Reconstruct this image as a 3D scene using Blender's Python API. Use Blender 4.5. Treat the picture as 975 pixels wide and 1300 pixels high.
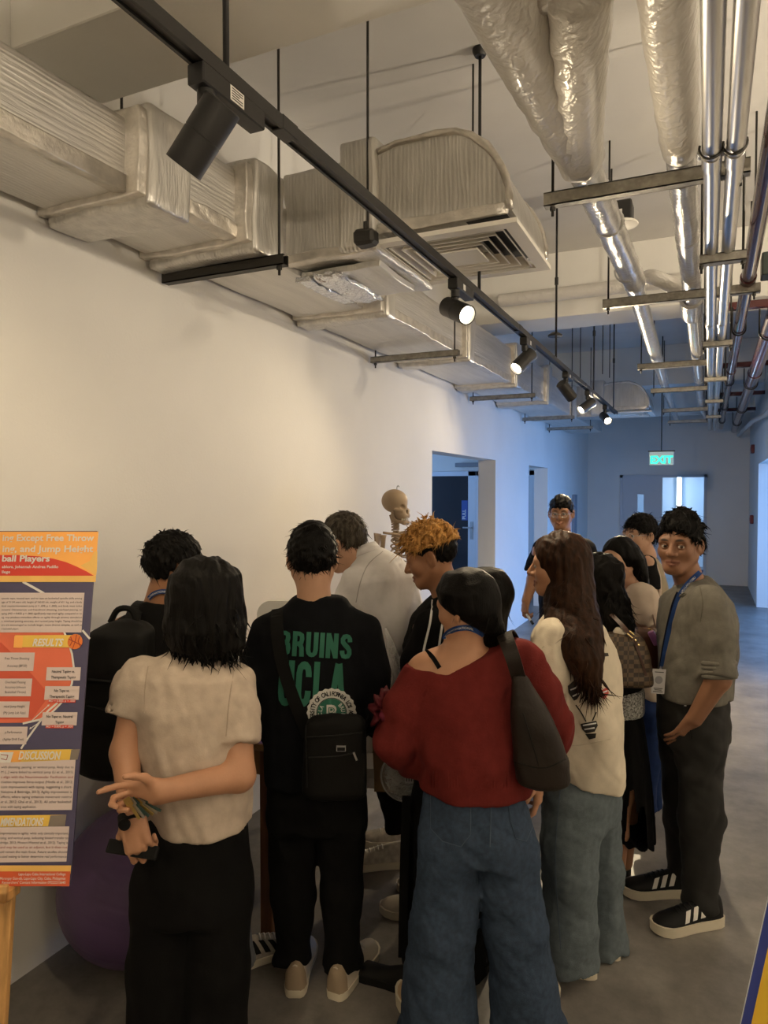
import bpy, bmesh, math, random
import numpy as np
from mathutils import Vector, Matrix
from mathutils.bvhtree import BVHTree

random.seed(7)
rng = np.random.default_rng(7)
for o in list(bpy.data.objects):
    bpy.data.objects.remove(o, do_unlink=True)
scene = bpy.context.scene
COL = scene.collection

# ------------------------------------------------------------------ camera
FPX, EYE = 895.0, 1.70
PITCH, YAW = math.atan(25.0 / FPX), math.radians(24.736)
FW = np.array([-math.sin(YAW) * math.cos(PITCH), math.cos(YAW) * math.cos(PITCH), -math.sin(PITCH)])
RT = np.array([math.cos(YAW), math.sin(YAW), 0.0])
UP = np.cross(RT, FW)
cam_d = bpy.data.cameras.new('camera')
cam = bpy.data.objects.new('camera', cam_d)
COL.objects.link(cam)
cam.location = (0, 0, EYE)
cam.rotation_euler = (math.pi / 2 - PITCH, 0, YAW)
cam_d.sensor_fit = 'VERTICAL'
cam_d.sensor_height = 36.0
cam_d.lens = FPX / 1300.0 * 36.0
cam_d.clip_start = 0.05
scene.camera = cam

# ------------------------------------------------------------------ world, daylight, exposure
world = bpy.data.worlds.new('world')
scene.world = world
world.use_nodes = True
wn = world.node_tree
wn.nodes['Background'].inputs[0].default_value = (0.16, 0.40, 1.0, 1)
wn.nodes['Background'].inputs[1].default_value = 5.0
scene.view_settings.view_transform = 'Standard'
scene.view_settings.look = 'None'
scene.view_settings.gamma = 1.0
scene.view_settings.use_curve_mapping = False
scene.view_settings.exposure = -0.36


def area_light(name, loc, rot, size, power, color):
    d = bpy.data.lights.new(name, 'AREA')
    d.shape = 'RECTANGLE'
    d.size, d.size_y = size
    d.energy = power
    d.color = color
    o = bpy.data.objects.new(name, d)
    o.location = loc
    o.rotation_euler = rot
    COL.objects.link(o)
    return o


# daylight entering by the tall opening of the right wall, and in the bright room behind the far door
area_light('daylight_opening', (1.55, 9.3, 1.35), (0, math.pi / 2, 0), (2.2, 3.2), 85, (0.20, 0.47, 1.0))
area_light('lobby_fill', (-6.2, 8.6, 1.7), (0, -math.pi / 2, 0), (1.8, 3.0), 120, (0.28, 0.52, 1.0))  # unseen lamp added to brighten the lobby; its side wall has no window
area_light('daylight_far_room', (-0.3, 16.2, 2.3), (0, 0, 0), (1.6, 1.6), 75, (0.25, 0.52, 1.0))
LAMP_W = 34.0        # watts of a track spotlight
FILL = 7.0           # strength of the added second-track fill lamps, in track spotlights


# ------------------------------------------------------------------ helpers
def spot(px, py, d):
    """point at distance d along the viewing axis, seen at px, py of the 975 x 1300 photograph"""
    v = FW + RT * ((px - 487.5) / FPX) + UP * ((650.0 - py) / FPX)
    return np.array([0, 0, EYE]) + v * d


def tag(o, label=None, cat=None, group=None, kind=None):
    if label: o['label'] = label
    if cat: o['category'] = cat
    if group: o['group'] = group
    if kind: o['kind'] = kind
    return o


def thing(name, label, cat, loc=(0, 0, 0), group=None):
    o = bpy.data.objects.new(name, None)
    o.empty_display_size = 0.05
    o.location = Vector([float(v) for v in loc])
    COL.objects.link(o)
    return tag(o, label, cat, group)


def world_loc(o):
    v = Vector((0, 0, 0))
    while o is not None:
        v = v + o.location
        o = o.parent
    return v


def link_mesh(name, me, m, parent=None, smooth=False):
    """me holds world coordinates; shift them to the parent's origin"""
    o = bpy.data.objects.new(name, me)
    COL.objects.link(o)
    if parent is not None:
        o.parent = parent
        me.transform(Matrix.Translation(-world_loc(parent)))
    if m is not None:
        me.materials.append(m)
    if smooth:
        me.polygons.foreach_set('use_smooth', np.ones(len(me.polygons), dtype=bool))
    return o


def obj(name, bm, m, parent=None, smooth=False, angle=None):
    me = bpy.data.meshes.new(name)
    bm.normal_update()
    if angle is not None:
        for e in bm.edges:
            if len(e.link_faces) == 2 and e.calc_face_angle(0) > math.radians(angle):
                e.smooth = False
        smooth = True
    bm.to_mesh(me)
    bm.free()
    return link_mesh(name, me, m, parent, smooth)


def own_origin(o):
    """give a top-level mesh an origin at its own base"""
    me = o.data
    co = np.empty(len(me.vertices) * 3)
    me.vertices.foreach_get('co', co)
    co = co.reshape(-1, 3)
    c = Vector(((co[:, 0].min() + co[:, 0].max()) / 2, (co[:, 1].min() + co[:, 1].max()) / 2, co[:, 2].min()))
    me.transform(Matrix.Translation(-c))
    o.location = c
    return o


def single(name, bm, m, label, cat, group=None, smooth=False, angle=None):
    return tag(own_origin(obj(name, bm, m, None, smooth, angle)), label, cat, group)


def BM():
    return bmesh.new()


def box(bm, a, b, bevel=0.0, seg=1, mtx=None):
    a = [float(v) for v in a]; b = [float(v) for v in b]
    r = bmesh.ops.create_cube(bm, size=1.0)
    vs = r['verts']
    s = [b[i] - a[i] for i in range(3)]
    c = [(a[i] + b[i]) / 2 for i in range(3)]
    for v in vs:
        v.co = Vector((v.co[i] * s[i] + c[i] for i in range(3)))
    if bevel > 0:
        es = list({e for v in vs for e in v.link_edges})
        g = bmesh.ops.bevel(bm, geom=es, offset=bevel, segments=seg, affect='EDGES', profile=0.5)
        vs = list({v for f in g['faces'] for v in f.verts} | {v for v in vs if v.is_valid})
    if mtx is not None:
        bmesh.ops.transform(bm, matrix=mtx, verts=[v for v in vs if v.is_valid])
    return vs


def frame_from(d):
    d = np.asarray(d, float); d = d / np.linalg.norm(d)
    h = np.array([0, 0, 1.0]) if abs(d[2]) < 0.95 else np.array([1.0, 0, 0])
    x = np.cross(h, d); x /= np.linalg.norm(x)
    return x, np.cross(d, x), d


def tube(bm, pts, r, n=10, cap=True, flat=1.0, up=None):
    """sweep a circle along pts; r is a number or one per point; flat squashes the second axis"""
    pts = [np.asarray(p, float) for p in pts]
    k = len(pts)
    rs = r if hasattr(r, '__len__') else [r] * k
    rings = []
    px = None
    for i, p in enumerate(pts):
        d = pts[min(i + 1, k - 1)] - pts[max(i - 1, 0)]
        d = d / (np.linalg.norm(d) + 1e-12)
        if px is None:
            if up is not None:
                px = np.cross(np.asarray(up, float), d)
                px /= np.linalg.norm(px)
            else:
                px = frame_from(d)[0]
        px = px - d * (px @ d)
        px /= np.linalg.norm(px)
        py = np.cross(d, px)
        ring = []
        for j in range(n):
            a = 2 * math.pi * j / n
            ring.append(bm.verts.new(p + rs[i] * (math.cos(a) * px + flat * math.sin(a) * py)))
        rings.append(ring)
    for i in range(k - 1):
        for j in range(n):
            bm.faces.new((rings[i][j], rings[i][(j + 1) % n], rings[i + 1][(j + 1) % n], rings[i + 1][j]))
    if cap:
        bm.faces.new(list(reversed(rings[0])))
        bm.faces.new(rings[-1])
    return rings


def lathe(bm, prof, origin, axis=(0, 0, 1), n=24):
    """prof: (radius, height) pairs along axis"""
    x, y, d = frame_from(axis)
    o = np.asarray(origin, float)
    rings = []
    for r, h in prof:
        if r < 1e-6:
            rings.append([bm.verts.new(o + d * h)])
        else:
            rings.append([bm.verts.new(o + d * h + r * (math.cos(2 * math.pi * j / n) * x + math.sin(2 * math.pi * j / n) * y)) for j in range(n)])
    for a, b in zip(rings, rings[1:]):
        for j in range(n):
            q = []
            for ring, idx in ((a, j), (a, j + 1), (b, j + 1), (b, j)):
                v = ring[idx % len(ring)] if len(ring) > 1 else ring[0]
                if v not in q: q.append(v)
            if len(q) > 2:
                try: bm.faces.new(q)
                except ValueError: pass
    return rings


def ribbon(bm, pts, normals, w, th=0.003):
    """flat strap along pts; normals give the outward side, w its width (number or list)"""
    pts = [np.asarray(p, float) for p in pts]
    k = len(pts)
    ws = w if hasattr(w, '__len__') else [w] * k
    rings = []
    for i, p in enumerate(pts):
        d = pts[min(i + 1, k - 1)] - pts[max(i - 1, 0)]
        d /= np.linalg.norm(d) + 1e-12
        n = np.asarray(normals[i] if hasattr(normals[0], '__len__') else normals, float)
        n = n - d * (n @ d); n /= np.linalg.norm(n) + 1e-12
        s = np.cross(d, n)
        rings.append([bm.verts.new(p + s * a * ws[i] / 2 + n * b * th) for a, b in ((-1, 0), (1, 0), (1, 1), (-1, 1))])
    for a, b in zip(rings, rings[1:]):
        for j in range(4):
            bm.faces.new((a[j], a[(j + 1) % 4], b[(j + 1) % 4], b[j]))
    bm.faces.new(list(reversed(rings[0]))); bm.faces.new(rings[-1])
    bmesh.ops.recalc_face_normals(bm, faces=bm.faces[:])


def poly(bm, pts, z=0.0, mtx=None, thick=0.0):
    """flat polygon from 2-D points in the xz plane of mtx"""
    vs = [bm.verts.new((p[0], z, p[1])) for p in pts]
    f = bm.faces.new(vs)
    if thick:
        r = bmesh.ops.extrude_face_region(bm, geom=[f])
        ev = [g for g in r['geom'] if isinstance(g, bmesh.types.BMVert)]
        bmesh.ops.translate(bm, verts=ev, vec=(0, -thick, 0))
        vs += ev
    if mtx is not None:
        bmesh.ops.transform(bm, matrix=mtx, verts=vs)
    return vs


def bez(p0, p1, p2, p3, n=12):
    p0, p1, p2, p3 = [np.asarray(p, float) for p in (p0, p1, p2, p3)]
    return [(1 - t) ** 3 * p0 + 3 * (1 - t) ** 2 * t * p1 + 3 * (1 - t) * t * t * p2 + t ** 3 * p3 for t in np.linspace(0, 1, n)]


def smooth_path(pts, n=8):
    """Catmull-Rom through pts"""
    pts = [np.asarray(p, float) for p in pts]
    P = [2 * pts[0] - pts[1]] + pts + [2 * pts[-1] - pts[-2]]
    out = []
    for i in range(1, len(P) - 2):
        a, b, c, d = P[i - 1:i + 3]
        for t in np.linspace(0, 1, n, endpoint=False):
            out.append(0.5 * (2 * b + (c - a) * t + (2 * a - 5 * b + 4 * c - d) * t * t + (3 * b - a - 3 * c + d) * t ** 3))
    out.append(pts[-1])
    return out


TYPE = bpy.data.scenes.new('lettering_bench')       # scratch scene in which lettering is turned into meshes; removed at the end


def text_mesh(txt, size, bold=0.0, xs=1.0, align='LEFT', shear=0.0, line=1.0):
    """returns a list of triangles' data (verts Nx2, faces) for built-in lettering, cap height about 0.7*size"""
    cu = bpy.data.curves.new('lettering', 'FONT')
    cu.body = txt
    cu.size = size
    cu.offset = bold
    cu.align_x = align
    cu.shear = shear
    cu.space_line = line
    cu.resolution_u = 3
    ob = bpy.data.objects.new('lettering', cu)
    TYPE.collection.objects.link(ob)
    vl = TYPE.view_layers[0]
    vl.update()
    me = bpy.data.meshes.new_from_object(ob.evaluated_get(vl.depsgraph))
    co = np.empty(len(me.vertices) * 3); me.vertices.foreach_get('co', co)
    co = co.reshape(-1, 3)[:, :2].copy()
    co[:, 0] *= xs
    fs = [tuple(p.vertices) for p in me.polygons]
    bpy.data.objects.remove(ob, do_unlink=True)
    bpy.data.curves.remove(cu)
    bpy.data.meshes.remove(me)
    return co, fs


def add_mesh(bm, co3, fs):
    vs = [bm.verts.new(c) for c in co3]
    for f in fs:
        try: bm.faces.new([vs[i] for i in f])
        except ValueError: pass
    return vs


# ------------------------------------------------------------------ materials
def mat(name, col, rough=0.6, metal=0.0, vary=0.0, vscale=6.0, bump=0.0, bscale=60.0, stretch=(1, 1, 1), detail=4.0,
        spec=0.5, col2=None, trans=0.0, alpha=1.0, emit=None, estr=0.0, coat=0.0, sheen=0.0, wave=None, attr=None, bdist=0.01, nrough=0.5):
    m = bpy.data.materials.new(name)
    m.use_nodes = True
    nt = m.node_tree
    N, L = nt.nodes, nt.links
    b = N['Principled BSDF']
    b.inputs['Base Color'].default_value = (*col, 1)
    b.inputs['Roughness'].default_value = rough
    b.inputs['Metallic'].default_value = metal
    b.inputs['Specular IOR Level'].default_value = spec
    b.inputs['Transmission Weight'].default_value = trans
    b.inputs['Alpha'].default_value = alpha
    b.inputs['Coat Weight'].default_value = coat
    b.inputs['Sheen Weight'].default_value = sheen
    if emit:
        b.inputs['Emission Color'].default_value = (*emit, 1)
        b.inputs['Emission Strength'].default_value = estr
    if vary or bump or wave:
        tc = N.new('ShaderNodeTexCoord')
        mp = N.new('ShaderNodeMapping')
        mp.inputs['Scale'].default_value = stretch
        L.new(tc.outputs['Object'], mp.inputs[0])
    src = None
    if vary:
        nz = N.new('ShaderNodeTexNoise')
        nz.inputs['Scale'].default_value = vscale
        nz.inputs['Detail'].default_value = detail
        nz.inputs['Roughness'].default_value = nrough
        L.new(mp.outputs[0], nz.inputs[0])
        rp = N.new('ShaderNodeValToRGB')
        c2 = col2 or tuple(min(1, c * (1 + vary)) for c in col)
        c1 = col if col2 else tuple(c * (1 - vary) for c in col)
        rp.color_ramp.elements[0].position = 0.33
        rp.color_ramp.elements[1].position = 0.67
        rp.color_ramp.elements[0].color = (*c1, 1)
        rp.color_ramp.elements[1].color = (*c2, 1)
        L.new(nz.outputs[0], rp.inputs[0])
        src = rp.outputs[0]
    if attr:
        at = N.new('ShaderNodeAttribute'); at.attribute_name = attr
        if src:
            mx = N.new('ShaderNodeMix'); mx.data_type = 'RGBA'; mx.blend_type = 'MULTIPLY'
            mx.inputs[0].default_value = 1.0
            L.new(src, mx.inputs[6]); L.new(at.outputs['Color'], mx.inputs[7])
            src = mx.outputs[2]
        else:
            src = at.outputs['Color']
    if src: L.new(src, b.inputs['Base Color'])
    if bump or wave:
        bp = N.new('ShaderNodeBump')
        bp.inputs['Distance'].default_value = bdist
        if wave:
            wv = N.new('ShaderNodeTexWave')
            wv.wave_type = 'BANDS'
            wv.bands_direction = wave[0]
            wv.inputs['Scale'].default_value = wave[1]
            wv.inputs['Distortion'].default_value = wave[2]
            wv.inputs['Detail'].default_value = 3
            wv.inputs['Detail Scale'].default_value = wave[4] if len(wave) > 4 else 1.5
            L.new(mp.outputs[0], wv.inputs[0])
            if bump:
                n2 = N.new('ShaderNodeTexNoise'); n2.inputs['Scale'].default_value = bscale
                n2.inputs['Detail'].default_value = 5
                L.new(mp.outputs[0], n2.inputs[0])
                mm = N.new('ShaderNodeMath'); mm.operation = 'MULTIPLY_ADD'
                L.new(wv.outputs[1], mm.inputs[0]); mm.inputs[1].default_value = wave[3]
                mu = N.new('ShaderNodeMath'); mu.operation = 'MULTIPLY'; mu.inputs[1].default_value = bump
                L.new(n2.outputs[0], mu.inputs[0]); L.new(mu.outputs[0], mm.inputs[2])
                L.new(mm.outputs[0], bp.inputs['Height'])
                bp.inputs['Strength'].default_value = 1.0
            else:
                L.new(wv.outputs[1], bp.inputs['Height'])
                bp.inputs['Strength'].default_value = wave[3]
        else:
            n2 = N.new('ShaderNodeTexNoise'); n2.inputs['Scale'].default_value = bscale
            n2.inputs['Detail'].default_value = 5
            L.new(mp.outputs[0], n2.inputs[0])
            L.new(n2.outputs[0], bp.inputs['Height'])
            bp.inputs['Strength'].default_value = bump
        L.new(bp.outputs[0], b.inputs['Normal'])
    return m


def lin(r, g, b):
    return tuple(((c / 255) / 12.92 if c / 255 <= 0.04045 else ((c / 255 + 0.055) / 1.055) ** 2.4) for c in (r, g, b))


M = {}
M['wall'] = mat('white_plaster', (0.74, 0.72, 0.68), 0.75, vary=0.03, vscale=1.5, bump=0.08, bscale=90)
M['ceiling'] = mat('ceiling_paint', (0.72, 0.70, 0.67), 0.85, vary=0.04, vscale=2, bump=0.06, bscale=60)
M['beam'] = mat('beam_paint', (0.88, 0.86, 0.81), 0.8, vary=0.03, vscale=2, bump=0.06, bscale=60)
M['floor'] = mat('polished_concrete', (0.165, 0.152, 0.138), 0.38, vary=0.42, vscale=2.6, detail=14, nrough=0.72, bump=0.05, bscale=25, spec=0.4)
M['foil_long'] = mat('duct_foil_lengthwise', (0.64, 0.62, 0.59), 0.36, 0.72, vary=0.10, vscale=9, bump=0.45, bscale=46, wave=('Z', 6.0, 12.0, 0.12, 0.7), stretch=(1, 0.25, 3.0), bdist=0.006)
M['foil_under'] = mat('duct_foil_underside', (0.68, 0.66, 0.62), 0.42, 0.55, vary=0.07, vscale=7, bump=0.35, bscale=40, wave=('X', 8.0, 8.0, 0.2, 0.8), stretch=(2.4, 0.25, 1), bdist=0.005)
M['foil_up'] = mat('duct_foil_upright', (0.62, 0.60, 0.56), 0.36, 0.70, vary=0.10, vscale=9, bump=0.5, bscale=40, wave=('X', 7.0, 9.0, 0.22, 0.8), stretch=(2.5, 2.5, 0.5), bdist=0.006)
M['foil_tape'] = mat('duct_foil_tape', (0.66, 0.62, 0.56), 0.32, 0.7, vary=0.15, vscale=18, bump=0.6, bscale=34, bdist=0.010)
M['foil_torn'] = mat('torn_bright_foil', (0.78, 0.80, 0.84), 0.14, 1.0, bump=1.0, bscale=30, bdist=0.02)
M['galv'] = mat('galvanised_steel', (0.36, 0.34, 0.30), 0.5, 0.75, vary=0.22, vscale=30, bump=0.15, bscale=80)
M['conduit'] = mat('bright_conduit', (0.62, 0.61, 0.60), 0.28, 1.0, vary=0.06, vscale=14, stretch=(1, 0.2, 1))
M['black'] = mat('black_powder_coat', (0.018, 0.017, 0.016), 0.45, vary=0.1, vscale=20)
M['rod'] = mat('dark_threaded_rod', (0.05, 0.047, 0.042), 0.5, 0.6)
M['wrap'] = mat('white_pipe_wrap', (0.72, 0.69, 0.64), 0.30, vary=0.04, vscale=10, bump=0.35, bscale=55, stretch=(1, 1, 1), coat=0.3, wave=('DIAGONAL', 14.0, 9.0, 0.30, 1.5), bdist=0.005)
M['wrap_clear'] = mat('shiny_pipe_wrap', (0.62, 0.61, 0.59), 0.22, 0.0, vary=0.06, vscale=26, bump=0.9, bscale=48, coat=0.6, bdist=0.006)
M['redpipe'] = mat('dark_red_pipe', (0.085, 0.014, 0.016), 0.22, 0.0, coat=0.5, vary=0.1, vscale=12)
M['diffuser'] = mat('cream_diffuser', (0.82, 0.78, 0.70), 0.45)
M['dark'] = mat('dark_void', (0.02, 0.02, 0.022), 0.6)
M['white_plastic'] = mat('white_plastic', (0.72, 0.71, 0.68), 0.4)
M['lamp_on'] = mat('lamp_lens_lit', (1, 0.95, 0.85), 0.3, emit=(1.0, 0.86, 0.62), estr=30.0)
M['exit_green'] = mat('exit_letters_lit', (0.02, 0.5, 0.4), 0.4, emit=(0.01, 0.9, 0.55), estr=1.6)
M['door_white'] = mat('door_paint', (0.55, 0.57, 0.60), 0.5)
M['door_frame'] = mat('door_frame_white', (0.66, 0.69, 0.74), 0.4)
M['glass_dark'] = mat('tinted_door_glass', (0.028, 0.030, 0.036), 0.08, spec=0.5, coat=0.3)
M['glass'] = mat('clear_glass', (0.9, 0.95, 1.0), 0.03, trans=1.0)
M['tube_lit'] = mat('fluorescent_tube_lit', (1, 1, 1), 0.4, emit=(0.75, 0.88, 1.0), estr=9.0)
M['alarm_red'] = mat('alarm_red', (0.16, 0.014, 0.02), 0.4)
M['wood'] = mat('pine_wood', (0.62, 0.34, 0.12), 0.45, vary=0.25, vscale=5, stretch=(8, 8, 0.6), bump=0.1, bscale=30)
M['wood_table'] = mat('table_wood', (0.20, 0.085, 0.035), 0.4, vary=0.25, vscale=5, stretch=(8, 8, 0.6))
M['steel'] = mat('brushed_steel', (0.55, 0.55, 0.55), 0.3, 1.0)


# ------------------------------------------------------------------ the room
def struct(name, bm, m, parent=None, **k):
    o = obj(name, bm, m, parent, **k)
    if parent is None: tag(o, kind='structure')
    return o


WX, FY, RX, CZ = -2.17, 14.3, 0.66, 3.75
WT = 0.20
b = BM(); box(b, (-6.5, -3.2, -0.1), (4.2, 18.0, 0)); struct('floor', b, M['floor'])
b = BM(); box(b, (-6.5, -3.2, CZ), (4.2, 14.5, CZ + 0.12)); struct('ceiling', b, M['ceiling'])
# left wall with two openings
b = BM()
o1, o2, oz = (5.70, 7.69), (9.30, 10.50), 2.06
box(b, (WX - WT, -3.2, 0), (WX, o1[0], CZ))
box(b, (WX - WT, o1[0], oz), (WX, o1[1], CZ))
box(b, (WX - WT, o1[1], 0), (WX, o2[0], CZ))
box(b, (WX - WT, o2[0], oz), (WX, o2[1], CZ))
box(b, (WX - WT, o2[1], 0), (WX, FY, CZ))
struct('wall_left', b, M['wall'])
b = BM()      # far wall round a double doorway
dx0, dxm, dx1, dz = -1.56, -0.80, -0.03, 2.03
box(b, (WX, FY, 0), (dx0, FY + 0.18, CZ)); box(b, (dx1, FY, 0), (RX + 0.3, FY + 0.18, CZ)); box(b, (dx0, FY, dz), (dx1, FY + 0.18, CZ))
struct('wall_far', b, M['wall'])
b = BM()      # right wall beyond and above the tall daylight opening, then the wider near hall
box(b, (RX, 11.75, 0), (RX + 0.3, FY, CZ)); box(b, (RX, 7.2, 2.12), (RX + 0.3, 11.75, CZ)); box(b, (RX, 6.6, 0), (RX + 0.3, 7.2, CZ))
struct('wall_right', b, M['wall'])
b = BM(); box(b, (RX + 0.3, 6.6, 0), (4.2, 6.8, CZ)); struct('wall_return', b, M['wall'])
b = BM(); box(b, (4.0, -3.2, 0), (4.2, 6.6, CZ)); struct('wall_side', b, M['wall'])
b = BM(); box(b, (WX, -3.2, 0), (4.0, -3.0, CZ)); struct('wall_back', b, M['wall'])
# lobby behind the left openings
b = BM(); box(b, (-6.5, 11.6, 0), (WX - WT, 11.75, 2.9)); struct('wall_lobby', b, M['wall'])
b = BM(); box(b, (-6.6, 4.5, 0), (-6.5, 11.75, 2.9)); box(b, (-6.5, 4.4, 0), (WX - WT, 4.5, 2.9)); struct('wall_lobby_side', b, M['wall'])
b = BM(); box(b, (-6.5, 4.4, 2.9), (WX - WT, 11.75, 3.0)); struct('ceiling_lobby', b, M['ceiling'])
# room behind the far door
b = BM()
box(b, (-2.2, 17.6, 0), (1.6, 17.7, 2.8)); box(b, (-2.3, FY + 0.18, 0), (-2.2, 17.7, 2.8)); box(b, (1.6, FY + 0.18, 0), (1.7, 17.7, 2.8)); box(b, (-2.3, FY + 0.18, 2.8), (1.7, 17.7, 2.9))
struct('wall_far_room', b, M['wall'])
# beams
for i, (y0, y1) in enumerate(((1.68, 2.06), (6.15, 6.62), (10.6, 11.0), (-2.6, -2.2))):
    b = BM(); box(b, (WX, y0, 3.2), (RX + (0 if y0 > 6.6 else 3.3), y1, CZ), 0.004)
    struct('trim_%d' % (i + 1), b, M['beam'])
b = BM(); box(b, (WX, 12.9, 3.0), (RX, 13.0, CZ)); struct('trim_5', b, M['beam'])

# far double door: left leaf shut with a slim vision pane, right leaf swung open into the bright room
d2 = struct('door_2', BM(), None)
b = BM()
for x in (dx0, dx1 - 0.05): box(b, (x, FY - 0.03, 0), (x + 0.05, FY + 0.05, dz))
box(b, (dx0, FY - 0.03, dz - 0.05), (dx1, FY + 0.05, dz)); obj('door_frame', b, M['door_white'], d2)
b = BM()
vx0, vx1, vz0, vz1 = -1.24, -1.13, 1.0, 1.66
box(b, (dx0 + 0.05, FY, 0.01), (vx0, FY + 0.045, dz - 0.05)); box(b, (vx1, FY, 0.01), (dxm, FY + 0.045, dz - 0.05))
box(b, (vx0, FY, 0.01), (vx1, FY + 0.045, vz0)); box(b, (vx0, FY, vz1), (vx1, FY + 0.045, dz - 0.05))
lf = obj('door_leaf', b, M['door_white'], d2)
b = BM(); box(b, (vx0, FY + 0.015, vz0), (vx1, FY + 0.025, vz1)); obj('vision_pane', b, M['glass'], lf)
b = BM(); tube(b, [(-0.86, FY - 0.05, 0.98), (-0.86, FY - 0.05, 1.12)], 0.012); box(b, (-0.88, FY - 0.04, 0.96), (-0.84, FY, 1.14)); obj('handle', b, M['steel'], lf)
b = BM(); box(b, (-0.085, FY + 0.06, 0.01), (-0.04, FY + 0.80, dz - 0.06), 0.003); lf = obj('door_leaf', b, M['door_white'], d2)
b = BM(); tube(b, [(-0.10, FY + 0.70, 1.0), (-0.10, FY + 0.70, 1.14)], 0.012); obj('handle', b, M['steel'], lf)
# lit tubes in the far room
t = thing('tube_light', 'tall upright fluorescent tube glowing in the room behind the far door', 'light', (-0.62, 17.5, 1.05))
b2 = BM(); tube(b2, [(-0.62, 17.45, 1.1), (-0.62, 17.45, 2.35)], 0.032, 12); obj('tube', b2, M['tube_lit'], t, smooth=True)
b = BM(); box(b, (-0.68, 17.5, 1.05), (-0.56, 17.585, 2.4), 0.004); obj('backplate', b, M['white_plastic'], t)

# glazed door of the lobby (seen through the first opening)
d1 = struct('door_1', BM(), None)
gy = 11.6
for nm, (x0, x1) in (('door_leaf', (-4.55, -3.60)), ('side_light', (-3.60, -2.6))):
    b = BM()
    for xa, xb in ((x0, x0 + 0.09), (x1 - (0.14 if nm == 'door_leaf' else 0.09), x1)): box(b, (xa, gy - 0.05, 0), (xb, gy, 2.06), 0.004)
    box(b, (x0, gy - 0.05, 1.98), (x1, gy, 2.06), 0.004); box(b, (x0, gy - 0.05, 0), (x1, gy, 0.12), 0.004)
    lf = obj(nm, b, M['door_frame'], d1)
    b = BM(); box(b, (x0 + 0.08, gy - 0.03, 0.1), (x1 - 0.08, gy - 0.02, 2.0)); obj('pane', b, M['glass_dark'], lf)
    if nm == 'door_leaf':
        b = BM(); box(b, (-3.69, gy - 0.10, 1.09), (-3.66, gy - 0.05, 1.11)); box(b, (-3.82, gy - 0.11, 1.085), (-3.66, gy - 0.09, 1.11), 0.005)
        box(b, (-3.70, gy - 0.062, 0.90), (-3.65, gy - 0.05, 1.2), 0.003); obj('handle', b, M['steel'], lf)
        b = BM(); box(b, (-3.86, gy - 0.036, 1.22), (-3.75, gy - 0.032, 1.56)); s = obj('door_sticker', b, mat('blue_sticker', (0.03, 0.08, 0.32), 0.5), lf)
        co, fs = text_mesh('PULL', 0.085, 0.002, 0.9)
        b = BM(); add_mesh(b, [(-3.785 - y, gy - 0.0385, 1.235 + x) for x, y in co], fs); obj('sticker_lettering', b, M['white_plastic'], s)
b = BM(); box(b, (-3.95, gy - 0.13, 2.13), (-3.50, gy - 0.06, 2.20), 0.006)
t = own_origin(obj('door_closer', b, mat('grey_closer', (0.2, 0.21, 0.23), 0.4))); tag(t, 'slim grey door closer bar above the glazed lobby door', 'door closer')

# grey trunking strip on the left wall near the corner, alarm boxes at the right
b = BM(); box(b, (WX, 12.55, 0.95), (WX + 0.05, 12.80, 1.66), 0.006)
single('wall_panel', b, mat('grey_panel', (0.22, 0.25, 0.29), 0.5), 'narrow grey steel panel fixed upright near the far left corner', 'panel')
for z, lab in ((2.40, 'small dark red alarm sounder box high on the right wall'), (1.26, 'small red fire call point box at chest height on right wall')):
    t = thing('alarm_box', lab, 'alarm', (RX, 12.9, z))
    b = BM(); box(b, (RX - 0.05, 12.82, z - 0.07), (RX, 12.98, z + 0.07), 0.008); obj('case', b, M['alarm_red'], t)
    b = BM(); box(b, (RX - 0.055, 12.87, z - 0.03), (RX - 0.05, 12.93, z + 0.03)); obj('face', b, mat('alarm_face', (0.25, 0.05, 0.05), 0.4), t)

# ------------------------------------------------------------------ overhead: duct along the left wall
def crumple(bm, amp, scale=9.0, seed=0, cuts=6):
    """subdivide and push points about so a wrapped box looks padded and uneven"""
    bmesh.ops.subdivide_edges(bm, edges=bm.edges[:], cuts=cuts, use_grid_fill=True)
    r = random.Random(seed)
    ph = [[r.uniform(0, 6.28) for _ in range(3)] for _ in range(4)]
    dr = [[r.uniform(-1, 1) * scale for _ in range(3)] for _ in range(4)]
    for v in bm.verts:
        q = v.co
        for k in range(3):
            a = math.sin(q.x * dr[0][k] * 1.7 + q.y * dr[1][k] * 1.5 + q.z * dr[2][k] * 2 + ph[k][0])
            c = math.sin(q.x * dr[1][k] * 4 + q.y * dr[2][k] * 4 + q.z * dr[3][k] * 4 + ph[k][1])
            v.co[k] += amp * (0.6 * a + 0.4 * c)


def soft_box(name, a, c, m, parent, amp=0.006, bev=0.018, cuts=7, seed=0):
    bm = BM()
    box(bm, a, c)
    crumple(bm, amp, seed=seed, cuts=cuts)
    o = obj(name, bm, m, parent, smooth=False)
    md = o.modifiers.new('round', 'BEVEL'); md.width = bev; md.segments = 2; md.limit_method = 'ANGLE'; md.angle_limit = math.radians(50)
    o.data.polygons.foreach_set('use_smooth', np.ones(len(o.data.polygons), dtype=bool))
    return o


DB, DT = 2.69, 2.95
duct = thing('air_duct', 'foil wrapped rectangular air duct running along the top of the left wall', 'air duct', (-1.9, 6.0, DB))


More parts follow.
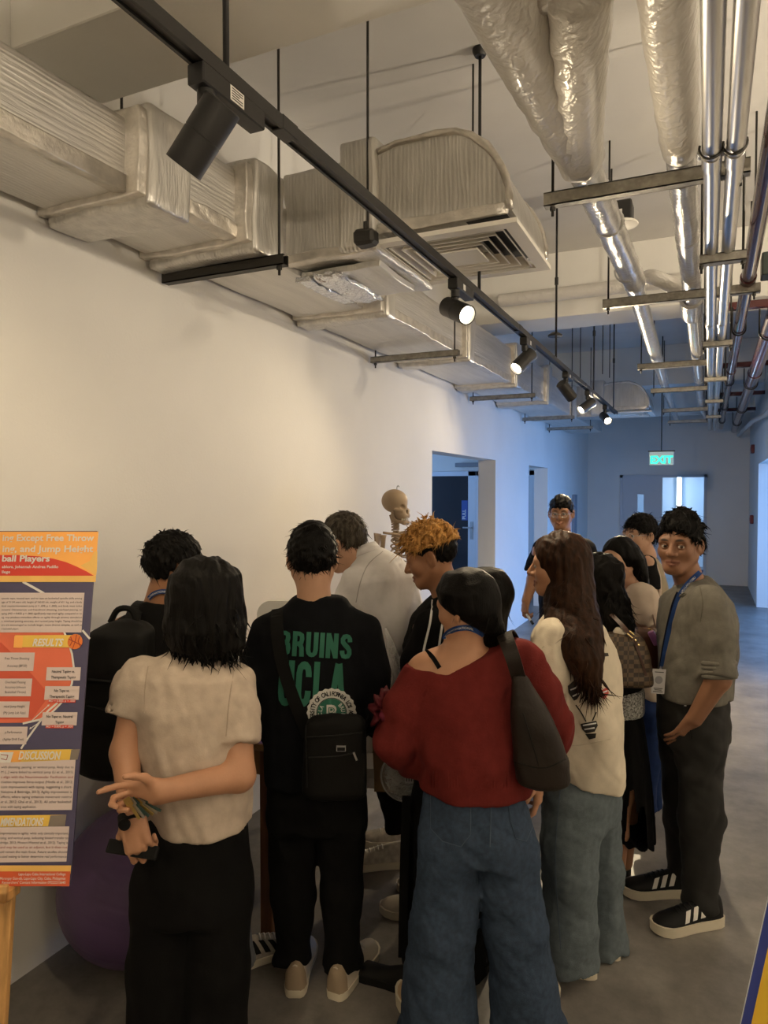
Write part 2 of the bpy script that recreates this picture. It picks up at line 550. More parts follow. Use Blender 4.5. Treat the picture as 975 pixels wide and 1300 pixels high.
def duct_run(y0, y1, x1=-1.64, z1=DT, seed=0):
    bm = BM()
    n = max(1, int((y1 - y0) / 0.3))
    box(bm, (WX + 0.03, y0, DB), (x1, y1, z1))
    crumple(bm, 0.004, seed=seed, cuts=9)
    o = obj('duct_section', bm, M['foil_long'], duct)
    o.data.materials.append(M['foil_under'])
    for p in o.data.polygons:
        p.use_smooth = True
        if p.normal.z < -0.7: p.material_index = 1
    md = o.modifiers.new('round', 'BEVEL'); md.width = 0.014; md.segments = 2; md.limit_method = 'ANGLE'; md.angle_limit = math.radians(50)


duct_run(-2.9, 1.80, -1.75, 2.93, 1)
duct_run(1.80, 2.55, -1.68, 2.95, 2)
duct_run(2.55, 3.60, -1.70, 2.95, 3)
duct_run(3.60, 5.05, -1.63, 2.95, 4)
duct_run(5.05, 6.45, -1.63, 3.00, 5)
duct_run(6.45, 7.85, -1.63, 3.03, 6)
duct_run(7.85, 9.45, -1.63, 3.03, 7)
duct_run(9.45, 12.2, -1.63, 3.00, 8)
# padded collars at the joints
for k, (y0, y1, x1, z0, z1) in enumerate(((1.80, 2.00, -1.67, 2.645, 2.985), (2.30, 2.52, -1.61, 2.64, 3.0), (3.47, 3.60, -1.58, 2.645, 2.97), (4.92, 5.05, -1.58, 2.645, 3.0),
                                          (6.30, 6.45, -1.58, 2.645, 3.05), (7.68, 7.85, -1.58, 2.645, 3.08), (9.25, 9.45, -1.58, 2.645, 3.08), (1.05, 1.16, -1.74, 2.675, 2.945))):
    soft_box('collar', (WX + 0.015, y0, z0), (x1, y1, z1), M['foil_up'], duct, 0.006, 0.016, 6, 20 + k)
    soft_box('tape_band', (WX + 0.01, y0 - 0.035, z0 + 0.028), (x1 - 0.012, y0 + 0.012, z1 - 0.03), M['foil_tape'], duct, 0.006, 0.006, 6, 40 + k)
# taped bottom corner, a crumpled strip along the front edge
for k, (y0, y1, x1) in enumerate(((-2.9, 1.8, -1.75), (2.0, 2.3, -1.68), (3.6, 4.92, -1.63), (5.05, 6.3, -1.63), (6.45, 7.68, -1.63))):
    bm = BM(); box(bm, (x1 - 0.05, y0, DB - 0.006), (x1 + 0.008, y1, DB + 0.05)); crumple(bm, 0.005, 25, 60 + k, 11)
    obj('corner_tape', bm, M['foil_tape'], duct, smooth=True)


def branch(y0, y1, seed, label):
    """side take-off that curves down to a square diffuser"""
    t = thing('branch_duct', label, 'air duct', (-1.2, (y0 + y1) / 2, 2.7), 'foil wrapped branch ducts')
    soft_box('take_off', (-1.72, y0 + 0.01, 2.71), (-1.40, y1, 3.10), M['foil_up'], t, 0.007, 0.02, 7, seed)
    soft_box('collar', (-1.42, y0 - 0.03, 2.70), (-1.25, y1 + 0.02, 3.16), M['foil_up'], t, 0.007, 0.02, 6, seed + 1)
    soft_box('tape_band', (-1.73, y0 - 0.004, 2.695), (-1.25, y0 + 0.05, 2.735), M['foil_tape'], t, 0.008, 0.008, 7, seed + 2)
    # elbow: straight top, quarter-round outer heel
    prof = [(-1.27, 2.76), (-1.27, 3.09), (-1.16, 3.112), (-1.0, 3.115)]
    for a in np.linspace(0, math.pi / 2, 14)[1:]:
        prof.append((-0.98 + 0.285 * math.sin(a), 2.775 + 0.34 * math.cos(a)))
    bm = BM()
    vs = [bm.verts.new((x, y0, z)) for x, z in prof]
    f = bm.faces.new(vs)
    r = bmesh.ops.extrude_face_region(bm, geom=[f])
    bmesh.ops.translate(bm, verts=[g for g in r['geom'] if isinstance(g, bmesh.types.BMVert)], vec=(0, y1 - y0, 0))
    bmesh.ops.recalc_face_normals(bm, faces=bm.faces[:])
    obj('elbow', bm, M['foil_up'], t, angle=40)
    # raised taped rim along the heel's edge
    for yy in (y0, y1):
        bm = BM(); tube(bm, [(x, yy, z) for x, z in prof[1:]], 0.017, 8, flat=0.8)
        for v in bm.verts: v.co += Vector((rng.uniform(-1, 1), rng.uniform(-1, 1), rng.uniform(-1, 1))) * 0.004
        obj('heel_tape', bm, M['foil_tape'], t, smooth=True)
    bm = BM(); box(bm, (-1.26, y0 - 0.008, 2.755), (-0.70, y0 + 0.0, 2.80)); crumple(bm, 0.004, 25, seed, 7); obj('tape_band', bm, M['foil_tape'], t, smooth=True)
    return t


branch(2.65, 3.28, 100, 'foil wrapped branch duct curving down to the cream square diffuser')
branch(9.55, 10.2, 120, 'distant foil wrapped branch duct above the bright far lamp')
# torn silver flap and dark gap where the branch leaves the duct
b = BM(); box(b, (-1.695, 2.78, 2.672), (-1.30, 3.18, 2.70), 0.003)
t = thing('torn_insulation', 'torn shiny foil flap hanging under the branch duct joint', 'insulation', (-1.5, 3.0, 2.66))
crumple(b, 0.006, 12, 3, 5); obj('insulation_board', b, M['foil_under'], t, smooth=False)
for k, (x, w) in enumerate(((-1.56, 0.07), (-1.68, 0.035))):
    b = BM(); box(b, (x - w, 2.76, 2.655), (x + w, 3.24, 2.672)); crumple(b, 0.010, 30, 5 + k, 9); obj('foil_flap', b, M['foil_torn'], t, smooth=True)

# square diffuser
def diffuser(cx, cy, z, label, s=0.315):
    t = thing('air_diffuser', label, 'air diffuser', (cx, cy, z), 'square ceiling diffusers')
    def ring(a, w, z0, z1, nm, m):
        bm = BM()
        for x0, x1, y0, y1 in ((-a, a, -a, -a + w), (-a, a, a - w, a), (-a, -a + w, -a + w, a - w), (a - w, a, -a + w, a - w)):
            box(bm, (cx + x0, cy + y0, z0), (cx + x1, cy + y1, z1))
        obj(nm, bm, m, t)
    ring(s, 0.055, z, z + 0.018, 'frame', M['diffuser'])
    for i in range(5):
        a = s - 0.068 - i * 0.040
        bm = BM()      # louvre ring sloping inwards and up
        q0 = [(-a, -a), (a, -a), (a, a), (-a, a)]
        lo = [bm.verts.new((cx + x, cy + y, z + 0.002)) for x, y in q0]
        hi = [bm.verts.new((cx + x * (a - 0.03) / a, cy + y * (a - 0.03) / a, z + 0.045)) for x, y in q0]
        hi2 = [bm.verts.new((cx + x * (a - 0.034) / a, cy + y * (a - 0.034) / a, z + 0.045)) for x, y in q0]
        lo2 = [bm.verts.new((cx + x * (a - 0.006) / a, cy + y * (a - 0.006) / a, z + 0.002)) for x, y in q0]
        for j in range(4):
            k = (j + 1) % 4
            for A, B in ((lo, hi), (hi, hi2), (hi2, lo2), (lo2, lo)):
                bm.faces.new((A[j], A[k], B[k], B[j]))
        bmesh.ops.recalc_face_normals(bm, faces=bm.faces[:])
        obj('louvre', bm, M['diffuser'], t)
    bm = BM(); box(bm, (cx - 0.09, cy - 0.09, z), (cx + 0.09, cy + 0.09, z + 0.008)); obj('centre_plate', bm, M['diffuser'], t)
    bm = BM(); box(bm, (cx - s + 0.05, cy - s + 0.05, z + 0.05), (cx + s - 0.05, cy + s - 0.05, z + 0.06)); obj('throat', bm, M['dark'], t)


diffuser(-0.985, 2.965, 2.72, 'cream square ceiling diffuser with nested louvres under the near branch duct')
diffuser(-0.985, 9.87, 2.72, 'distant cream square diffuser under the far branch duct')


# ------------------------------------------------------------------ trapeze hangers
def hanger(name, x0, x1, y, z, label, m='galv', group='steel trapeze hangers', rods=(True, True), hgt=0.041, top=CZ, depth=0.041, rx=(0.03, 0.03)):
    t = thing(name, label, 'hanger', ((x0 + x1) / 2, y, z), group)
    bm = BM()     # open channel, slot upwards
    w, h, k = depth / 2, hgt, 0.004
    box(bm, (x0, y - w, z), (x1, y + w, z + k)); box(bm, (x0, y - w, z), (x1, y - w + k, z + h)); box(bm, (x0, y + w - k, z), (x1, y + w, z + h))
    box(bm, (x0, y - w, z + h - k), (x1, y - w * 0.4, z + h)); box(bm, (x0, y + w * 0.4, z + h - k), (x1, y + w, z + h))
    obj('channel', bm, M[m], t)
    for on, x in ((rods[0], x0 + rx[0]), (rods[1], x1 - rx[1])):
        if not on: continue
        bm = BM(); tube(bm, [(x, y, z - 0.035), (x, y, top)], 0.0055, 8); r = obj('rod', bm, M['rod'], t, smooth=True)
        bm = BM(); lathe(bm, [(0, z - 0.014), (0.011, z - 0.014), (0.011, z - 0.001), (0, z - 0.001)], (x, y, 0), n=6); obj('nut', bm, M['rod'], r)
    return t


tops = lambda y: 3.2 if (1.68 < y < 2.06 or 6.15 < y < 6.62 or 10.6 < y < 11.0) else CZ
dl = ['black channel hanger under the nearest foil duct collar', 'steel channel hanger under the duct beyond the torn foil', 'steel channel hanger under the duct below the third spotlight',
      'steel channel hanger under the duct below the fourth spotlight', 'farthest steel channel hanger under the wall duct']
for k, (y, x1) in enumerate(((2.40, -1.535), (4.46, -1.51), (6.70, -1.51), (8.85, -1.51), (10.35, -1.51))):
    hanger('duct_hanger', WX + 0.02, x1, y, 2.60, dl[k], 'galv' if k else 'rod', 'duct hangers', (k > 0, True), top=tops(y))
b = BM(); tube(b, [(-2.09, 1.98 + 0.12, 2.98), (-2.09, 2.10, CZ)], 0.0055, 8)
single('ceiling_rod', b, M['rod'], 'thin dark rod dropping behind the first duct collar', 'rod', 'loose ceiling rods')
for x, y, lab in ((-1.28, 2.62, 'thin dark rod in front of the raised branch duct collar'), (-1.05, 3.30, 'thin dark rod behind the top of the branch duct'), (-1.45, 8.9, 'thin dark rod in the far bay beside the duct'),
                  (-1.12, 8.4, 'thin dark rod left of the insulated pipe in the far bay'), (-1.08, 8.7, 'second thin dark rod left of the insulated pipe in far bay')):
    b = BM(); tube(b, [(x, y, 2.74 if y < 3 else 3.05), (x, y, CZ)], 0.0055, 8)
    single('ceiling_rod', b, M['rod'], lab, 'rod', 'loose ceiling rods')
t = thing('rod_clamp', 'dark crumpled clamp block on the rod beside the diffuser', 'clamp', (-1.285, 2.60, 2.70))
b = BM(); box(b, (-1.33, 2.575, 2.70), (-1.235, 2.64, 2.765), 0.012); crumple(b, 0.005, 20, 9, 2); obj('block', b, M['rod'], t)
b = BM(); tube(b, [(-1.28, 2.605, 2.765), (-1.28, 2.605, 2.80)], 0.012, 8); obj('neck', b, M['rod'], t)

# ------------------------------------------------------------------ track with spotlights
TX, TZ = -0.985, 2.60
rail = thing('light_track', 'long black lighting track hanging from rods below the ceiling', 'light track', (TX, 3.0, TZ))
b = BM()
box(b, (TX - 0.019, -2.6, TZ + 0.012), (TX + 0.019, 8.55, TZ + 0.034), 0.002)
box(b, (TX - 0.019, -2.6, TZ), (TX - 0.011, 8.55, TZ + 0.014)); box(b, (TX + 0.011, -2.6, TZ), (TX + 0.019, 8.55, TZ + 0.014))
obj('rail', b, M['black'], rail)
b = BM(); box(b, (TX - 0.010, -2.6, TZ + 0.006), (TX + 0.010, 8.55, TZ + 0.0125)); obj('inner_strip', b, mat('track_inner', (0.06, 0.058, 0.054), 0.5), rail)
for y in (0.62, 1.50, 3.9, 6.2):
    b = BM(); box(b, (TX - 0.0205, y, TZ - 0.001), (TX + 0.0205, y + 0.07, TZ + 0.0355), 0.002); obj('joint_sleeve', b, M['black'], rail)
for y in (-1.6, 1.30, 3.20, 5.02, 6.80, 8.3):
    zt = tops(y)
    b = BM(); tube(b, [(TX, y, TZ + 0.03), (TX, y, zt)], 0.0075, 10); r = obj('drop_rod', b, M['black'], rail, smooth=True)
    b = BM(); lathe(b, [(0, zt - 0.035), (0.024, zt - 0.035), (0.036, zt - 0.012), (0.036, zt - 0.001), (0, zt - 0.001)], (TX, y, 0), n=20); obj('canopy', b, M['black'], r, angle=40)
    b = BM(); lathe(b, [(0, 0), (0.013, 0), (0.013, 0.05), (0, 0.05)], (TX, y, TZ + 0.55), n=12); obj('coupling', b, M['black'], r, angle=40)
b = BM(); lathe(b, [(0, 0), (0.05, 0.0), (0.05, 0.012), (0.02, 0.03), (0, 0.03)], (-1.0, 5.06, 2.80), n=20)
obj('rod_disc', b, M['black'], rail, angle=40)


def spotlight(y, direction, label, power=1.0, sticker=False, length=0.155, rad=0.042, cone=62, TX=TX, color=(1.0, 0.80, 0.52)):
    d = np.asarray(direction, float); d /= np.linalg.norm(d)
    t = thing('track_spotlight', label, 'spotlight', (TX, y, TZ - 0.1), 'track spotlights')
    b = BM(); box(b, (TX - 0.022, y - 0.035, TZ - 0.045), (TX + 0.022, y + 0.19, TZ - 0.001), 0.003); ad = obj('adapter', b, M['black'], t)
    if sticker:
        b = BM(); box(b, (TX + 0.0222, y + 0.055, TZ - 0.038), (TX + 0.0228, y + 0.105, TZ - 0.006)); st = obj('sticker', b, mat('sticker_paper', (0.68, 0.66, 0.6), 0.6), ad)
        b = BM()
        for i in range(5):
            box(b, (TX + 0.0229, y + 0.060, TZ - 0.034 + i * 0.0055), (TX + 0.0231, y + (0.100 if i != 2 else 0.088), TZ - 0.0315 + i * 0.0055))
        obj('print_lines', b, M['dark'], st)
    else:
        b = BM(); box(b, (TX + 0.0222, y + 0.04, TZ - 0.034), (TX + 0.0228, y + 0.07, TZ - 0.010)); obj('sticker', b, M['white_plastic'], ad)
    b = BM(); lathe(b, [(0, 0), (0.019, 0), (0.019, -0.03), (0.013, -0.032), (0.013, -0.075), (0, -0.075)], (TX, y, TZ - 0.045), n=20); obj('swivel_stem', b, M['black'], t, angle=40)
    c = np.array([TX, y, TZ - 0.128])
    p0 = c - d * length * 0.42
    b = BM(); lathe(b, [(0, 0), (rad - 0.003, 0), (rad, 0.003), (rad, length * 0.5), (rad - 0.001, length * 0.505), (rad - 0.001, length * 0.515), (rad, length * 0.52), (rad, length), (rad - 0.005, length),
                        (rad - 0.006, length - 0.02), (0, length - 0.021)], p0, d, 32); bd = obj('body', b, M['black'], t, angle=35)
    b = BM(); lathe(b, [(0, length - 0.016), (rad - 0.008, length - 0.016), (rad - 0.008, length - 0.012), (0, length - 0.012)], p0, d, 28); obj('lens', b, M['lamp_on'], bd)
    ld = bpy.data.lights.new('spot_beam', 'SPOT')
    ld.energy = LAMP_W * power
    ld.color = color
    ld.spot_size = math.radians(cone * 2 if cone < 85 else 170)
    ld.spot_blend = 0.7
    ld.shadow_soft_size = 0.035
    lo = bpy.data.objects.new('spot_beam', ld)
    COL.objects.link(lo)
    lo.parent = t
    lo.location = Vector(p0 + d * (length + 0.004)) - t.location
    lo.rotation_euler = Vector(-d).to_track_quat('Z', 'Y').to_euler()


cd = lambda r, u, f_: RT * r + UP * u + FW * f_
spotlight(1.23, cd(-0.60, -0.75, 0.22), 'nearest black cylinder spotlight, adapter carrying a white printed sticker', 0.8, True)
spotlight(2.86, cd(0.48, -0.45, -0.75), 'second black spotlight, its lit lens turned to the viewer', 3.2)
spotlight(4.10, cd(-0.62, -0.62, -0.36), 'third black spotlight tilted towards the left wall', 1.1)
spotlight(5.40, cd(0.62, -0.62, 0.40), 'fourth black spotlight tilted away to the right', 8.0)
spotlight(6.45, cd(-0.7, -0.5, -0.25), 'fifth black spotlight tilted towards the far left wall', 1.2)
spotlight(7.60, cd(0.08, -0.5, -0.85), 'farthest spotlight with a bright glowing lens', 13.0)
spotlight(-0.35, cd(0.15, -0.9, 0.35), 'black spotlight on the track behind the viewer', 1.0)
spotlight(-1.75, (0.45, 0.55, -0.7), 'last black spotlight at the near end of the track', 1.0)

# second track added out of view; its fill lamps brighten side wall and ceiling
r2x = 2.2
t = thing('light_track', 'second black lighting track over the near hall beside the viewer', 'light track', (r2x, 1.5, TZ))
b = BM(); box(b, (r2x - 0.019, -2.6, TZ), (r2x + 0.019, 6.2, TZ + 0.034), 0.002); obj('rail', b, M['black'], t)
for y in (-2.0, 1.3, 4.6):
    b = BM(); tube(b, [(r2x, y, TZ + 0.03), (r2x, y, tops(y))], 0.0075, 10); obj('drop_rod', b, M['black'], t, smooth=True)
for k, y in enumerate((-2.2, -0.8, 0.6, 2.0, 3.4, 4.8)):
    spotlight(y, (0.85, 0.1, 0.0) if k % 2 else (-0.55, 0.25, 0.8), ['first', 'second', 'third', 'fourth', 'fifth', 'sixth'][k] + ' spotlight of the second track, washing the side wall', FILL, TX=r2x, color=(1.0, 0.85, 0.64), cone=75)

# ------------------------------------------------------------------ pipes at the right
PZ = 2.83
tr = [(2.72, -0.58, 0.115), (4.34, -0.58, 0.24), (6.62, -0.585, 0.03), (8.25, -0.59, 0.03), (10.3, -0.6, 0.1), (12.0, -0.6, 0.1)]
tl = ['nearest long steel trapeze channel carrying both insulated pipes', 'second long steel trapeze channel under the insulated pipes', 'third steel trapeze channel under the insulated pipes, past the beam',
      'fourth steel trapeze channel under the insulated pipes', 'fifth steel trapeze channel under the insulated pipes', 'farthest steel trapeze channel under the pipes']
for (y, x0, x1), lab in zip(tr, tl):
    hanger('pipe_hanger', x0, x1, y, PZ - 0.05, lab, 'galv', 'long pipe hangers', top=tops(y), hgt=0.05)


def pipe(name, pts, r, m, label, n=20, jitter=0.0, cat='pipe', group=None, collars=()):
    t = thing(name, label, cat, pts[0], group)
    b = BM()
    fine = []
    for a, c in zip(pts, pts[1:]):
        a, c = np.asarray(a, float), np.asarray(c, float)
        k = max(2, int(np.linalg.norm(c - a) / (0.06 if jitter else 2.0)))
        fine += [a + (c - a) * i / k for i in range(k)]
    fine.append(np.asarray(pts[-1], float))
    tube(b, fine, r, n)
    if jitter:
        for v in b.verts:
            q = v.co
            v.co += Vector((math.sin(q.y * 31 + q.z * 60), 0, math.sin(q.y * 23 + q.x * 70))) * jitter
    obj('pipe_run', b, m, t, angle=50)
    return t


# pipe A (left) and pipe B (middle), both padded and wrapped
pA = pipe('insulated_pipe', [(-0.435, 2.66, PZ + 0.07), (-0.40, 4.3, PZ + 0.07)], 0.062, M['wrap_clear'], 'wrapped white insulated pipe, left one of the pair under the ceiling', jitter=0.002)
b = BM(); tube(b, [(-0.405, 4.28, PZ + 0.07), (-0.46, 8.3, PZ + 0.07)], 0.052, 18); obj('pipe_run', b, M['wrap_clear'], pA, angle=50)
b = BM(); tube(b, [(-0.46, 8.25, PZ + 0.06), (-0.50, 12.6, PZ + 0.06)], 0.044, 16); obj('pipe_run', b, M['wrap_clear'], pA, angle=50)
b = BM()
pts = smooth_path([(-0.55, 0.4, PZ + 0.17), (-0.50, 1.55, PZ + 0.15), (-0.47, 2.1, PZ + 0.11), (-0.437, 2.68, PZ + 0.085)], 8)
tube(b, pts, list(np.linspace(0.125, 0.082, len(pts))), 22)
for v in b.verts: v.co += Vector((math.sin(v.co.y * 40 + v.co.z * 50), math.sin(v.co.x * 40), math.sin(v.co.y * 27 + v.co.x * 60))) * 0.004
obj('wrapped_sleeve', b, M['wrap'], pA, smooth=True)
b = BM()      # gathered wrap that slants from the cross pipe to the sleeve
pts = smooth_path([(-0.30, 1.80, PZ + 0.12), (-0.345, 2.05, PZ + 0.085), (-0.40, 2.4, PZ + 0.078), (-0.435, 2.66, PZ + 0.075)], 7)
tube(b, pts, list(np.linspace(0.085, 0.074, len(pts))), 18)
for v in b.verts: v.co += Vector((math.sin(v.co.y * 60 + v.co.x * 90), 0, math.sin(v.co.y * 60 + v.co.x * 90))) * 0.0035
obj('gathered_wrap', b, M['wrap'], pA, smooth=True)
b = BM(); pts = [(-0.42, 1.80, PZ + 0.16), (-0.2, 1.80, PZ + 0.19), (-0.06, 1.80, PZ + 0.17)]; tube(b, pts, [0.09, 0.085, 0.09], 18)
crumple_v = [v.co.__iadd__(Vector((0, math.sin(v.co.x * 50), math.sin(v.co.x * 40))) * 0.005) for v in b.verts]
obj('cross_pipe', b, M['wrap'], pA, smooth=True)
for y in (3.3, 4.05):
    b = BM(); lathe(b, [(0.058, -0.012), (0.066, -0.008), (0.066, 0.008), (0.058, 0.012)], (-0.418, y, PZ + 0.07), (0, 1, 0), 20); obj('tape_ring', b, M['wrap_clear'], pA, smooth=True)

pB = pipe('insulated_pipe', [(-0.104, 2.70, PZ + 0.06), (-0.104, 4.5, PZ + 0.06)], 0.052, M['wrap_clear'], 'wrapped white insulated pipe, right one of the pair beside the conduits', jitter=0.002)
b = BM(); pts = smooth_path([(-0.11, 0.3, PZ + 0.09), (-0.108, 1.8, PZ + 0.085), (-0.105, 2.70, PZ + 0.07)], 10); tube(b, pts, list(np.linspace(0.080, 0.062, len(pts))), 22)
for v in b.verts: v.co += Vector((math.sin(v.co.y * 40 + v.co.z * 50), 0, math.sin(v.co.y * 27 + v.co.x * 60))) * 0.003
obj('wrapped_sleeve', b, M['wrap'], pB, smooth=True)
b = BM(); lathe(b, [(0.052, 0), (0.070, 0.02), (0.070, 0.42), (0.064, 0.46), (0.052, 0.48)], (-0.112, 4.72, PZ + 0.06), (0, 1, 0), 22); obj('fitting_sleeve', b, M['wrap_clear'], pB, angle=40)
b = BM(); tube(b, [(-0.104, 4.45, PZ + 0.06), (-0.104, 10.9, PZ + 0.06)], 0.052, 18); obj('pipe_run', b, M['wrap_clear'], pB, angle=50)
b = BM(); tube(b, smooth_path([(-0.104, 10.9, PZ + 0.06), (-0.07, 11.4, PZ + 0.05), (-0.03, 11.9, PZ + 0.02)], 5), 0.052, 16); obj('pipe_elbow', b, M['wrap_clear'], pB, smooth=True)
b = BM(); pts = smooth_path([(-0.09, 4.85, PZ + 0.06), (-0.2, 4.72, PZ + 0.13), (-0.34, 4.75, PZ + 0.22), (-0.42, 5.0, PZ + 0.28)], 6); tube(b, pts, [0.055 * (1 - 0.3 * i / len(pts)) for i in range(len(pts))], 16); obj('branch_sleeve', b, M['wrap'], pB, smooth=True)
for y in (2.9, 3.6, 6.5, 8.1, 9.6):
    b = BM(); lathe(b, [(0.051, -0.012), (0.0545, -0.008), (0.0545, 0.008), (0.051, 0.012)], (-0.104, y, PZ + 0.06), (0, 1, 0), 18); obj('tape_ring', b, M['wrap_clear'], pB, smooth=True)
pipe('beam_pipe', [(WX + 0.5, 6.02, 3.36), (-0.10, 6.02, 3.36)], 0.055, M['wrap'], 'white painted pipe running across in front of the ceiling beam', 16)

# bright steel conduits with their own short hangers
for x, lab in ((-0.006, 'bright steel conduit, left one of the pair'), (0.060, 'bright steel conduit, right one of the pair')):
    t = pipe('steel_conduit', [(x, -2.9, 2.765), (x + 0.01, 13.2, 2.765)], 0.0275, M['conduit'], lab, 20)
    for y in (2.47, 4.9, 7.3):
        b = BM(); lathe(b, [(0.0275, 0), (0.0305, 0.002), (0.0305, 0.09), (0.0275, 0.092)], (x + 0.002, y, 2.765), (0, 1, 0), 20); c = obj('coupling', b, M['conduit'], t, angle=40)
        if y < 3:
            b = BM(); a = np.linspace(math.pi * 0.9, math.pi * 2.1, 14); tube(b, [(x + 0.034 * math.cos(q), y - 0.035, 2.768 + 0.034 * math.sin(q)) for q in a], 0.004, 8); obj('clamp_ring', b, M['rod'], c)
            b = BM()
            for i in range(6): lathe(b, [(0, 0), (0.007, 0), (0.007, 0.004), (0, 0.004)], (x - 0.035, y - 0.02 + i * 0.008, 2.765), (0, 1, 0), 8)
            obj('screw_thread', b, M['steel'], c)
cl = ['nearest short steel channel under the two conduits', 'second short steel channel under the conduits', 'third short steel channel under the conduits', 'fourth short steel channel under the conduits', 'fifth short steel channel under the conduits']
for y, lab in zip((3.46, 5.42, 7.1, 8.8, 10.6), cl):
    hanger('conduit_hanger', -0.050, 0.135, y, 2.705, lab, 'galv', 'short conduit hangers', top=tops(y), rx=(0.008, 0.012), depth=0.055)

# dark red sprinkler pipes and the thin grey pipe
r1 = pipe('red_pipe', [(0.178, -2.9, 2.85), (0.178, 13.9, 2.85)], 0.035, M['redpipe'], 'dark red sprinkler pipe, slimmer one next to the conduits', 20)
r2 = pipe('red_pipe', [(0.34, -2.9, 2.82), (0.40, 14.2, 2.82)], 0.055, M['redpipe'], 'thick dark red sprinkler pipe nearest the right wall', 22)
for t, xs, z, r in ((r1, lambda y: 0.178, 2.85, 0.035), (r2, lambda y: 0.35 + 0.0035 * y, 2.82, 0.055)):
    for y in (5.6, 8.2, 10.6, 12.6):
        b = BM(); a = np.linspace(math.pi, 2 * math.pi, 14); x = xs(y)
        tube(b, [(x - r - 0.008, y, z + 0.16)] + [(x + (r + 0.008) * math.cos(q), y, z + (r + 0.008) * math.sin(q)) for q in a] + [(x + r + 0.008, y, z + 0.16)], 0.006, 8); obj('u_bolt', b, M['rod'], t, smooth=True)
    for y in (4.3, 7.5):
        b = BM(); lathe(b, [(r, -0.05), (r + 0.006, -0.045), (r + 0.006, 0.045), (r, 0.05)], (xs(y), y, z), (0, 1, 0), 20); obj('coupling', b, M['redpipe'], t, angle=40)
for k, y in enumerate((5.65, 8.25, 10.65, 12.65)):
    b = BM(); box(b, (0.10, y - 0.03, 3.0), (RX + (0.6 if y < 6.6 else 0), y + 0.03, 3.05))
    t = thing('red_pipe_bracket', ['nearest', 'second', 'third', 'farthest'][k] + ' dark red channel the sprinkler pipes hang from', 'bracket', (0.35, y, 3.0), 'sprinkler pipe brackets')
    obj('channel', b, M['redpipe'], t)
    b = BM(); tube(b, [(0.25, y, 3.05), (0.25, y, tops(y))], 0.006, 8); obj('rod', b, M['rod'], t)
pipe('grey_pipe', [(0.62, 7.4, 2.62), (0.60, 9.5, 2.62), (0.52, 10.8, 2.66), (0.46, 13.9, 2.70)], 0.03, mat('grey_pipe', (0.45, 0.45, 0.44), 0.4), 'slim pale grey pipe bending along the right wall', 14)
t = thing('junction_box', 'dark green junction box hanging at the right edge above the red pipe', 'junction box', (0.34, 4.5, 2.895))
b = BM(); box(b, (0.25, 4.42, 2.895), (0.43, 4.56, 3.02), 0.006); obj('case', b, mat('dark_green_box', (0.03, 0.04, 0.035), 0.5), t)
b = BM(); tube(b, [(0.33, 4.5, 3.01), (0.33, 4.5, CZ)], 0.006, 8); obj('rod', b, M['rod'], t)

# ceiling speaker, smoke detector, exit sign
t = thing('ceiling_speaker', 'black box ceiling speaker with a round cream grille', 'speaker', (-0.52, 4.72, 3.38))
b = BM(); box(b, (-0.615, 4.64, 3.40), (-0.455, 4.80, 3.52), 0.008); c = obj('case', b, M['black'], t)
b = BM(); box(b, (-0.55, 4.637, 3.42), (-0.51, 4.64, 3.46)); obj('label_plate', b, M['white_plastic'], c)
b = BM(); lathe(b, [(0, 0.0), (0.07, 0.001), (0.098, 0.006), (0.10, 0.014), (0.09, 0.024), (0, 0.024)], (-0.52, 4.72, 3.378), n=28); obj('grille', b, M['diffuser'], t, angle=40)
b = BM(); tube(b, [(-0.585, 4.72, 3.5), (-0.585, 4.72, CZ)], 0.006, 8); obj('rod', b, M['rod'], t)

t = thing('exit_sign', 'glowing green EXIT sign hanging from a rod before the far wall', 'exit sign', (-0.575, 10.0, 2.06))
b = BM(); box(b, (-0.74, 9.985, 2.235), (-0.41, 10.015, 2.25)); obj('hanging_bar', b, M['rod'], t)
b = BM(); tube(b, [(-0.575, 10.0, 2.24), (-0.575, 10.0, CZ)], 0.008, 8); obj('rod', b, M['rod'], t)
b = BM(); box(b, (-0.725, 9.992, 2.06), (-0.425, 10.008, 2.235), 0.002); pn = obj('panel', b, mat('exit_panel', (0.35, 0.42, 0.42), 0.3, emit=(0.05, 0.2, 0.16), estr=0.5), t)
co, fs = text_mesh('EXIT', 0.135, 0.006, 1.0, 'CENTER')
b = BM(); add_mesh(b, [(-0.575 + x, 9.989, 2.085 + y) for x, y in co], fs); obj('letters', b, M['exit_green'], pn)

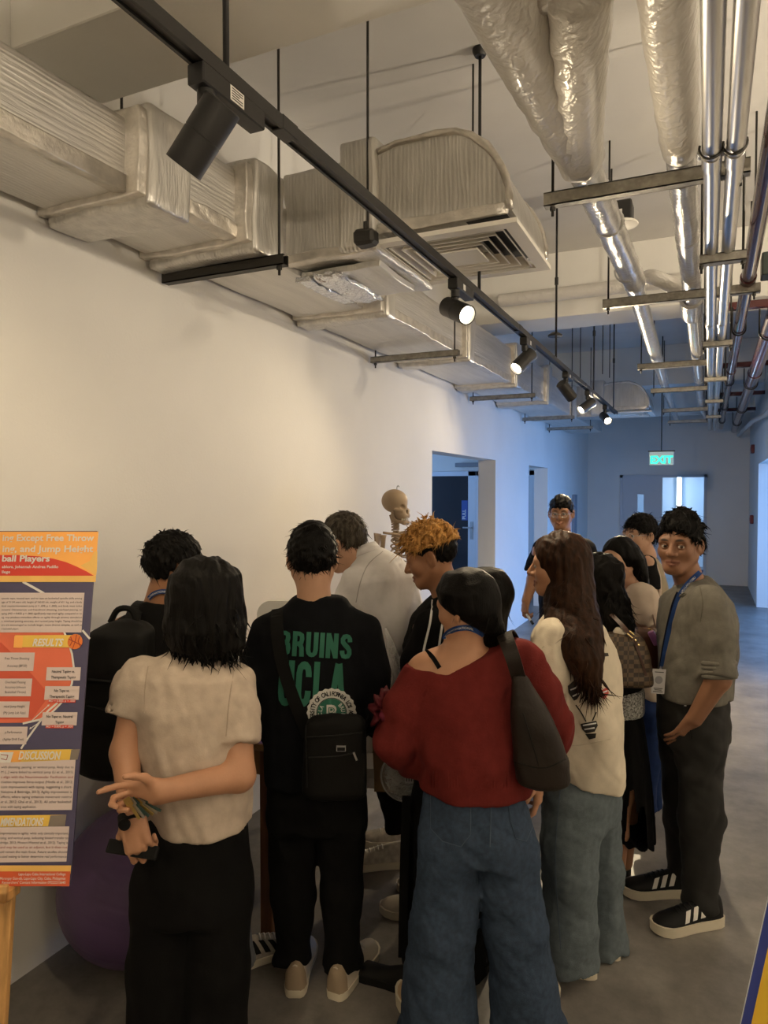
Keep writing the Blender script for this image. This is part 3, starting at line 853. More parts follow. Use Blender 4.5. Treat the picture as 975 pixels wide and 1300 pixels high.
# ------------------------------------------------------------------ solid modelling: distance fields meshed by surface nets
def net(V, lo, h):
    """surface nets on a dense array of signed distances"""
    S = V < 0
    nx, ny, nz = V.shape
    c = np.zeros((nx - 1, ny - 1, nz - 1), np.int8)
    for dx in (0, 1):
        for dy in (0, 1):
            for dz in (0, 1):
                c += S[dx:nx - 1 + dx, dy:ny - 1 + dy, dz:nz - 1 + dz]
    act = (c > 0) & (c < 8)
    I = np.argwhere(act)
    if len(I) == 0: return np.zeros((0, 3)), np.zeros((0, 4), int)
    corners = [(dx, dy, dz) for dx in (0, 1) for dy in (0, 1) for dz in (0, 1)]
    vals = {q: V[I[:, 0] + q[0], I[:, 1] + q[1], I[:, 2] + q[2]] for q in corners}
    acc = np.zeros((len(I), 3)); cnt = np.zeros(len(I))
    for q in corners:
        for ax in range(3):
            if q[ax] == 0:
                p = list(q); p[ax] = 1; p = tuple(p)
                a, b_ = vals[q], vals[p]
                m = (a < 0) != (b_ < 0)
                t = np.where(m, a / np.where(m, a - b_, 1), 0)
                for k in range(3):
                    acc[:, k] += np.where(m, q[k] + (t if k == ax else 0), 0)
                cnt += m
    verts = lo + (I + acc / cnt[:, None]) * h
    idx = np.full(act.shape, -1, np.int64)
    idx[act] = np.arange(len(I))
    faces = []
    for ax in range(3):
        sl0 = [slice(1, -1)] * 3; sl1 = [slice(1, -1)] * 3
        sl0[ax] = slice(0, -1); sl1[ax] = slice(1, None)
        a, b_ = S[tuple(sl0)], S[tuple(sl1)]
        E_ = np.argwhere(a != b_)
        if not len(E_): continue
        inside = a[tuple(E_.T)]
        off = np.ones(3, int); off[ax] = 0
        E_ = E_ + off
        u, v = [(1, 2), (2, 0), (0, 1)][ax]
        eu = np.zeros(3, int); eu[u] = 1
        ev = np.zeros(3, int); ev[v] = 1
        q = [E_ - eu - ev, E_ - ev, E_, E_ - eu]
        F = np.stack([idx[tuple(x.T)] for x in q], 1)
        F = np.where(inside[:, None], F, F[:, ::-1])
        faces.append(F)
    F = np.concatenate(faces)
    return verts, F[(F >= 0).all(1)]


def field_mesh(fn, lo, hi, h, skip=()):
    """mesh fn < 0 inside the box lo..hi with cell h; faces inside the boxes of skip are left out"""
    lo = np.asarray(lo, float); hi = np.asarray(hi, float)
    B = 6
    nb = np.maximum(1, np.ceil((hi - lo) / (h * B)).astype(int))
    g = [lo[k] + (np.arange(nb[k]) + 0.5) * B * h for k in range(3)]
    C = np.stack(np.meshgrid(*g, indexing='ij'), -1).reshape(-1, 3)
    dc = fn(C)
    V = np.repeat(np.repeat(np.repeat(dc.reshape(nb), B, 0), B, 1), B, 2).astype(np.float64)
    keep = np.argwhere((np.abs(dc) < B * h * 0.95 + 0.008).reshape(nb))
    loc = np.stack(np.meshgrid(*[np.arange(B)] * 3, indexing='ij'), -1).reshape(-1, 3)
    gi = (keep[:, None, :] * B + loc[None]).reshape(-1, 3)
    for s in range(0, len(gi), 400000):
        q = gi[s:s + 400000]
        V[q[:, 0], q[:, 1], q[:, 2]] = fn(lo + q * h)
    v, f = net(V, lo, h)
    for a, b_ in skip:
        cen = v[f].mean(1)
        f = f[~((cen > a) & (cen < b_)).all(1)]
    return v, f


def to_mesh(name, v, f, m, parent, tint=None):
    me = bpy.data.meshes.new(name)
    used = np.zeros(len(v), bool); used[f.ravel()] = True
    re = np.cumsum(used) - 1
    v2, f2 = v[used], re[f]
    me.vertices.add(len(v2)); me.vertices.foreach_set('co', v2.astype(np.float32).ravel())
    me.loops.add(f2.size); me.loops.foreach_set('vertex_index', f2.astype(np.int32).ravel())
    me.polygons.add(len(f2)); me.polygons.foreach_set('loop_start', (np.arange(len(f2)) * 4).astype(np.int32))
    me.polygons.foreach_set('loop_total', np.full(len(f2), 4, np.int32))
    me.update(calc_edges=True)
    if tint is not None:
        ca = me.color_attributes.new('tint', 'FLOAT_COLOR', 'POINT')
        c = np.ones((len(v2), 4), np.float32); c[:, :3] = tint(v2)
        ca.data.foreach_set('color', c.ravel())
    return link_mesh(name, me, m, parent, True)


def smin(a, b_, k):
    h = np.clip(0.5 + 0.5 * (b_ - a) / k, 0, 1)
    return b_ * (1 - h) + a * h - k * h * (1 - h)


def smax(a, b_, k): return -smin(-a, -b_, k)


def union(fs, k):
    def f(P):
        d = fs[0](P)
        for g in fs[1:]: d = smin(d, g(P), k)
        return d
    return f


def cone(a, b_, r1, r2, flat=None):
    """rounded cone; flat = (axis, factor) squeezes the section along axis"""
    a = np.asarray(a, float); b_ = np.asarray(b_, float); ba = b_ - a; L2 = ba @ ba + 1e-12
    if flat is not None:
        ax = np.asarray(flat[0], float); ax = ax / np.linalg.norm(ax); k = 1 / flat[1] - 1
    def f(P):
        q = P - a
        t = np.clip(q @ ba / L2, 0, 1)
        q = q - t[:, None] * ba
        if flat is not None:
            q = q + np.outer(q @ ax, ax) * k
            return (np.sqrt((q * q).sum(1)) - (r1 + (r2 - r1) * t)) * min(1.0, flat[1])
        return np.sqrt((q * q).sum(1)) - (r1 + (r2 - r1) * t)
    return f


def chain(pts, rs, k=0.02):
    return union([cone(pts[i], pts[i + 1], rs[i], rs[i + 1]) for i in range(len(pts) - 1)], k)


def ball(c, r):
    c = np.asarray(c, float)
    return lambda P: np.sqrt(((P - c) ** 2).sum(1)) - r


def ell(c, r, Mx=None):
    c = np.asarray(c, float); r = np.asarray(r, float)
    def f(P):
        q = P - c
        if Mx is not None: q = q @ Mx.T
        k0 = np.sqrt(((q / r) ** 2).sum(1)) + 1e-9
        k1 = np.sqrt(((q / r ** 2) ** 2).sum(1)) + 1e-9
        return k0 * (k0 - 1) / k1
    return f


def loft(secs, right, fwd, pw=2.0, cap=0.02):
    """secs: (centre, half width, half depth) from bottom to top; section axes right and fwd"""
    Cn = np.array([s[0] for s in secs], float); W = np.array([s[1] for s in secs]); D = np.array([s[2] for s in secs])
    right = np.asarray(right, float); fwd = np.asarray(fwd, float)
    ax = np.cross(right, fwd)
    ax /= np.linalg.norm(ax)
    T = Cn @ ax
    if T[-1] < T[0]: ax, T = -ax, -T
    def f(P):
        t = P @ ax
        tc = np.clip(t, T[0], T[-1])
        w = np.interp(tc, T, W); d = np.interp(tc, T, D)
        c = np.stack([np.interp(tc, T, Cn[:, k]) for k in range(3)], 1)
        q = P - c
        x, y = q @ right, q @ fwd
        if pw == 2.0:
            k0 = np.sqrt((x / w) ** 2 + (y / d) ** 2) + 1e-9
        else:
            k0 = ((np.abs(x) / w) ** pw + (np.abs(y) / d) ** pw + 1e-12) ** (1 / pw)
        k1 = np.sqrt((x / w ** 2) ** 2 + (y / d ** 2) ** 2) + 1e-6
        ds = np.where(k0 < 0.3, -np.minimum(w, d) * (1 - k0), k0 * (k0 - 1) / k1)
        dz = np.maximum(T[0] - t, t - T[-1])
        return smax(ds, dz, cap)
    return f


def plane(p, n):
    p = np.asarray(p, float); n = np.asarray(n, float); n = n / np.linalg.norm(n)
    return lambda P: (P - p) @ n


def folds(seed, amp, freq=22.0, stretch=(1, 1, 0.35), n=5):
    """soft cloth creases"""
    r = np.random.default_rng(seed)
    K = r.normal(size=(n, 3)) * freq * np.asarray(stretch); ph = r.uniform(0, 6.28, n)
    K2 = r.normal(size=(n, 3)) * freq * 0.5; p2 = r.uniform(0, 6.28, n)
    K3 = r.normal(size=(n, 3)) * freq * 2.7 * np.maximum(np.asarray(stretch), 0.5); p3 = r.uniform(0, 6.28, n)
    def f(P):
        s = np.zeros(len(P))
        for i in range(n):
            s += np.sin(P @ K[i] + ph[i] + 1.6 * np.sin(P @ K2[i] + p2[i]))
        if freq < 60:      # sharper, finer creases between the broad folds
            for i in range(3):
                s += 0.5 * (1 - 2 * np.abs(np.sin(0.5 * (P @ K3[i]) + p3[i] + 1.3 * np.sin(P @ K2[i] * 2.1 + ph[i]))))
        return amp * s / math.sqrt(n)
    return f


def unit(v):
    v = np.asarray(v, float)
    return v / (np.linalg.norm(v) + 1e-12)


F0 = np.array([-math.sin(YAW), math.cos(YAW), 0.0])      # level direction away from the viewer
Zu = np.array([0, 0, 1.0])


def facing(r, f_, u=0.0):
    return unit(RT * r + F0 * f_ + np.array([0, 0, 1.0]) * u)


def head_frame(fdir, roll=0.0):
    y = unit(fdir)
    x = unit(np.cross(y, [0, 0, 1.0]))
    z = np.cross(x, y)
    c, s = math.cos(roll), math.sin(roll)
    return np.stack([c * x + s * z, y, -s * x + c * z])      # rows: right, forward, up


# ------------------------------------------------------------------ people
def head_field(hc, Mx, s, smile=0.0, ears=True, female=False, wide=1.0):
    """head with brow, sockets, nose, lips, chin and ears; own coordinates: x right, y forward, z up"""
    parts = [ell((0, -0.018, 0.032), (0.076, 0.097, 0.088)), ell((0, 0.018, -0.028), (0.061, 0.072, 0.084)),
             ell((0, 0.045, -0.085), (0.036, 0.042, 0.030))]
    jaw = [cone((-0.056, -0.005, -0.045), (-0.02, 0.062, -0.093), 0.022, 0.020), cone((0.056, -0.005, -0.045), (0.02, 0.062, -0.093), 0.022, 0.020)]
    cheeks = [ball((-0.04, 0.052, -0.022), 0.030), ball((0.04, 0.052, -0.022), 0.030)]
    brow = [cone((-0.040, 0.068, 0.022), (0.040, 0.068, 0.022), 0.020, 0.020)]
    base = union(parts + jaw + cheeks + brow, 0.022)
    nose = union([cone((0, 0.085, 0.014), (0, 0.108, -0.026), 0.0085, 0.0125), ball((-0.014, 0.095, -0.030), 0.0095), ball((0.014, 0.095, -0.030), 0.0095)], 0.008)
    wl = 0.026 + 0.007 * smile
    zl = -0.060 + 0.004 * smile
    ul = cone((-wl, 0.080 - 0.01 * smile, zl - 0.002 + 0.010 * smile), (0, 0.0895, zl), 0.0032, 0.0062)
    ul2 = cone((wl, 0.080 - 0.01 * smile, zl - 0.002 + 0.010 * smile), (0, 0.0895, zl), 0.0032, 0.0062)
    ll = cone((-wl * 0.8, 0.080, zl - 0.010 + 0.006 * smile), (0, 0.0885, zl - 0.0135), 0.0040, 0.0078)
    ll2 = cone((wl * 0.8, 0.080, zl - 0.010 + 0.006 * smile), (0, 0.0885, zl - 0.0135), 0.0040, 0.0078)
    groove = union([cone((-wl, 0.088 - 0.01 * smile, zl - 0.004 + 0.009 * smile), (0, 0.0965, zl - 0.0055), 0.0022, 0.0026), cone((wl, 0.088 - 0.01 * smile, zl - 0.004 + 0.009 * smile), (0, 0.0965, zl - 0.0055), 0.0022, 0.0026)], 0.004)
    sock = union([ell((-0.032, 0.096, 0.0), (0.020, 0.022, 0.0135)), ell((0.032, 0.096, 0.0), (0.020, 0.022, 0.0135))], 0.002)
    ear = None
    if ears:
        def ear_one(sg):
            ca, sa = math.cos(0.5), math.sin(0.5)      # ears flare outwards towards the back
            fr = np.array([[sg * ca, sa, 0], [-sg * sa, ca, 0], [0, 0, 1.0]])
            o = ell((sg * 0.081, -0.018, -0.006), (0.010, 0.021, 0.034), fr)
            i = ell((sg * 0.090, -0.009, -0.002), (0.009, 0.012, 0.021), fr)
            return lambda P: smax(o(P), -i(P), 0.006)
        ear = [ear_one(-1), ear_one(1)]
    def f(P):
        q = ((P - hc) @ Mx.T) / s
        q = q / np.array([wide, 1, 1])
        d = base(q)
        d = smax(d, -sock(q), 0.012)
        d = smin(d, nose(q), 0.008)
        lips = smin(smin(ul(q), ul2(q), 0.003), smin(ll(q), ll2(q), 0.003), 0.0025)
        d = smin(d, lips, 0.006)
        d = smax(d, -groove(q), 0.003)
        if ear:
            d = smin(d, smin(ear[0](q), ear[1](q), 0.005), 0.008)
        return d * s
    def tint(P):
        q = ((P - hc) @ Mx.T) / s
        t = np.ones((len(P), 3))
        lips = np.minimum(np.minimum(ul(q), ul2(q)), np.minimum(ll(q), ll2(q)))
        w = np.clip(1 - (lips - 0.0005) / 0.002, 0, 1) * (q[:, 1] > 0.06)
        t = t * (1 - w[:, None] * np.array([0.30, 0.48, 0.46]) * (1.0 if not female else 1.15))
        if smile:
            g = np.clip(1 - np.abs(groove(q)) / 0.004, 0, 1) * (np.abs(q[:, 0]) < 0.02) * (q[:, 1] > 0.07)
            t = t * (1 + g[:, None] * np.array([1.0, 1.6, 1.9]))
        b_ = np.clip(1 - np.abs(np.sqrt((q[:, 0] / 0.9) ** 2) - 0.033) / 0.022, 0, 1) * np.clip(1 - np.abs(q[:, 2] - 0.023 - 0.004 * np.sin((np.abs(q[:, 0]) - 0.012) * 70)) / 0.0060, 0, 1) * (q[:, 1] > 0.05)
        b_ = np.clip(b_ * 3.0, 0, 1)
        t = t * (1 - b_[:, None] * (0.90 if not female else 0.7))
        ey = np.sqrt((np.abs(q[:, 0]) - 0.032) ** 2 / 1.7 ** 2 + (q[:, 2] - 0.0045) ** 2 * 4.0)
        ls = np.clip(1 - ey / 0.0085, 0, 1) * (q[:, 1] > 0.06)
        t = t * (1 - np.clip(ls * 1.6, 0, 0.75)[:, None])
        return t
    return f, tint


def hand_field(wr, fing, nrm, side, curl=(30, 35, 40, 45), thumb=(30, 0.5), s=1.0, spread=1.0):
    """palm plus five fingers. fing: direction of the fingers, nrm: out of the back of the hand, side +1 when the thumb lies to fing x nrm"""
    y = unit(fing); z = unit(np.asarray(nrm, float) - y * (np.asarray(nrm, float) @ y)); x = np.cross(y, z) * side
    L = lambda a, b_, c: np.asarray(wr, float) + s * (x * a + y * b_ + z * c)
    parts = [cone(L(0.022, 0.02, 0), L(0.028, 0.082, 0.003), 0.016 * s, 0.0125 * s), cone(L(-0.002, 0.012, 0), L(0.004, 0.086, 0.005), 0.017 * s, 0.0125 * s),
             cone(L(-0.022, 0.016, 0), L(-0.026, 0.076, 0.001), 0.015 * s, 0.0115 * s), cone(L(0, -0.02, 0), L(0, 0.03, 0), 0.025 * s, 0.024 * s, (z, 0.72))]
    palm = union(parts, 0.016 * s)
    fs = []
    lens = ((0.040, 0.025, 0.020), (0.045, 0.029, 0.022), (0.042, 0.026, 0.021), (0.033, 0.020, 0.018))
    bx = (0.029, 0.0095, -0.010, -0.028)
    by = (0.085, 0.090, 0.086, 0.077)
    for i in range(4):
        p = L(bx[i], by[i], 0.002)
        a = math.radians(curl[i] * 0.7)
        sp = math.radians((1.5 - i) * 4 * spread)
        pts = [p]
        ang = a
        for j, l in enumerate(lens[i]):
            d = (y * math.cos(sp) + x * math.sin(sp)) * math.cos(ang) - z * math.sin(ang)
            pts.append(pts[-1] + d * l * s)
            ang += math.radians(curl[i] * (1.15 if j == 0 else 0.8))
        r0 = (0.0092, 0.0095, 0.0090, 0.0080)[i] * s
        fs.append(chain(pts, [r0, r0 * 0.95, r0 * 0.88, r0 * 0.76], 0.004))
    ta, tc = math.radians(thumb[0]), thumb[1]
    p = L(0.026, 0.022, -0.004)
    d1 = x * math.cos(ta) * 0.75 + y * 0.75 * math.sin(ta + 0.5) - z * 0.35 * tc
    p1 = p + unit(d1) * 0.036 * s
    d2 = unit(unit(d1) + y * 0.5 - z * 0.5 * tc)
    p2 = p1 + d2 * 0.032 * s
    d3 = unit(d2 + y * 0.35 - z * 0.45 * tc)
    p3 = p2 + d3 * 0.026 * s
    th = chain([p, p1, p2, p3], [0.0145 * s, 0.0115 * s, 0.0098 * s, 0.0078 * s], 0.006)
    def f(P):
        d = palm(P)
        e = fs[0](P)
        for g in fs[1:]: e = np.minimum(e, g(P))
        d = smin(d, e, 0.006 * s)
        return smin(d, th(P), 0.010 * s)
    c = np.asarray(wr, float) + y * 0.085 * s
    return f, (c - 0.125 * s, c + 0.125 * s)


def eyes(parent, hc, Mx, s, gaze=(0, 0), lid=0.35, col=(0.035, 0.018, 0.010)):
    """eyeballs with iris and pupil, and lids over them"""
    mw = mat('eye_white', (0.42, 0.38, 0.34), 0.3); mi = mat('iris', col, 0.2)
    for sg in (-1, 1):
        c = np.asarray(hc) + s * (Mx.T @ np.array([sg * 0.032, 0.0745, 0.001]))
        b = BM(); bmesh.ops.create_icosphere(b, subdivisions=3, radius=0.0125 * s, matrix=Matrix.Translation(Vector(c)))
        e = obj('eye', b, mw, parent, smooth=True)
        g = unit(Mx.T @ np.array([gaze[0], 1, gaze[1]]))
        b = BM(); lathe(b, [(0, 0.0131 * s), (0.0035 * s, 0.0129 * s), (0.0066 * s, 0.0113 * s)], c, g, 16); obj('iris', b, mi, e, smooth=True)
    return


def lids_field(hc, Mx, s, open_=0.5):
    """upper and lower lids as part of the skin"""
    fs = []
    def one(sg):
        c = np.array([sg * 0.032, 0.0745, 0.001])
        sh = ball(c, 0.0142)
        up = plane(c + np.array([0, 0.0, 0.0015 + 0.0045 * open_]), (0, 0.18, -1))
        dn = plane(c + np.array([0, 0.0, -0.0036]), (0, 0.10, 1))
        return lambda q: np.minimum(np.maximum(sh(q), up(q)), np.maximum(sh(q), dn(q)))
    a, b_ = one(-1), one(1)
    return lambda P: smin(a(((P - hc) @ Mx.T) / s), b_(((P - hc) @ Mx.T) / s), 0.001) * s


def glasses(parent, hc, Mx, s, m):
    b = BM()
    T = lambda x, y, z: np.asarray(hc) + s * (Mx.T @ np.array([x, y, z]))
    for sg in (-1, 1):
        a = np.linspace(0, 2 * math.pi, 25)
        tube(b, [T(sg * 0.034 + 0.024 * math.cos(q), 0.104 - 0.006 * abs(math.cos(q)), -0.003 + 0.019 * math.sin(q)) for q in a], 0.0014 * s, 6, cap=False)
        tube(b, [T(sg * 0.058, 0.098, 0.004), T(sg * 0.078, 0.06, 0.006), T(sg * 0.082, -0.01, 0.008)], 0.0014 * s, 6)
    tube(b, [T(-0.011, 0.105, 0.0), T(0, 0.108, 0.004), T(0.011, 0.105, 0.0)], 0.0014 * s, 6)
    g = obj('glasses', b, m, parent, smooth=True)
    b = BM()
    for sg in (-1, 1):
        vs = [b.verts.new(T(sg * 0.034 + 0.023 * math.cos(q), 0.1035 - 0.006 * abs(math.cos(q)), -0.003 + 0.018 * math.sin(q))) for q in np.linspace(0, 2 * math.pi, 20, endpoint=False)]
        b.faces.new(vs)
    obj('spectacle_lens', b, M['lens_glass'], g)


def blades(v, f, n, length, flow, lift=0.25, width=0.0035, seed=0, sel=None, sag=0.3, segs=4, curl=0.25):
    """tapering locks rooted on the hair surface; flow(points) gives their run"""
    r = np.random.default_rng(seed)
    cen = v[f].mean(1)
    nr = np.cross(v[f[:, 2]] - v[f[:, 0]], v[f[:, 3]] - v[f[:, 1]])
    nr /= np.linalg.norm(nr, axis=1)[:, None] + 1e-12
    ids = np.arange(len(f))
    if sel is not None:
        ids = ids[sel(cen)]
    if len(ids) == 0: return np.zeros((0, 3)), np.zeros((0, 4), int)
    pk = r.choice(ids, n)
    P, Nn = cen[pk], nr[pk]
    D = flow(P) + r.normal(size=(n, 3)) * 0.28
    D -= Nn * (D * Nn).sum(1)[:, None]
    D /= np.linalg.norm(D, axis=1)[:, None] + 1e-9
    Lg = length * r.uniform(0.5, 1.15, n)
    sd = np.cross(D, Nn)
    curlv = r.normal(size=(n, 3)) * curl
    vs, fs = [], []
    W = width * r.uniform(0.6, 1.3, n)
    for k in range(segs + 1):
        t = k / segs
        c = P - Nn * 0.004 + (D + Nn * lift * (1 - t * 0.7) + curlv * t * t - np.array([0, 0, 1.0]) * sag * t * t) * (Lg * t)[:, None]
        w = (W * (1 - t ** 1.5) + 0.0003)[:, None]
        vs.append(np.stack([c - sd * w, c + Nn * w * 0.6, c + sd * w], 1))
    V = np.stack(vs, 1).reshape(-1, 3)      # n, segs+1, 3
    base = (np.arange(n) * (segs + 1) * 3)[:, None]
    for k in range(segs):
        for a, b_ in ((0, 1), (1, 2), (2, 0)):
            fs.append(np.concatenate([base + k * 3 + a, base + k * 3 + b_, base + (k + 1) * 3 + b_, base + (k + 1) * 3 + a], 1))
    return V, np.concatenate(fs)


def hair_obj(name, fn, lo, hi, h, m, parent, locks=()):
    v, f = field_mesh(fn, lo, hi, h)
    allv, allf = [v], [f]
    off = len(v)
    for kw in locks:
        bv, bf = blades(v, f, **kw)
        if len(bv) == 0: continue
        allv.append(bv); allf.append(bf + off); off += len(bv)
    return to_mesh(name, np.concatenate(allv), np.concatenate(allf), m, parent)


def short_hair(hc, Mx, s, top=0.022, side=0.010, front=0.060, tuft=0.004, seed=0, part=0.0, back=-0.075, fringe=0.0):
    """cap of hair above a hairline; own head coordinates"""
    cap_ = ell((0, -0.020, 0.034), (0.076 + side, 0.099 + side, 0.089 + top))
    w = folds(seed, tuft, 120, (1, 1, 1), 6)
    ys = np.array([-0.13, -0.075, -0.048, -0.034, 0.006, 0.016, 0.030, 0.055, 0.075, 0.12]); zs = np.array([back, back + 0.005, -0.045, 0.022, 0.024, 0.012, 0.020, front - 0.014, front, front - fringe])
    def f(P):
        q = ((P - hc) @ Mx.T) / s
        d = cap_(q) + w(q)
        zc = np.interp(q[:, 1], ys, zs) + 0.004 * np.sin(q[:, 0] * 170 + seed) + 0.003 * np.sin(q[:, 0] * 410 + 2)
        return smax(d, (zc - q[:, 2]) * 0.8, 0.010) * s
    return f, np.asarray(hc) - 0.17 * s, np.asarray(hc) + 0.17 * s


def head_flow(hc, Mx, s, mode='crown', fwd=0.6):
    """direction hair runs from the crown"""
    cr = np.asarray(hc) + s * (Mx.T @ np.array([0.0, -0.065, 0.115]))
    yv = Mx[1]
    def f(P):
        d = P - cr
        d /= np.linalg.norm(d, axis=1)[:, None] + 1e-9
        if mode == 'crown': return d + yv * fwd * 0.3 - np.array([0, 0, 0.2])
        if mode == 'down': return np.tile(np.array([0, 0, -1.0]), (len(P), 1)) + d * 0.3
        return d * 0.4 + yv * fwd + np.array([0, 0, 0.3])
    return f


def shoe(parent, heel, direction, L, W, mats, style='sneaker', H=0.075, sole=0.028, floor=0.0, tilt=0.0):
    """one shoe: upper, sole, toe cap, heel tab, laces"""
    d = unit([direction[0], direction[1], 0]); r = np.array([d[1], -d[0], 0.0]); z = np.array([0, 0, 1.0])
    heel = np.array([heel[0], heel[1], floor])
    G = lambda u, v, h: heel + d * u * L + r * v * W + z * h
    us = np.array([0.0, 0.03, 0.10, 0.22, 0.38, 0.55, 0.70, 0.82, 0.92, 0.98, 1.0])
    wd = np.array([0.16, 0.27, 0.34, 0.355, 0.34, 0.38, 0.44, 0.44, 0.35, 0.20, 0.07])
    hg = np.array([0.80, 0.98, 1.0, 0.97, 0.86, 0.70, 0.56, 0.46, 0.38, 0.28, 0.18]) * H
    off = np.array([0, 0, 0, 0, 0.0, 0.01, 0.02, 0.03, 0.03, 0.02, 0.01])
    if style == 'flat': hg = hg * np.array([1, 1, 0.9, 0.75, 0.62, 0.60, 0.62, 0.7, 0.8, 0.9, 1.0])
    b = BM(); rings = []
    nn = 11
    for u, w, h, o in zip(us, wd, hg, off):
        ring = []
        for j in range(nn):
            a = math.pi * j / (nn - 1)
            ca, sa = math.cos(a), math.sin(a)
            x = w * (abs(ca) ** 0.75) * (1 if ca > 0 else -1) * (0.62 + 0.38 * (1 - sa ** 2) if u < 0.5 else 0.72 + 0.28 * (1 - sa ** 2))
            ring.append(b.verts.new(G(u, x + o, sole * 0.8 + h * sa ** 0.8)))
        rings.append(ring)
    for a, c in zip(rings, rings[1:]):
        for j in range(nn - 1): b.faces.new((a[j], a[j + 1], c[j + 1], c[j]))
        b.faces.new((a[nn - 1], a[0], c[0], c[nn - 1]))
    b.faces.new(rings[0]); b.faces.new(list(reversed(rings[-1])))
    bmesh.ops.recalc_face_normals(b, faces=b.faces[:])
    up = obj('shoe', b, mats[0], parent, angle=60)
    b = BM(); lo, hi = [], []
    outl = [(u, w + 0.035, o) for u, w, o in zip(us, wd, off)] + [(u, -(w + 0.035), o) for u, w, o in reversed(list(zip(us, wd, off)))]
    for u, w, o in outl:
        uu = u * 1.03 - 0.012
        lift = 0.012 * max(0, (u - 0.8) / 0.2) ** 2
        lo.append(b.verts.new(G(uu, w * 0.94 + o, 0.001 + lift))); hi.append(b.verts.new(G(uu, w + o, sole + lift * 0.6)))
    k = len(lo)
    b.faces.new(lo); b.faces.new(list(reversed(hi)))
    for j in range(k): b.faces.new((lo[j], lo[(j + 1) % k], hi[(j + 1) % k], hi[j]))
    bmesh.ops.recalc_face_normals(b, faces=b.faces[:])
    so = obj('sole', b, mats[1], up, angle=50)
    if style in ('sneaker', 'stripes', 'court'):
        b = BM()
        for i in range(5):
            u = 0.42 + i * 0.065
            h = np.interp(u, us, hg) + sole * 0.8 + 0.003
            tube(b, [G(u, -0.16, h - 0.010), G(u + 0.01, 0, h + 0.001), G(u, 0.20, h - 0.010)], 0.0032, 6)
        obj('laces', b, mats[2], up, smooth=True)
    if style == 'stripes':
        def side_pt(u, t, sg):
            h = np.interp(u, us, hg); w = np.interp(u, us, wd); o = np.interp(u, us, off)
            a = t * math.pi / 2
            ca, sa = math.cos(a), math.sin(a)
            x = w * ca ** 0.75 * (0.62 + 0.38 * (1 - sa ** 2) if u < 0.5 else 0.72 + 0.28 * (1 - sa ** 2))
            return b.verts.new(G(u, sg * (x + 0.035 * (1 - t * 0.6)) + o, sole * 0.8 + h * sa ** 0.8 + 0.0025 * t))
        for sg in (-1, 1):
            for i in range(3):
                b = BM(); u0 = 0.36 + i * 0.125
                rows_ = [[side_pt(u0 + dw - 0.16 * t, t, sg) for dw in (0.0, 0.035, 0.07)] for t in np.linspace(0.16, 0.62, 7)]
                for r0, r1 in zip(rows_, rows_[1:]):
                    for k_ in range(2): b.faces.new((r0[k_], r0[k_ + 1], r1[k_ + 1], r1[k_]))
                obj('stripe', b, mats[3], up, smooth=True)
    if style == 'court':
        b = BM(); rr = []
        for u, k_ in ((-0.012, 0.20), (0.02, 0.30), (0.10, 0.36)):
            h = np.interp(max(u, 0), us, hg)
            rr.append([b.verts.new(G(u, k_ * math.cos(a), sole * 0.9 + (h * 0.98) * max(0, math.sin(a)) ** 0.8 + 0.002)) for a in np.linspace(0, math.pi, 9)])
        for a, c in zip(rr, rr[1:]):
            for j in range(8): b.faces.new((a[j], a[j + 1], c[j + 1], c[j]))
        b.faces.new(rr[0])
        bmesh.ops.recalc_face_normals(b, faces=b.faces[:])
        obj('heel_tab', b, mats[3], up, smooth=True)
    return up


def cloth(name, fn, lo, hi, h, m, parent):
    v, f = field_mesh(fn, lo, hi, h)
    return to_mesh(name, v, f, m, parent)


def surf(*objs):
    """tree of one or more meshed objects in world coordinates"""
    V, Fc = [], []
    for o in objs:
        me = o.data
        co = np.empty(len(me.vertices) * 3); me.vertices.foreach_get('co', co)
        co = co.reshape(-1, 3) + np.array(world_loc(o))
        k = len(V)
        V += co.tolist(); Fc += [tuple(i + k for i in p.vertices) for p in me.polygons]
    return BVHTree.FromPolygons(V, Fc)


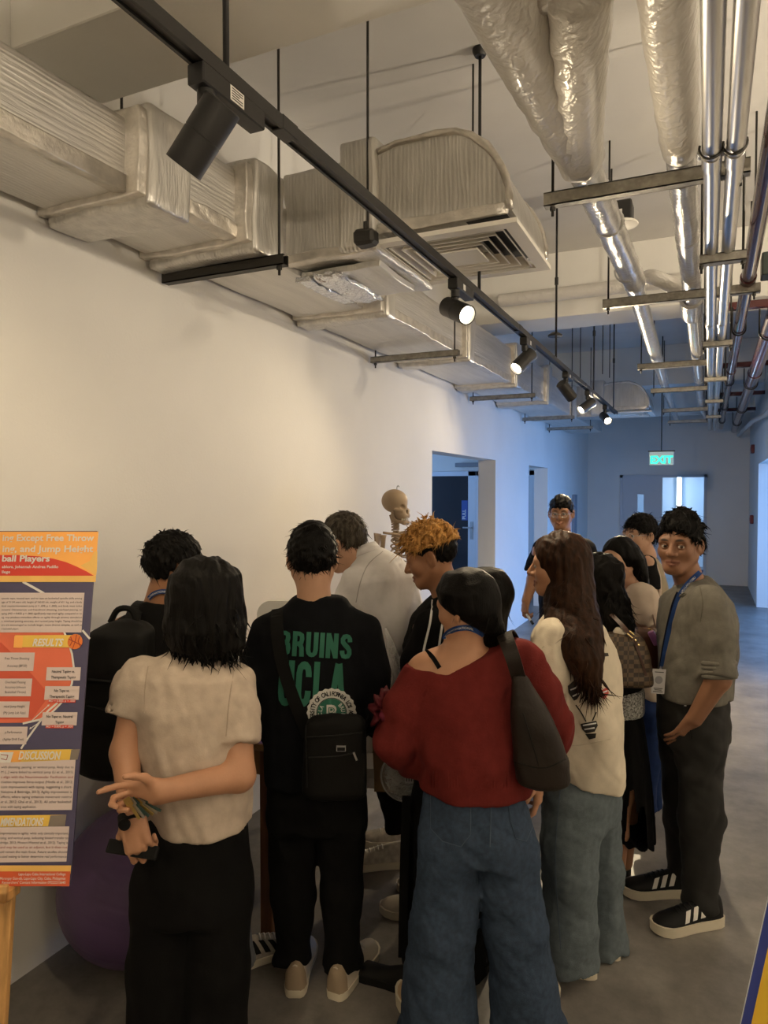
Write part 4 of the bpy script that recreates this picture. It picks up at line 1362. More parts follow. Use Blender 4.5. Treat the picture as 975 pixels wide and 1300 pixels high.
GLYPH = {'I': [[(0.11, 0), (0.11, 1)]], 'L': [[(0.11, 0), (0.11, 1)], [(0.11, 0.1), (0.42, 0.1)]], 'N': [[(0.11, 0), (0.11, 1)], [(0.45, 0), (0.45, 1)], [(0.10, 0.97), (0.46, 0.03)]],
         'U': [[(0.11, 1), (0.11, 0.30), (0.14, 0.17), (0.21, 0.10), (0.28, 0.09), (0.35, 0.10), (0.42, 0.17), (0.45, 0.30), (0.45, 1)]],
         'C': [[(0.45, 0.66), (0.45, 0.72), (0.42, 0.84), (0.35, 0.90), (0.28, 0.91), (0.21, 0.90), (0.14, 0.84), (0.11, 0.72), (0.11, 0.28), (0.14, 0.16), (0.21, 0.10), (0.28, 0.09), (0.35, 0.10), (0.42, 0.16), (0.45, 0.28), (0.45, 0.36)]],
         'A': [[(0.08, 0), (0.27, 0.98)], [(0.50, 0), (0.31, 0.98)], [(0.15, 0.28), (0.43, 0.28)]],
         'B': [[(0.11, 0), (0.11, 1)], [(0.11, 0.91), (0.30, 0.91), (0.40, 0.86), (0.42, 0.73), (0.39, 0.60), (0.30, 0.54), (0.11, 0.54)], [(0.11, 0.54), (0.32, 0.54), (0.42, 0.46), (0.45, 0.31), (0.42, 0.16), (0.32, 0.09), (0.11, 0.09)]],
         'R': [[(0.11, 0), (0.11, 1)], [(0.11, 0.91), (0.30, 0.91), (0.41, 0.85), (0.43, 0.71), (0.40, 0.57), (0.30, 0.51), (0.11, 0.51)], [(0.28, 0.50), (0.38, 0.44), (0.42, 0.34), (0.44, 0.0)]],
         'S': [[(0.44, 0.68), (0.43, 0.80), (0.37, 0.89), (0.28, 0.91), (0.18, 0.88), (0.12, 0.78), (0.13, 0.67), (0.22, 0.57), (0.35, 0.46), (0.43, 0.35), (0.44, 0.22), (0.38, 0.12), (0.28, 0.09), (0.17, 0.12), (0.12, 0.22), (0.11, 0.33)]]}


def heavy_text(txt, w, h, t=0.20, gap=0.06):
    """heavy condensed capitals drawn with broad strokes, stretched to w by h"""
    P, Fc, x = [], [], 0.0
    for ch in txt:
        st = GLYPH[ch]
        for s_ in st:
            s_ = np.array(s_)
            fine = [s_[0]]
            for a_, b_ in zip(s_, s_[1:]):
                k = max(1, int(np.linalg.norm(b_ - a_) / 0.08)); fine += [a_ + (b_ - a_) * i / k for i in range(1, k + 1)]
            s_ = np.array(fine)
            d = np.gradient(s_, axis=0); d /= np.linalg.norm(d, axis=1)[:, None] + 1e-9
            n = np.stack([-d[:, 1], d[:, 0]], 1) * t / 2 * np.where(np.abs(d[:, :1]) > 0.8, 0.85, 1.0)
            k0 = len(P)
            for q, m_ in zip(s_, n): P += [q - m_ + [x, 0], q + m_ + [x, 0]]
            Fc += [(k0 + 2 * i, k0 + 2 * i + 2, k0 + 2 * i + 3, k0 + 2 * i + 1) for i in range(len(s_) - 1)]
        x += max(p_[0] for s_ in st for p_ in s_) + 0.11 + gap
    P = np.array(P); P[:, 1] = np.clip(P[:, 1], 0, 1)
    P[:, 0] -= P[:, 0].min()
    return P * np.array([w / P[:, 0].max(), h]), Fc


def bounded(f, lo, hi, pad=0.07):
    """evaluate f only near its box"""
    lo = np.asarray(lo) - pad; hi = np.asarray(hi) + pad
    def g(P):
        q = np.maximum(np.maximum(lo - P, P - hi), 0)
        d = np.sqrt((q * q).sum(1)) + pad
        m = (q.max(1) <= 0)
        if m.any(): d[m] = f(P[m])
        return d
    return g


EYEP = np.array([0, 0, EYE])


def drape(tree, pts, direction, off=0.004):
    """lay points on a surface. With the level direction F0 they slide along the line of sight, otherwise along direction"""
    sight = direction is F0
    out = []
    for p in pts:
        p = np.asarray(p, float)
        d = unit(p - EYEP) if sight else unit(direction)
        o = EYEP + d * 0.5 if sight else p - d * 0.6
        h = tree.ray_cast(Vector(o), Vector(d), 12.0 if sight else 1.2)
        if h[0] is None: h = tree.find_nearest(Vector(p))
        out.append(np.array(h[0]) - d * off)
    return out


def even(pts, n=2):
    """iron out kinks of a draped path"""
    p = np.array(pts)
    for _ in range(n):
        q = p.copy(); q[1:-1] = (p[:-2] + p[1:-1] * 2 + p[2:]) / 4; p = q
    return list(p)


def split_long(co, fs, step):
    """cut lettering triangles finer so they can follow a curved surface"""
    b = BM()
    add_mesh(b, [(x, y, 0) for x, y in co], fs)
    bmesh.ops.triangulate(b, faces=b.faces[:])
    for _ in range(6):
        es = [e for e in b.edges if e.calc_length() > step]
        if not es: break
        bmesh.ops.subdivide_edges(b, edges=es, cuts=1)
        bmesh.ops.triangulate(b, faces=b.faces[:])
    b.verts.ensure_lookup_table(); b.verts.index_update()
    co = np.array([v.co[:2] for v in b.verts]); fs = [tuple(v.index for v in f.verts) for f in b.faces]
    b.free()
    return co, fs


def print_on(name, tree, co, fs, origin, xdir, ydir, ndir, m, parent, off=0.003):
    """flat print laid over a cloth surface; ndir points into the cloth"""
    pts = [np.asarray(origin) + np.asarray(xdir) * x + np.asarray(ydir) * y for x, y in co]
    q = drape(tree, pts, ndir, off)
    b = BM(); add_mesh(b, q, fs)
    return obj(name, b, m, parent, smooth=True)

# ------------------------------------------------------------------ cloth, skin and hair materials
def skin(name, c): return mat(name, c, 0.52, vary=0.06, vscale=14, bump=0.05, bscale=220, attr='tint', spec=0.4)


def hairm(name, c, c2): return mat(name, c, 0.5, vary=0.4, vscale=30, col2=c2, stretch=(3, 3, 0.25), bump=0.5, bscale=90, bdist=0.004, spec=0.10)


def fabric(name, c, vary=0.08, rough=0.9, bs=260, b_=0.15, vs=30): return mat(name, c, rough, vary=vary, vscale=vs, bump=b_, bscale=bs, spec=0.12, bdist=0.004)


M['lens_glass'] = mat('spectacle_glass', (0.9, 0.92, 0.95), 0.05, alpha=0.12)
SK1 = skin('warm_skin', (0.42, 0.215, 0.125)); SK2 = skin('tan_skin', (0.34, 0.165, 0.088)); SK3 = skin('light_skin', (0.50, 0.29, 0.19)); SK4 = skin('brown_skin', (0.235, 0.112, 0.062))
H_BLACK = hairm('black_hair', (0.0022, 0.0019, 0.0019), (0.006, 0.005, 0.0043)); H_BROWN = hairm('dark_brown_hair', (0.012, 0.0055, 0.003), (0.042, 0.018, 0.009))
H_GREY = hairm('greying_hair', (0.030, 0.024, 0.018), (0.10, 0.085, 0.065)); H_BLOND = hairm('orange_blond_hair', (0.26, 0.115, 0.028), (0.80, 0.44, 0.14))
C_BEIGE = fabric('beige_shirt_cloth', (0.46, 0.38, 0.31)); C_BLACK = fabric('black_cloth', (0.0045, 0.0044, 0.0045), 0.15); C_BLACK2 = fabric('soft_black_cloth', (0.0065, 0.006, 0.006), 0.15)
C_NAVY = fabric('black_navy_cloth', (0.0045, 0.005, 0.0065), 0.15); C_WHITE = fabric('white_coat_cloth', (0.80, 0.78, 0.77), 0.03); C_MAROON = fabric('maroon_knit', (0.125, 0.017, 0.015), 0.10, bs=160, b_=0.35)
C_CREAM = fabric('cream_tee_cloth', (0.60, 0.53, 0.42), 0.05); C_GREY = fabric('grey_shirt_cloth', (0.145, 0.136, 0.118), 0.12, bs=200, b_=0.25); C_KHAKI = fabric('khaki_vest_cloth', (0.34, 0.28, 0.20)); C_BLOUSE = fabric('cream_blouse_cloth', (0.58, 0.48, 0.39), 0.04)
D_BLUE = fabric('blue_denim', (0.040, 0.060, 0.098), 0.16, bs=420, b_=0.4, vs=70); D_LIGHT = fabric('faded_denim', (0.110, 0.135, 0.150), 0.10, bs=420, b_=0.4, vs=70); D_GREY = fabric('grey_denim', (0.20, 0.205, 0.20), 0.12, bs=420, b_=0.4, vs=70)
D_NAVY = fabric('navy_trouser_cloth', (0.010, 0.022, 0.075), 0.15)
S_CREAM = mat('cream_leather', (0.52, 0.46, 0.37), 0.5, vary=0.08); S_SOLE = mat('off_white_rubber', (0.60, 0.54, 0.42), 0.6, vary=0.08); S_TAN = mat('tan_suede', (0.28, 0.21, 0.14), 0.8); S_BLACK = mat('black_shoe', (0.006, 0.006, 0.006), 0.6, spec=0.2)
S_WHITE = mat('white_shoe', (0.62, 0.60, 0.56), 0.5, vary=0.05); S_GREYM = mat('grey_mesh_shoe', (0.40, 0.36, 0.30), 0.75, vary=0.2, vscale=40)
L_BLUE = fabric('blue_lanyard_cloth', (0.020, 0.050, 0.17), 0.06); L_DARK = fabric('dark_lanyard_cloth', (0.010, 0.013, 0.03), 0.06)


def sleeve(pts, rs, inner=0.010, k=0.03):
    """loose tube of cloth that ends at its last point"""
    pts = [np.asarray(p, float) for p in pts]
    dv = unit(pts[-1] - pts[-2])
    ext = pts[-1] + dv * 0.06
    tube_ = chain(pts + [ext], list(rs) + [rs[-1]], k)
    cut = plane(pts[-1], dv)
    hole = cone(pts[-1] - dv * 0.02, ext + dv * 0.05, rs[-1] - inner, rs[-1] - inner)
    return lambda P: np.maximum(smax(tube_(P), cut(P), 0.006), -hole(P))


class Person:
    def __init__(self, label, d, base, facing_=None):
        self.d = d
        g = spot(base, 900, d); g[2] = 0
        self.t = thing('person', label, 'person', g, 'students gathered in the corridor')
        self.arms, self.hands, self.extra = [], [], []
        self.pad = []

    def J(self, px, py, dd=0.0): return spot(px, py, self.d + dd)

    def w(self, px): return px * self.d / FPX

    def secs(self, rows):
        out = []
        for r in rows:
            px, py, wpx, dp = r[:4]
            dd = r[4] if len(r) > 4 else 0.0
            out.append((self.J(px, py, dd), self.w(wpx), dp))
        return sorted(out, key=lambda s: s[0][2])

    def loft(self, rows, pw=2.0, cap=0.02): return loft(self.secs(rows), RT, F0, pw, cap)

    def head(self, px, py, dirv, s=0.97, dd=0.0, roll=0.0, smile=0.0, ears=True, female=False, neck=None, nr=(0.052, 0.058), lids=None, wide=1.0):
        self.hc = self.J(px, py, dd); self.Mx = head_frame(dirv, roll); self.s = s
        hf, self.tint = head_field(self.hc, self.Mx, s, smile, ears, female, wide)
        fs = [hf]
        if lids is not None:
            lf = lids_field(self.hc, self.Mx, s, lids)
            fs = [lambda P: smin(hf(P), lf(P), 0.002)]
        self.headf = fs[0]
        top = self.hc + s * (self.Mx.T @ np.array([0, -0.020, -0.045]))
        self.neck = neck
        self.neckf = cone(top, neck, nr[0], nr[1])
        self.hbox = (self.hc - 0.15 * s, self.hc + 0.15 * s)

    def arm(self, pts, rs): self.arms.append((pts, rs))

    def hand(self, *a, **k): self.hands.append(hand_field(*a, **k))

    def body(self, m, torso=None, h=0.009, hh=0.0042, hand_h=0.0038, legs=()):
        parts = [self.headf, self.neckf]
        pts = [self.hc - 0.16, self.hc + 0.16, np.asarray(self.neck) - 0.08, np.asarray(self.neck) + 0.08]
        fs = [self.neckf]
        if torso is not None:
            fs.append(loft(torso, RT, F0, 2.0, 0.04))
            for c, w_, dp in torso: pts += [c - max(w_, dp) - 0.03, c + max(w_, dp) + 0.03]
        for p, r in list(self.arms) + list(legs):
            fs.append(chain(p, r, 0.02))
            for q in p: pts += [np.asarray(q) - 0.07, np.asarray(q) + 0.07]
        trunk = union(fs, 0.035)
        for x in self.hands: pts += [x[1][0], x[1][1]]
        hf = bounded(self.headf, self.hbox[0], self.hbox[1])
        hd = [bounded(x[0], x[1][0], x[1][1], 0.03) for x in self.hands]
        def fn(P):
            d = smin(hf(P), trunk(P), 0.022)
            for g in hd: d = smin(d, g(P), 0.012)
            return d
        pts = np.array(pts)
        boxes = [(self.hbox, hh)] + [(x[1], hand_h) for x in self.hands]
        sk = [(a + 0.012, c - 0.012) for (a, c), _ in boxes]
        V, Fc = [], []
        off = 0
        v, f = field_mesh(fn, pts.min(0) - 0.02, pts.max(0) + 0.02, h, skip=sk)
        V.append(v); Fc.append(f); off += len(v)
        for (a, c), hs in boxes:
            v, f = field_mesh(fn, a, c, hs); V.append(v); Fc.append(f + off); off += len(v)
        self.bodyo = to_mesh('body', np.concatenate(V), np.concatenate(Fc), m, self.t, self.tint)
        return self.bodyo

    def hair_short(self, m, locks=500, length=0.03, lift=0.35, mode='crown', fwd=0.6, seed=1, h=0.0045, width=0.003, sag=0.2, **k):
        fn, lo, hi = short_hair(self.hc, self.Mx, self.s, seed=seed, **k)
        return hair_obj('hair', fn, lo, hi, h, m, self.t, [dict(n=locks, length=length, flow=head_flow(self.hc, self.Mx, self.s, mode, fwd), lift=lift, width=width, seed=seed, sag=sag)])

    def hair_long(self, m, rows, cutter=None, locks=500, length=0.10, seed=2, h=0.006, tail=None, width=0.004, amp=0.003, low=None, k=0.03, lift=0.05):
        """cap joined to a falling mass given by its outline rows; cutter removes the face window"""
        cap_ = ell(self.hc + self.s * (self.Mx.T @ np.array([0, -0.02, 0.036])), np.array([0.088, 0.110, 0.100]) * self.s, self.Mx)
        fs = [cap_]
        pts = [self.hc - 0.15, self.hc + 0.15]
        for rw in rows:
            S_ = self.secs(rw)
            fs.append(loft(S_, RT, F0, 2.0, 0.02))
            for c, w_, dp in S_: pts += [c - max(w_, dp) - 0.03, c + max(w_, dp) + 0.03]
        u = union(fs, k)
        strand = folds(seed, amp, 95, (1, 1, 0.06), 6)
        def fn(P):
            d = u(P) + strand(P)
            if cutter is not None:
                q = ((P - self.hc) @ self.Mx.T) / self.s
                d = smax(d, -cutter(q) * self.s, 0.012)
            return d
        pts = np.array(pts)
        lk = [dict(n=locks, length=length, flow=head_flow(self.hc, self.Mx, self.s, 'down'), lift=lift, width=width, seed=seed, sag=0.1, sel=lambda c: c[:, 2] < self.hc[2] + 0.01)]
        if low is not None:
            zlow = self.J(0, low)[2]
            lk.append(dict(n=locks, length=length * 1.1, flow=lambda P: np.tile(np.array([0, 0, -1.0]), (len(P), 1)), lift=0.0, width=width, seed=seed + 1, sag=0.3, sel=lambda c: c[:, 2] < zlow))
        return hair_obj('hair', fn, pts.min(0), pts.max(0), h, m, self.t, lk)

    def garment(self, name, fs, m, k=0.03, amp=0.004, seed=3, h=0.0085, cuts=(), pts=None, stretch=(1, 1, 0.35), freq=22, clip=()):
        u = union(fs, k)
        w_ = folds(seed, amp, freq, stretch)
        def fn(P):
            d = u(P) + w_(P)
            for c in cuts: d = smax(d, -c(P), 0.006)
            for c in clip: d = smax(d, c(P), 0.006)
            return d
        pts = np.array(pts)
        return cloth(name, fn, pts.min(0) - 0.13, pts.max(0) + 0.13, h, m, self.t)


def box_pts(rows, P_): return [c for c, w_, dp in P_.secs(rows)] + [c + RT * w_ for c, w_, dp in P_.secs(rows)] + [c - RT * w_ for c, w_, dp in P_.secs(rows)]


def trousers(P_, hip_rows, legs, m, amp=0.004, seed=5, h=0.009, k=0.035, name='trousers'):
    fs = [P_.loft(hip_rows)]
    pts = box_pts(hip_rows, P_)
    for p, r in legs:
        dv = unit(np.asarray(p[-1]) - np.asarray(p[-2]))
        c = chain(list(p) + [np.asarray(p[-1]) + dv * 0.08], list(r) + [r[-1]], 0.03)
        pl = plane(p[-1], (0, 0, -1))
        fs.append((lambda c, pl: (lambda Q: smax(c(Q), pl(Q), 0.008)))(c, pl))
        pts += list(p)
    w_ = folds(seed, amp, 24, (1, 1, 0.5))
    hipf = fs[0]
    def fn(Q):
        d = fs[1](Q)
        if len(fs) > 2: d = smin(d, fs[2](Q), 0.012)
        return smin(hipf(Q), d, k) + w_(Q)
    pts = np.array(pts)
    return cloth(name, fn, pts.min(0) - 0.13, pts.max(0) + 0.13, h, m, P_.t)


def lanyard(P_, tree, pts, width, m, ndir, letters=True, name='lanyard', off=0.006):
    path = smooth_path(pts, 6)
    q = drape(tree, path, ndir, off)
    b = BM(); ribbon(b, q, -unit(ndir), width, 0.002)
    o = obj(name, b, m, P_.t)
    return o


def lettering_along(P_, parent, pts, txt, size, m, normal, bold=0.0):
    """letters set one by one along a path"""
    path = [np.asarray(p, float) for p in pts]
    seg = np.cumsum([0] + [np.linalg.norm(b_ - a) for a, b_ in zip(path, path[1:])])
    co, fs = text_mesh(txt, size, bold)
    arr = np.array(path)
    n = unit(normal)
    out = []
    for x, y in co:
        x = min(max(x, 0), seg[-1] - 1e-4)
        c = np.array([np.interp(x, seg, arr[:, k]) for k in range(3)])
        i = max(0, np.searchsorted(seg, x) - 1); i = min(i, len(path) - 2)
        dv = unit(path[i + 1] - path[i])
        out.append(c + np.cross(n, dv) * (y - size * 0.35) + n * 0.0015)
    b = BM(); add_mesh(b, out, fs)
    return obj('lanyard_lettering', b, m, parent)


INK_WHITE = mat('white_ink', (0.62, 0.62, 0.62), 0.6)

# ================================================================== 1: woman with a black bob, beige shirt
p = Person('person with a black bob in a beige shirt and wide black trousers, hands behind back', 2.0, 245)
J = p.J
p.head(262, 764, facing(0.35, 0.9, -0.12), s=0.93, neck=J(252, 835), female=True)
# left arm hangs, hand curled round a phone; right forearm crosses the back
aL = [J(180, 862, 0.0), J(159, 955, -0.05), J(167, 1036, -0.17)]
aR = [J(298, 872, 0.0), J(304, 985, -0.08), J(208, 1004, -0.20)]
p.arm(aL, [0.046, 0.039, 0.028]); p.arm(aR, [0.047, 0.041, 0.029])
p.hand(aR[2], -RT * 0.97 - np.array([0, 0, 0.10]) - F0 * 0.05, F0 + np.array([0, 0, 0.15]), -1, curl=(16, 52, 62, 66), thumb=(8, 0.9), s=0.93)
p.hand(aL[2], RT * 0.30 - np.array([0, 0, 0.9]) - F0 * 0.15, -F0 * 0.85 + np.array([0, 0, 0.45]) - RT * 0.1, 1, curl=(48, 56, 60, 62), thumb=(30, 1.0), s=0.95)
p.body(SK1, torso=p.secs([(250, 850, 46, 0.07), (248, 900, 52, 0.09), (250, 1040, 48, 0.10)]))
rows = [(255, 1052, 62, 0.125), (250, 1000, 66, 0.13), (246, 950, 70, 0.13), (243, 890, 72, 0.125), (243, 855, 66, 0.105), (246, 838, 48, 0.080), (250, 826, 32, 0.065)]
sl = [sleeve([J(182, 858), J(172, 880), J(162, 912, -0.02)], [0.058, 0.066, 0.062]), sleeve([J(298, 868), J(298, 905, -0.02), J(300, 944, -0.05)], [0.056, 0.062, 0.060])]
hem = plane(J(255, 1046), (0, 0, -1))
tor = p.loft(rows, 2.2)
shirt = p.garment('shirt', [lambda P: smax(tor(P), hem(P), 0.008)] + sl, C_BEIGE, 0.025, 0.0065, 11, 0.0075, clip=[hem], pts=box_pts(rows, p) + [J(162, 915), J(300, 944)])
tr_ = surf(shirt); SEAM = fabric('beige_seam', (0.38, 0.31, 0.25))
for pts_ in ([(188, 846), (184, 872), (183, 905)], [(297, 850), (291, 890), (287, 935)]):
    b = BM(); tube(b, even(drape(tr_, smooth_path([J(x, y) for x, y in pts_], 8), F0, 0.0005)), 0.0016, 5); obj('seam', b, SEAM, shirt)
hip = [(248, 1010, 56, 0.105), (248, 1050, 66, 0.125), (246, 1100, 70, 0.13), (243, 1150, 70, 0.12)]
trousers(p, hip, [([J(208, 1130), J(205, 1230), J(203, 1372)], [0.092, 0.090, 0.100]), ([J(278, 1130), J(276, 1230), J(272, 1372)], [0.092, 0.088, 0.098])], C_BLACK, 0.004, 12)
for x in (203, 272): shoe(p.t, J(x, 1380, -0.08), F0, 0.235, 0.09, (S_BLACK, S_BLACK, S_BLACK), 'flat')
hr = p.hair_long(H_BLACK, [[(262, 712, 26, 0.06), (262, 730, 42, 0.095), (261, 760, 48, 0.115), (261, 795, 51, 0.12), (264, 818, 48, 0.105), (268, 832, 36, 0.085)]],
                 cutter=ell((0, 0.125, -0.03), (0.055, 0.07, 0.10)), locks=500, length=0.045, seed=21, low=812, width=0.0045, h=0.0055, amp=0.0035, lift=0.0)
# wrist watch
b = BM(); wv = unit(aL[2] - aL[1]); wc = aL[2] + wv * 0.006
lathe(b, [(0.026, -0.012), (0.0345, -0.010), (0.0345, 0.010), (0.026, 0.012)], wc, wv, 22)
wt = obj('wrist_watch', b, S_BLACK, p.t, angle=40)
b = BM(); lathe(b, [(0, 0), (0.015, 0), (0.015, 0.006), (0, 0.006)], wc - F0 * 0.032 - RT * 0.006, -F0, 18); obj('watch_case', b, S_BLACK, wt, angle=40)
hR = aR[2] - RT * 0.07
t = thing('key_bunch', 'bunch of brass and silver keys gripped behind the beige shirt', 'keys', J(178, 1030, -0.23))
for i in range(6):
    a = math.radians(-58 + i * 7); c0 = J(160 + i * 3.2, 1013 + i * 0.8, -0.245 + 0.006 * i)
    dv = RT * math.cos(a) + np.array([0, 0, math.sin(a)])
    b = BM(); ribbon(b, [c0, c0 + dv * 0.022, c0 + dv * 0.024, c0 + dv * 0.062], -F0, [0.018, 0.018, 0.008, 0.007], 0.002)
    obj('key', b, [mat('brass', (0.62, 0.45, 0.16), 0.3, 1.0), M['steel'], mat('dark_key', (0.05, 0.09, 0.08), 0.4, 0.6)][i % 3], t)
t = thing('mobile_phone', 'black mobile phone held low behind the black trousers', 'phone', J(168, 1076, -0.27))
b = BM(); c0 = J(168, 1080, -0.178); xa = unit(RT * 0.96 - np.array([0, 0, 0.16])); ya = unit(F0 * 0.55 + np.array([0, 0, 0.85])); ya = unit(ya - xa * (xa @ ya))
mt = Matrix((list(xa) + [0], list(unit(np.cross(ya, xa))) + [0], list(ya) + [0], [0, 0, 0, 1])).transposed(); mt.translation = Vector(c0)
box(b, (-0.066, -0.006, -0.014), (0.066, 0.006, 0.020), 0.004, 2, mt); obj('case', b, S_BLACK, t)
b = BM(); box(b, (-0.060, -0.0068, -0.010), (0.060, -0.0060, 0.017), 0, 1, mt); obj('screen', b, mat('phone_screen', (0.006, 0.006, 0.006), 0.6, spec=0.1), t)

# ================================================================== 2: man with a backpack
p = Person('person in a black shirt and grey jeans wearing a black backpack', 2.5, 230)
J = p.J
p.head(223, 722, facing(0.75, 0.65, -0.25), s=0.95, neck=J(203, 775), nr=(0.056, 0.062))
p.arm([J(158, 800), J(150, 900), J(200, 960, 0.25)], [0.05, 0.042, 0.03]); p.arm([J(250, 810, 0.05), J(290, 880, 0.2), J(300, 930, 0.4)], [0.05, 0.042, 0.03])
p.body(SK2, torso=p.secs([(205, 790, 38, 0.08), (200, 900, 42, 0.10), (205, 1000, 42, 0.10)]), hh=0.005)
p.hair_short(H_BLACK, 900, 0.02, 0.7, seed=31, top=0.016, side=0.010, tuft=0.006, back=-0.070, front=0.058)
rows = [(225, 1010, 50, 0.13), (212, 930, 56, 0.13), (200, 860, 60, 0.13), (198, 815, 55, 0.11), (200, 785, 38, 0.09), (203, 762, 22, 0.065)]
sh = p.garment('shirt', [p.loft(rows), sleeve([J(160, 805), J(150, 860), J(148, 910)], [0.065, 0.07, 0.065]), sleeve([J(245, 810), J(280, 860, 0.1), J(292, 890, 0.2)], [0.065, 0.066, 0.062])], C_BLACK2, 0.04, 0.004, 13, 0.010, pts=box_pts(rows, p) + [J(148, 915), J(292, 890, 0.2)])
trousers(p, [(232, 990, 46, 0.12), (235, 1040, 52, 0.13), (237, 1070, 52, 0.12)], [([J(206, 1060), J(190, 1140), J(179, 1222)], [0.092, 0.075, 0.066]), ([J(270, 1060), J(290, 1140), J(298, 1222)], [0.09, 0.075, 0.062])], D_GREY, 0.004, 14)
shoe(p.t, J(170, 1230), facing(0.75, 0.5), 0.285, 0.105, (S_GREYM, S_SOLE, S_WHITE, S_BLACK), 'stripes', H=0.085)
shoe(p.t, J(288, 1230), facing(0.86, 0.55), 0.285, 0.105, (S_GREYM, S_SOLE, S_WHITE, S_BLACK), 'stripes', H=0.085)
tr_ = surf(p.bodyo, sh)
ns = even(drape(tr_, smooth_path([J(189, 760), J(195, 754), J(205, 751), J(216, 752), J(226, 757)], 6), F0, 0.005))
b = BM(); ribbon(b, ns, -F0 + Zu * 0.3, 0.016, 0.002); ly = obj('lanyard', b, L_BLUE, p.t)
lettering_along(p, ly, [q - F0 * 0.003 for q in ns], 'INTERNATIONAL', 0.0105, INK_WHITE, -F0 + Zu * 0.3)
# backpack on the back
t = thing('backpack', 'large black backpack worn by the person at the left', 'backpack', J(150, 985, -0.20))
pd = 2.30
Q = lambda px, py, dd=0.0: spot(px, py, pd + dd)
bs = [(Q(150, 985), 30 * pd / FPX, 0.08), (Q(147, 970), 40 * pd / FPX, 0.11), (Q(146, 900), 42 * pd / FPX, 0.12), (Q(150, 830), 40 * pd / FPX, 0.115), (Q(155, 800), 34 * pd / FPX, 0.10), (Q(158, 786), 22 * pd / FPX, 0.06)]
lf_ = loft(sorted(bs, key=lambda s: s[0][2]), RT, F0, 3.0, 0.05); wf = folds(41, 0.005, 20)
v, f = field_mesh(lambda P: lf_(P) + wf(P), Q(150, 900) - 0.36, Q(150, 900) + 0.36, 0.010)
BAGM = mat('black_nylon', (0.0045, 0.0043, 0.004), 0.66, spec=0.2, vary=0.1, bump=0.3, bscale=300, bdist=0.002)
bp_ = to_mesh('bag_body', v, f, BAGM, t); tr_ = surf(bp_)
b = BM()
for y in (866, 902): tube(b, drape(tr_, [Q(x, y + (x - 145) * 0.10) for x in np.linspace(112, 182, 18)], F0, 0.0), 0.005, 6)
obj('zip', b, S_BLACK, t)
b = BM(); q = drape(tr_, [Q(110 + i * 4, 905 + i) for i in range(19)] , F0, 0.0); ribbon(b, q, -F0, 0.05, 0.012); obj('pocket_flap', b, BAGM, t)
b = BM(); tube(b, smooth_path([Q(140, 790, 0.02), Q(150, 774, 0.02), Q(166, 774, 0.02), Q(174, 790, 0.02)], 5), 0.010, 8); obj('carry_handle', b, BAGM, t)
b = BM(); q = smooth_path([Q(165, 800, 0.05), J(172, 778, -0.06), J(184, 768, 0.0), J(196, 790, 0.13)], 6); ribbon(b, q, [np.array([0.1, 0, 1.0])] * len(q), 0.05, 0.012); obj('shoulder_strap', b, BAGM, t)

# ================================================================== 3: man in the black sweatshirt with green lettering
p = Person('person seen from behind in a black sweatshirt with green BRUINS lettering and black trousers', 2.45, 400)
J = p.J
p.head(397, 712, facing(-0.05, 0.95, -0.28), s=0.95, neck=J(400, 775), nr=(0.054, 0.062))
p.arm([J(338, 805), J(332, 900, 0.0), J(360, 930, 0.28)], [0.05, 0.042, 0.03]); p.arm([J(463, 805), J(474, 895, 0.02), J(478, 920, 0.28)], [0.05, 0.042, 0.03])
p.hand(J(478, 920, 0.28), F0, np.array([0, 0, 1.0]), -1); p.hand(J(360, 930, 0.28), F0 + RT * 0.2, np.array([0, 0, 1.0]), 1)
p.body(SK3, torso=p.secs([(400, 790, 44, 0.08), (400, 900, 50, 0.10), (400, 980, 48, 0.10)]), hh=0.005)
p.hair_short(H_BLACK, 1100, 0.024, 0.25, seed=33, top=0.020, side=0.014, tuft=0.003, back=-0.066, front=0.06)
rows = [(399, 995, 61, 0.13), (400, 940, 64, 0.135), (401, 880, 67, 0.135), (402, 830, 68, 0.125), (402, 800, 66, 0.11), (403, 782, 56, 0.09), (404, 768, 42, 0.075), (405, 756, 33, 0.068)]
tor = p.loft(rows, 2.3); hem = plane(J(400, 993), (0, 0, -1))
sh = p.garment('sweatshirt', [lambda P: smax(tor(P), hem(P), 0.008), sleeve([J(343, 802), J(330, 860), J(334, 908, 0.02), J(355, 930, 0.24)], [0.064, 0.072, 0.066, 0.045]), sleeve([J(460, 802), J(471, 855), J(474, 905, 0.03), J(478, 920, 0.24)], [0.064, 0.068, 0.064, 0.045])],
               C_NAVY, 0.03, 0.0045, 15, 0.0085, clip=[hem], pts=box_pts(rows, p) + [J(330, 930, 0.24), J(478, 920, 0.24)])
tr3 = surf(sh)
GREEN = mat('green_print', (0.012, 0.115, 0.072), 0.7)
pxm = p.d / FPX

for txt, x0, x1, y0, y1, sk_ in (('BRUINS', 353, 446, 832, 800, 0), ('UCLA', 352, 438, 896, 837, 0)):
    co, fs = heavy_text(txt, (x1 - x0) * pxm, (y0 - y1) * pxm, 0.205)
    co[:, 0] += co[:, 1] * 0.06
    lo = print_on('back_print', tr3, co, fs, J(x0, y0), unit(RT - Zu * 0.055), Zu, F0, GREEN, sh, 0.0035)
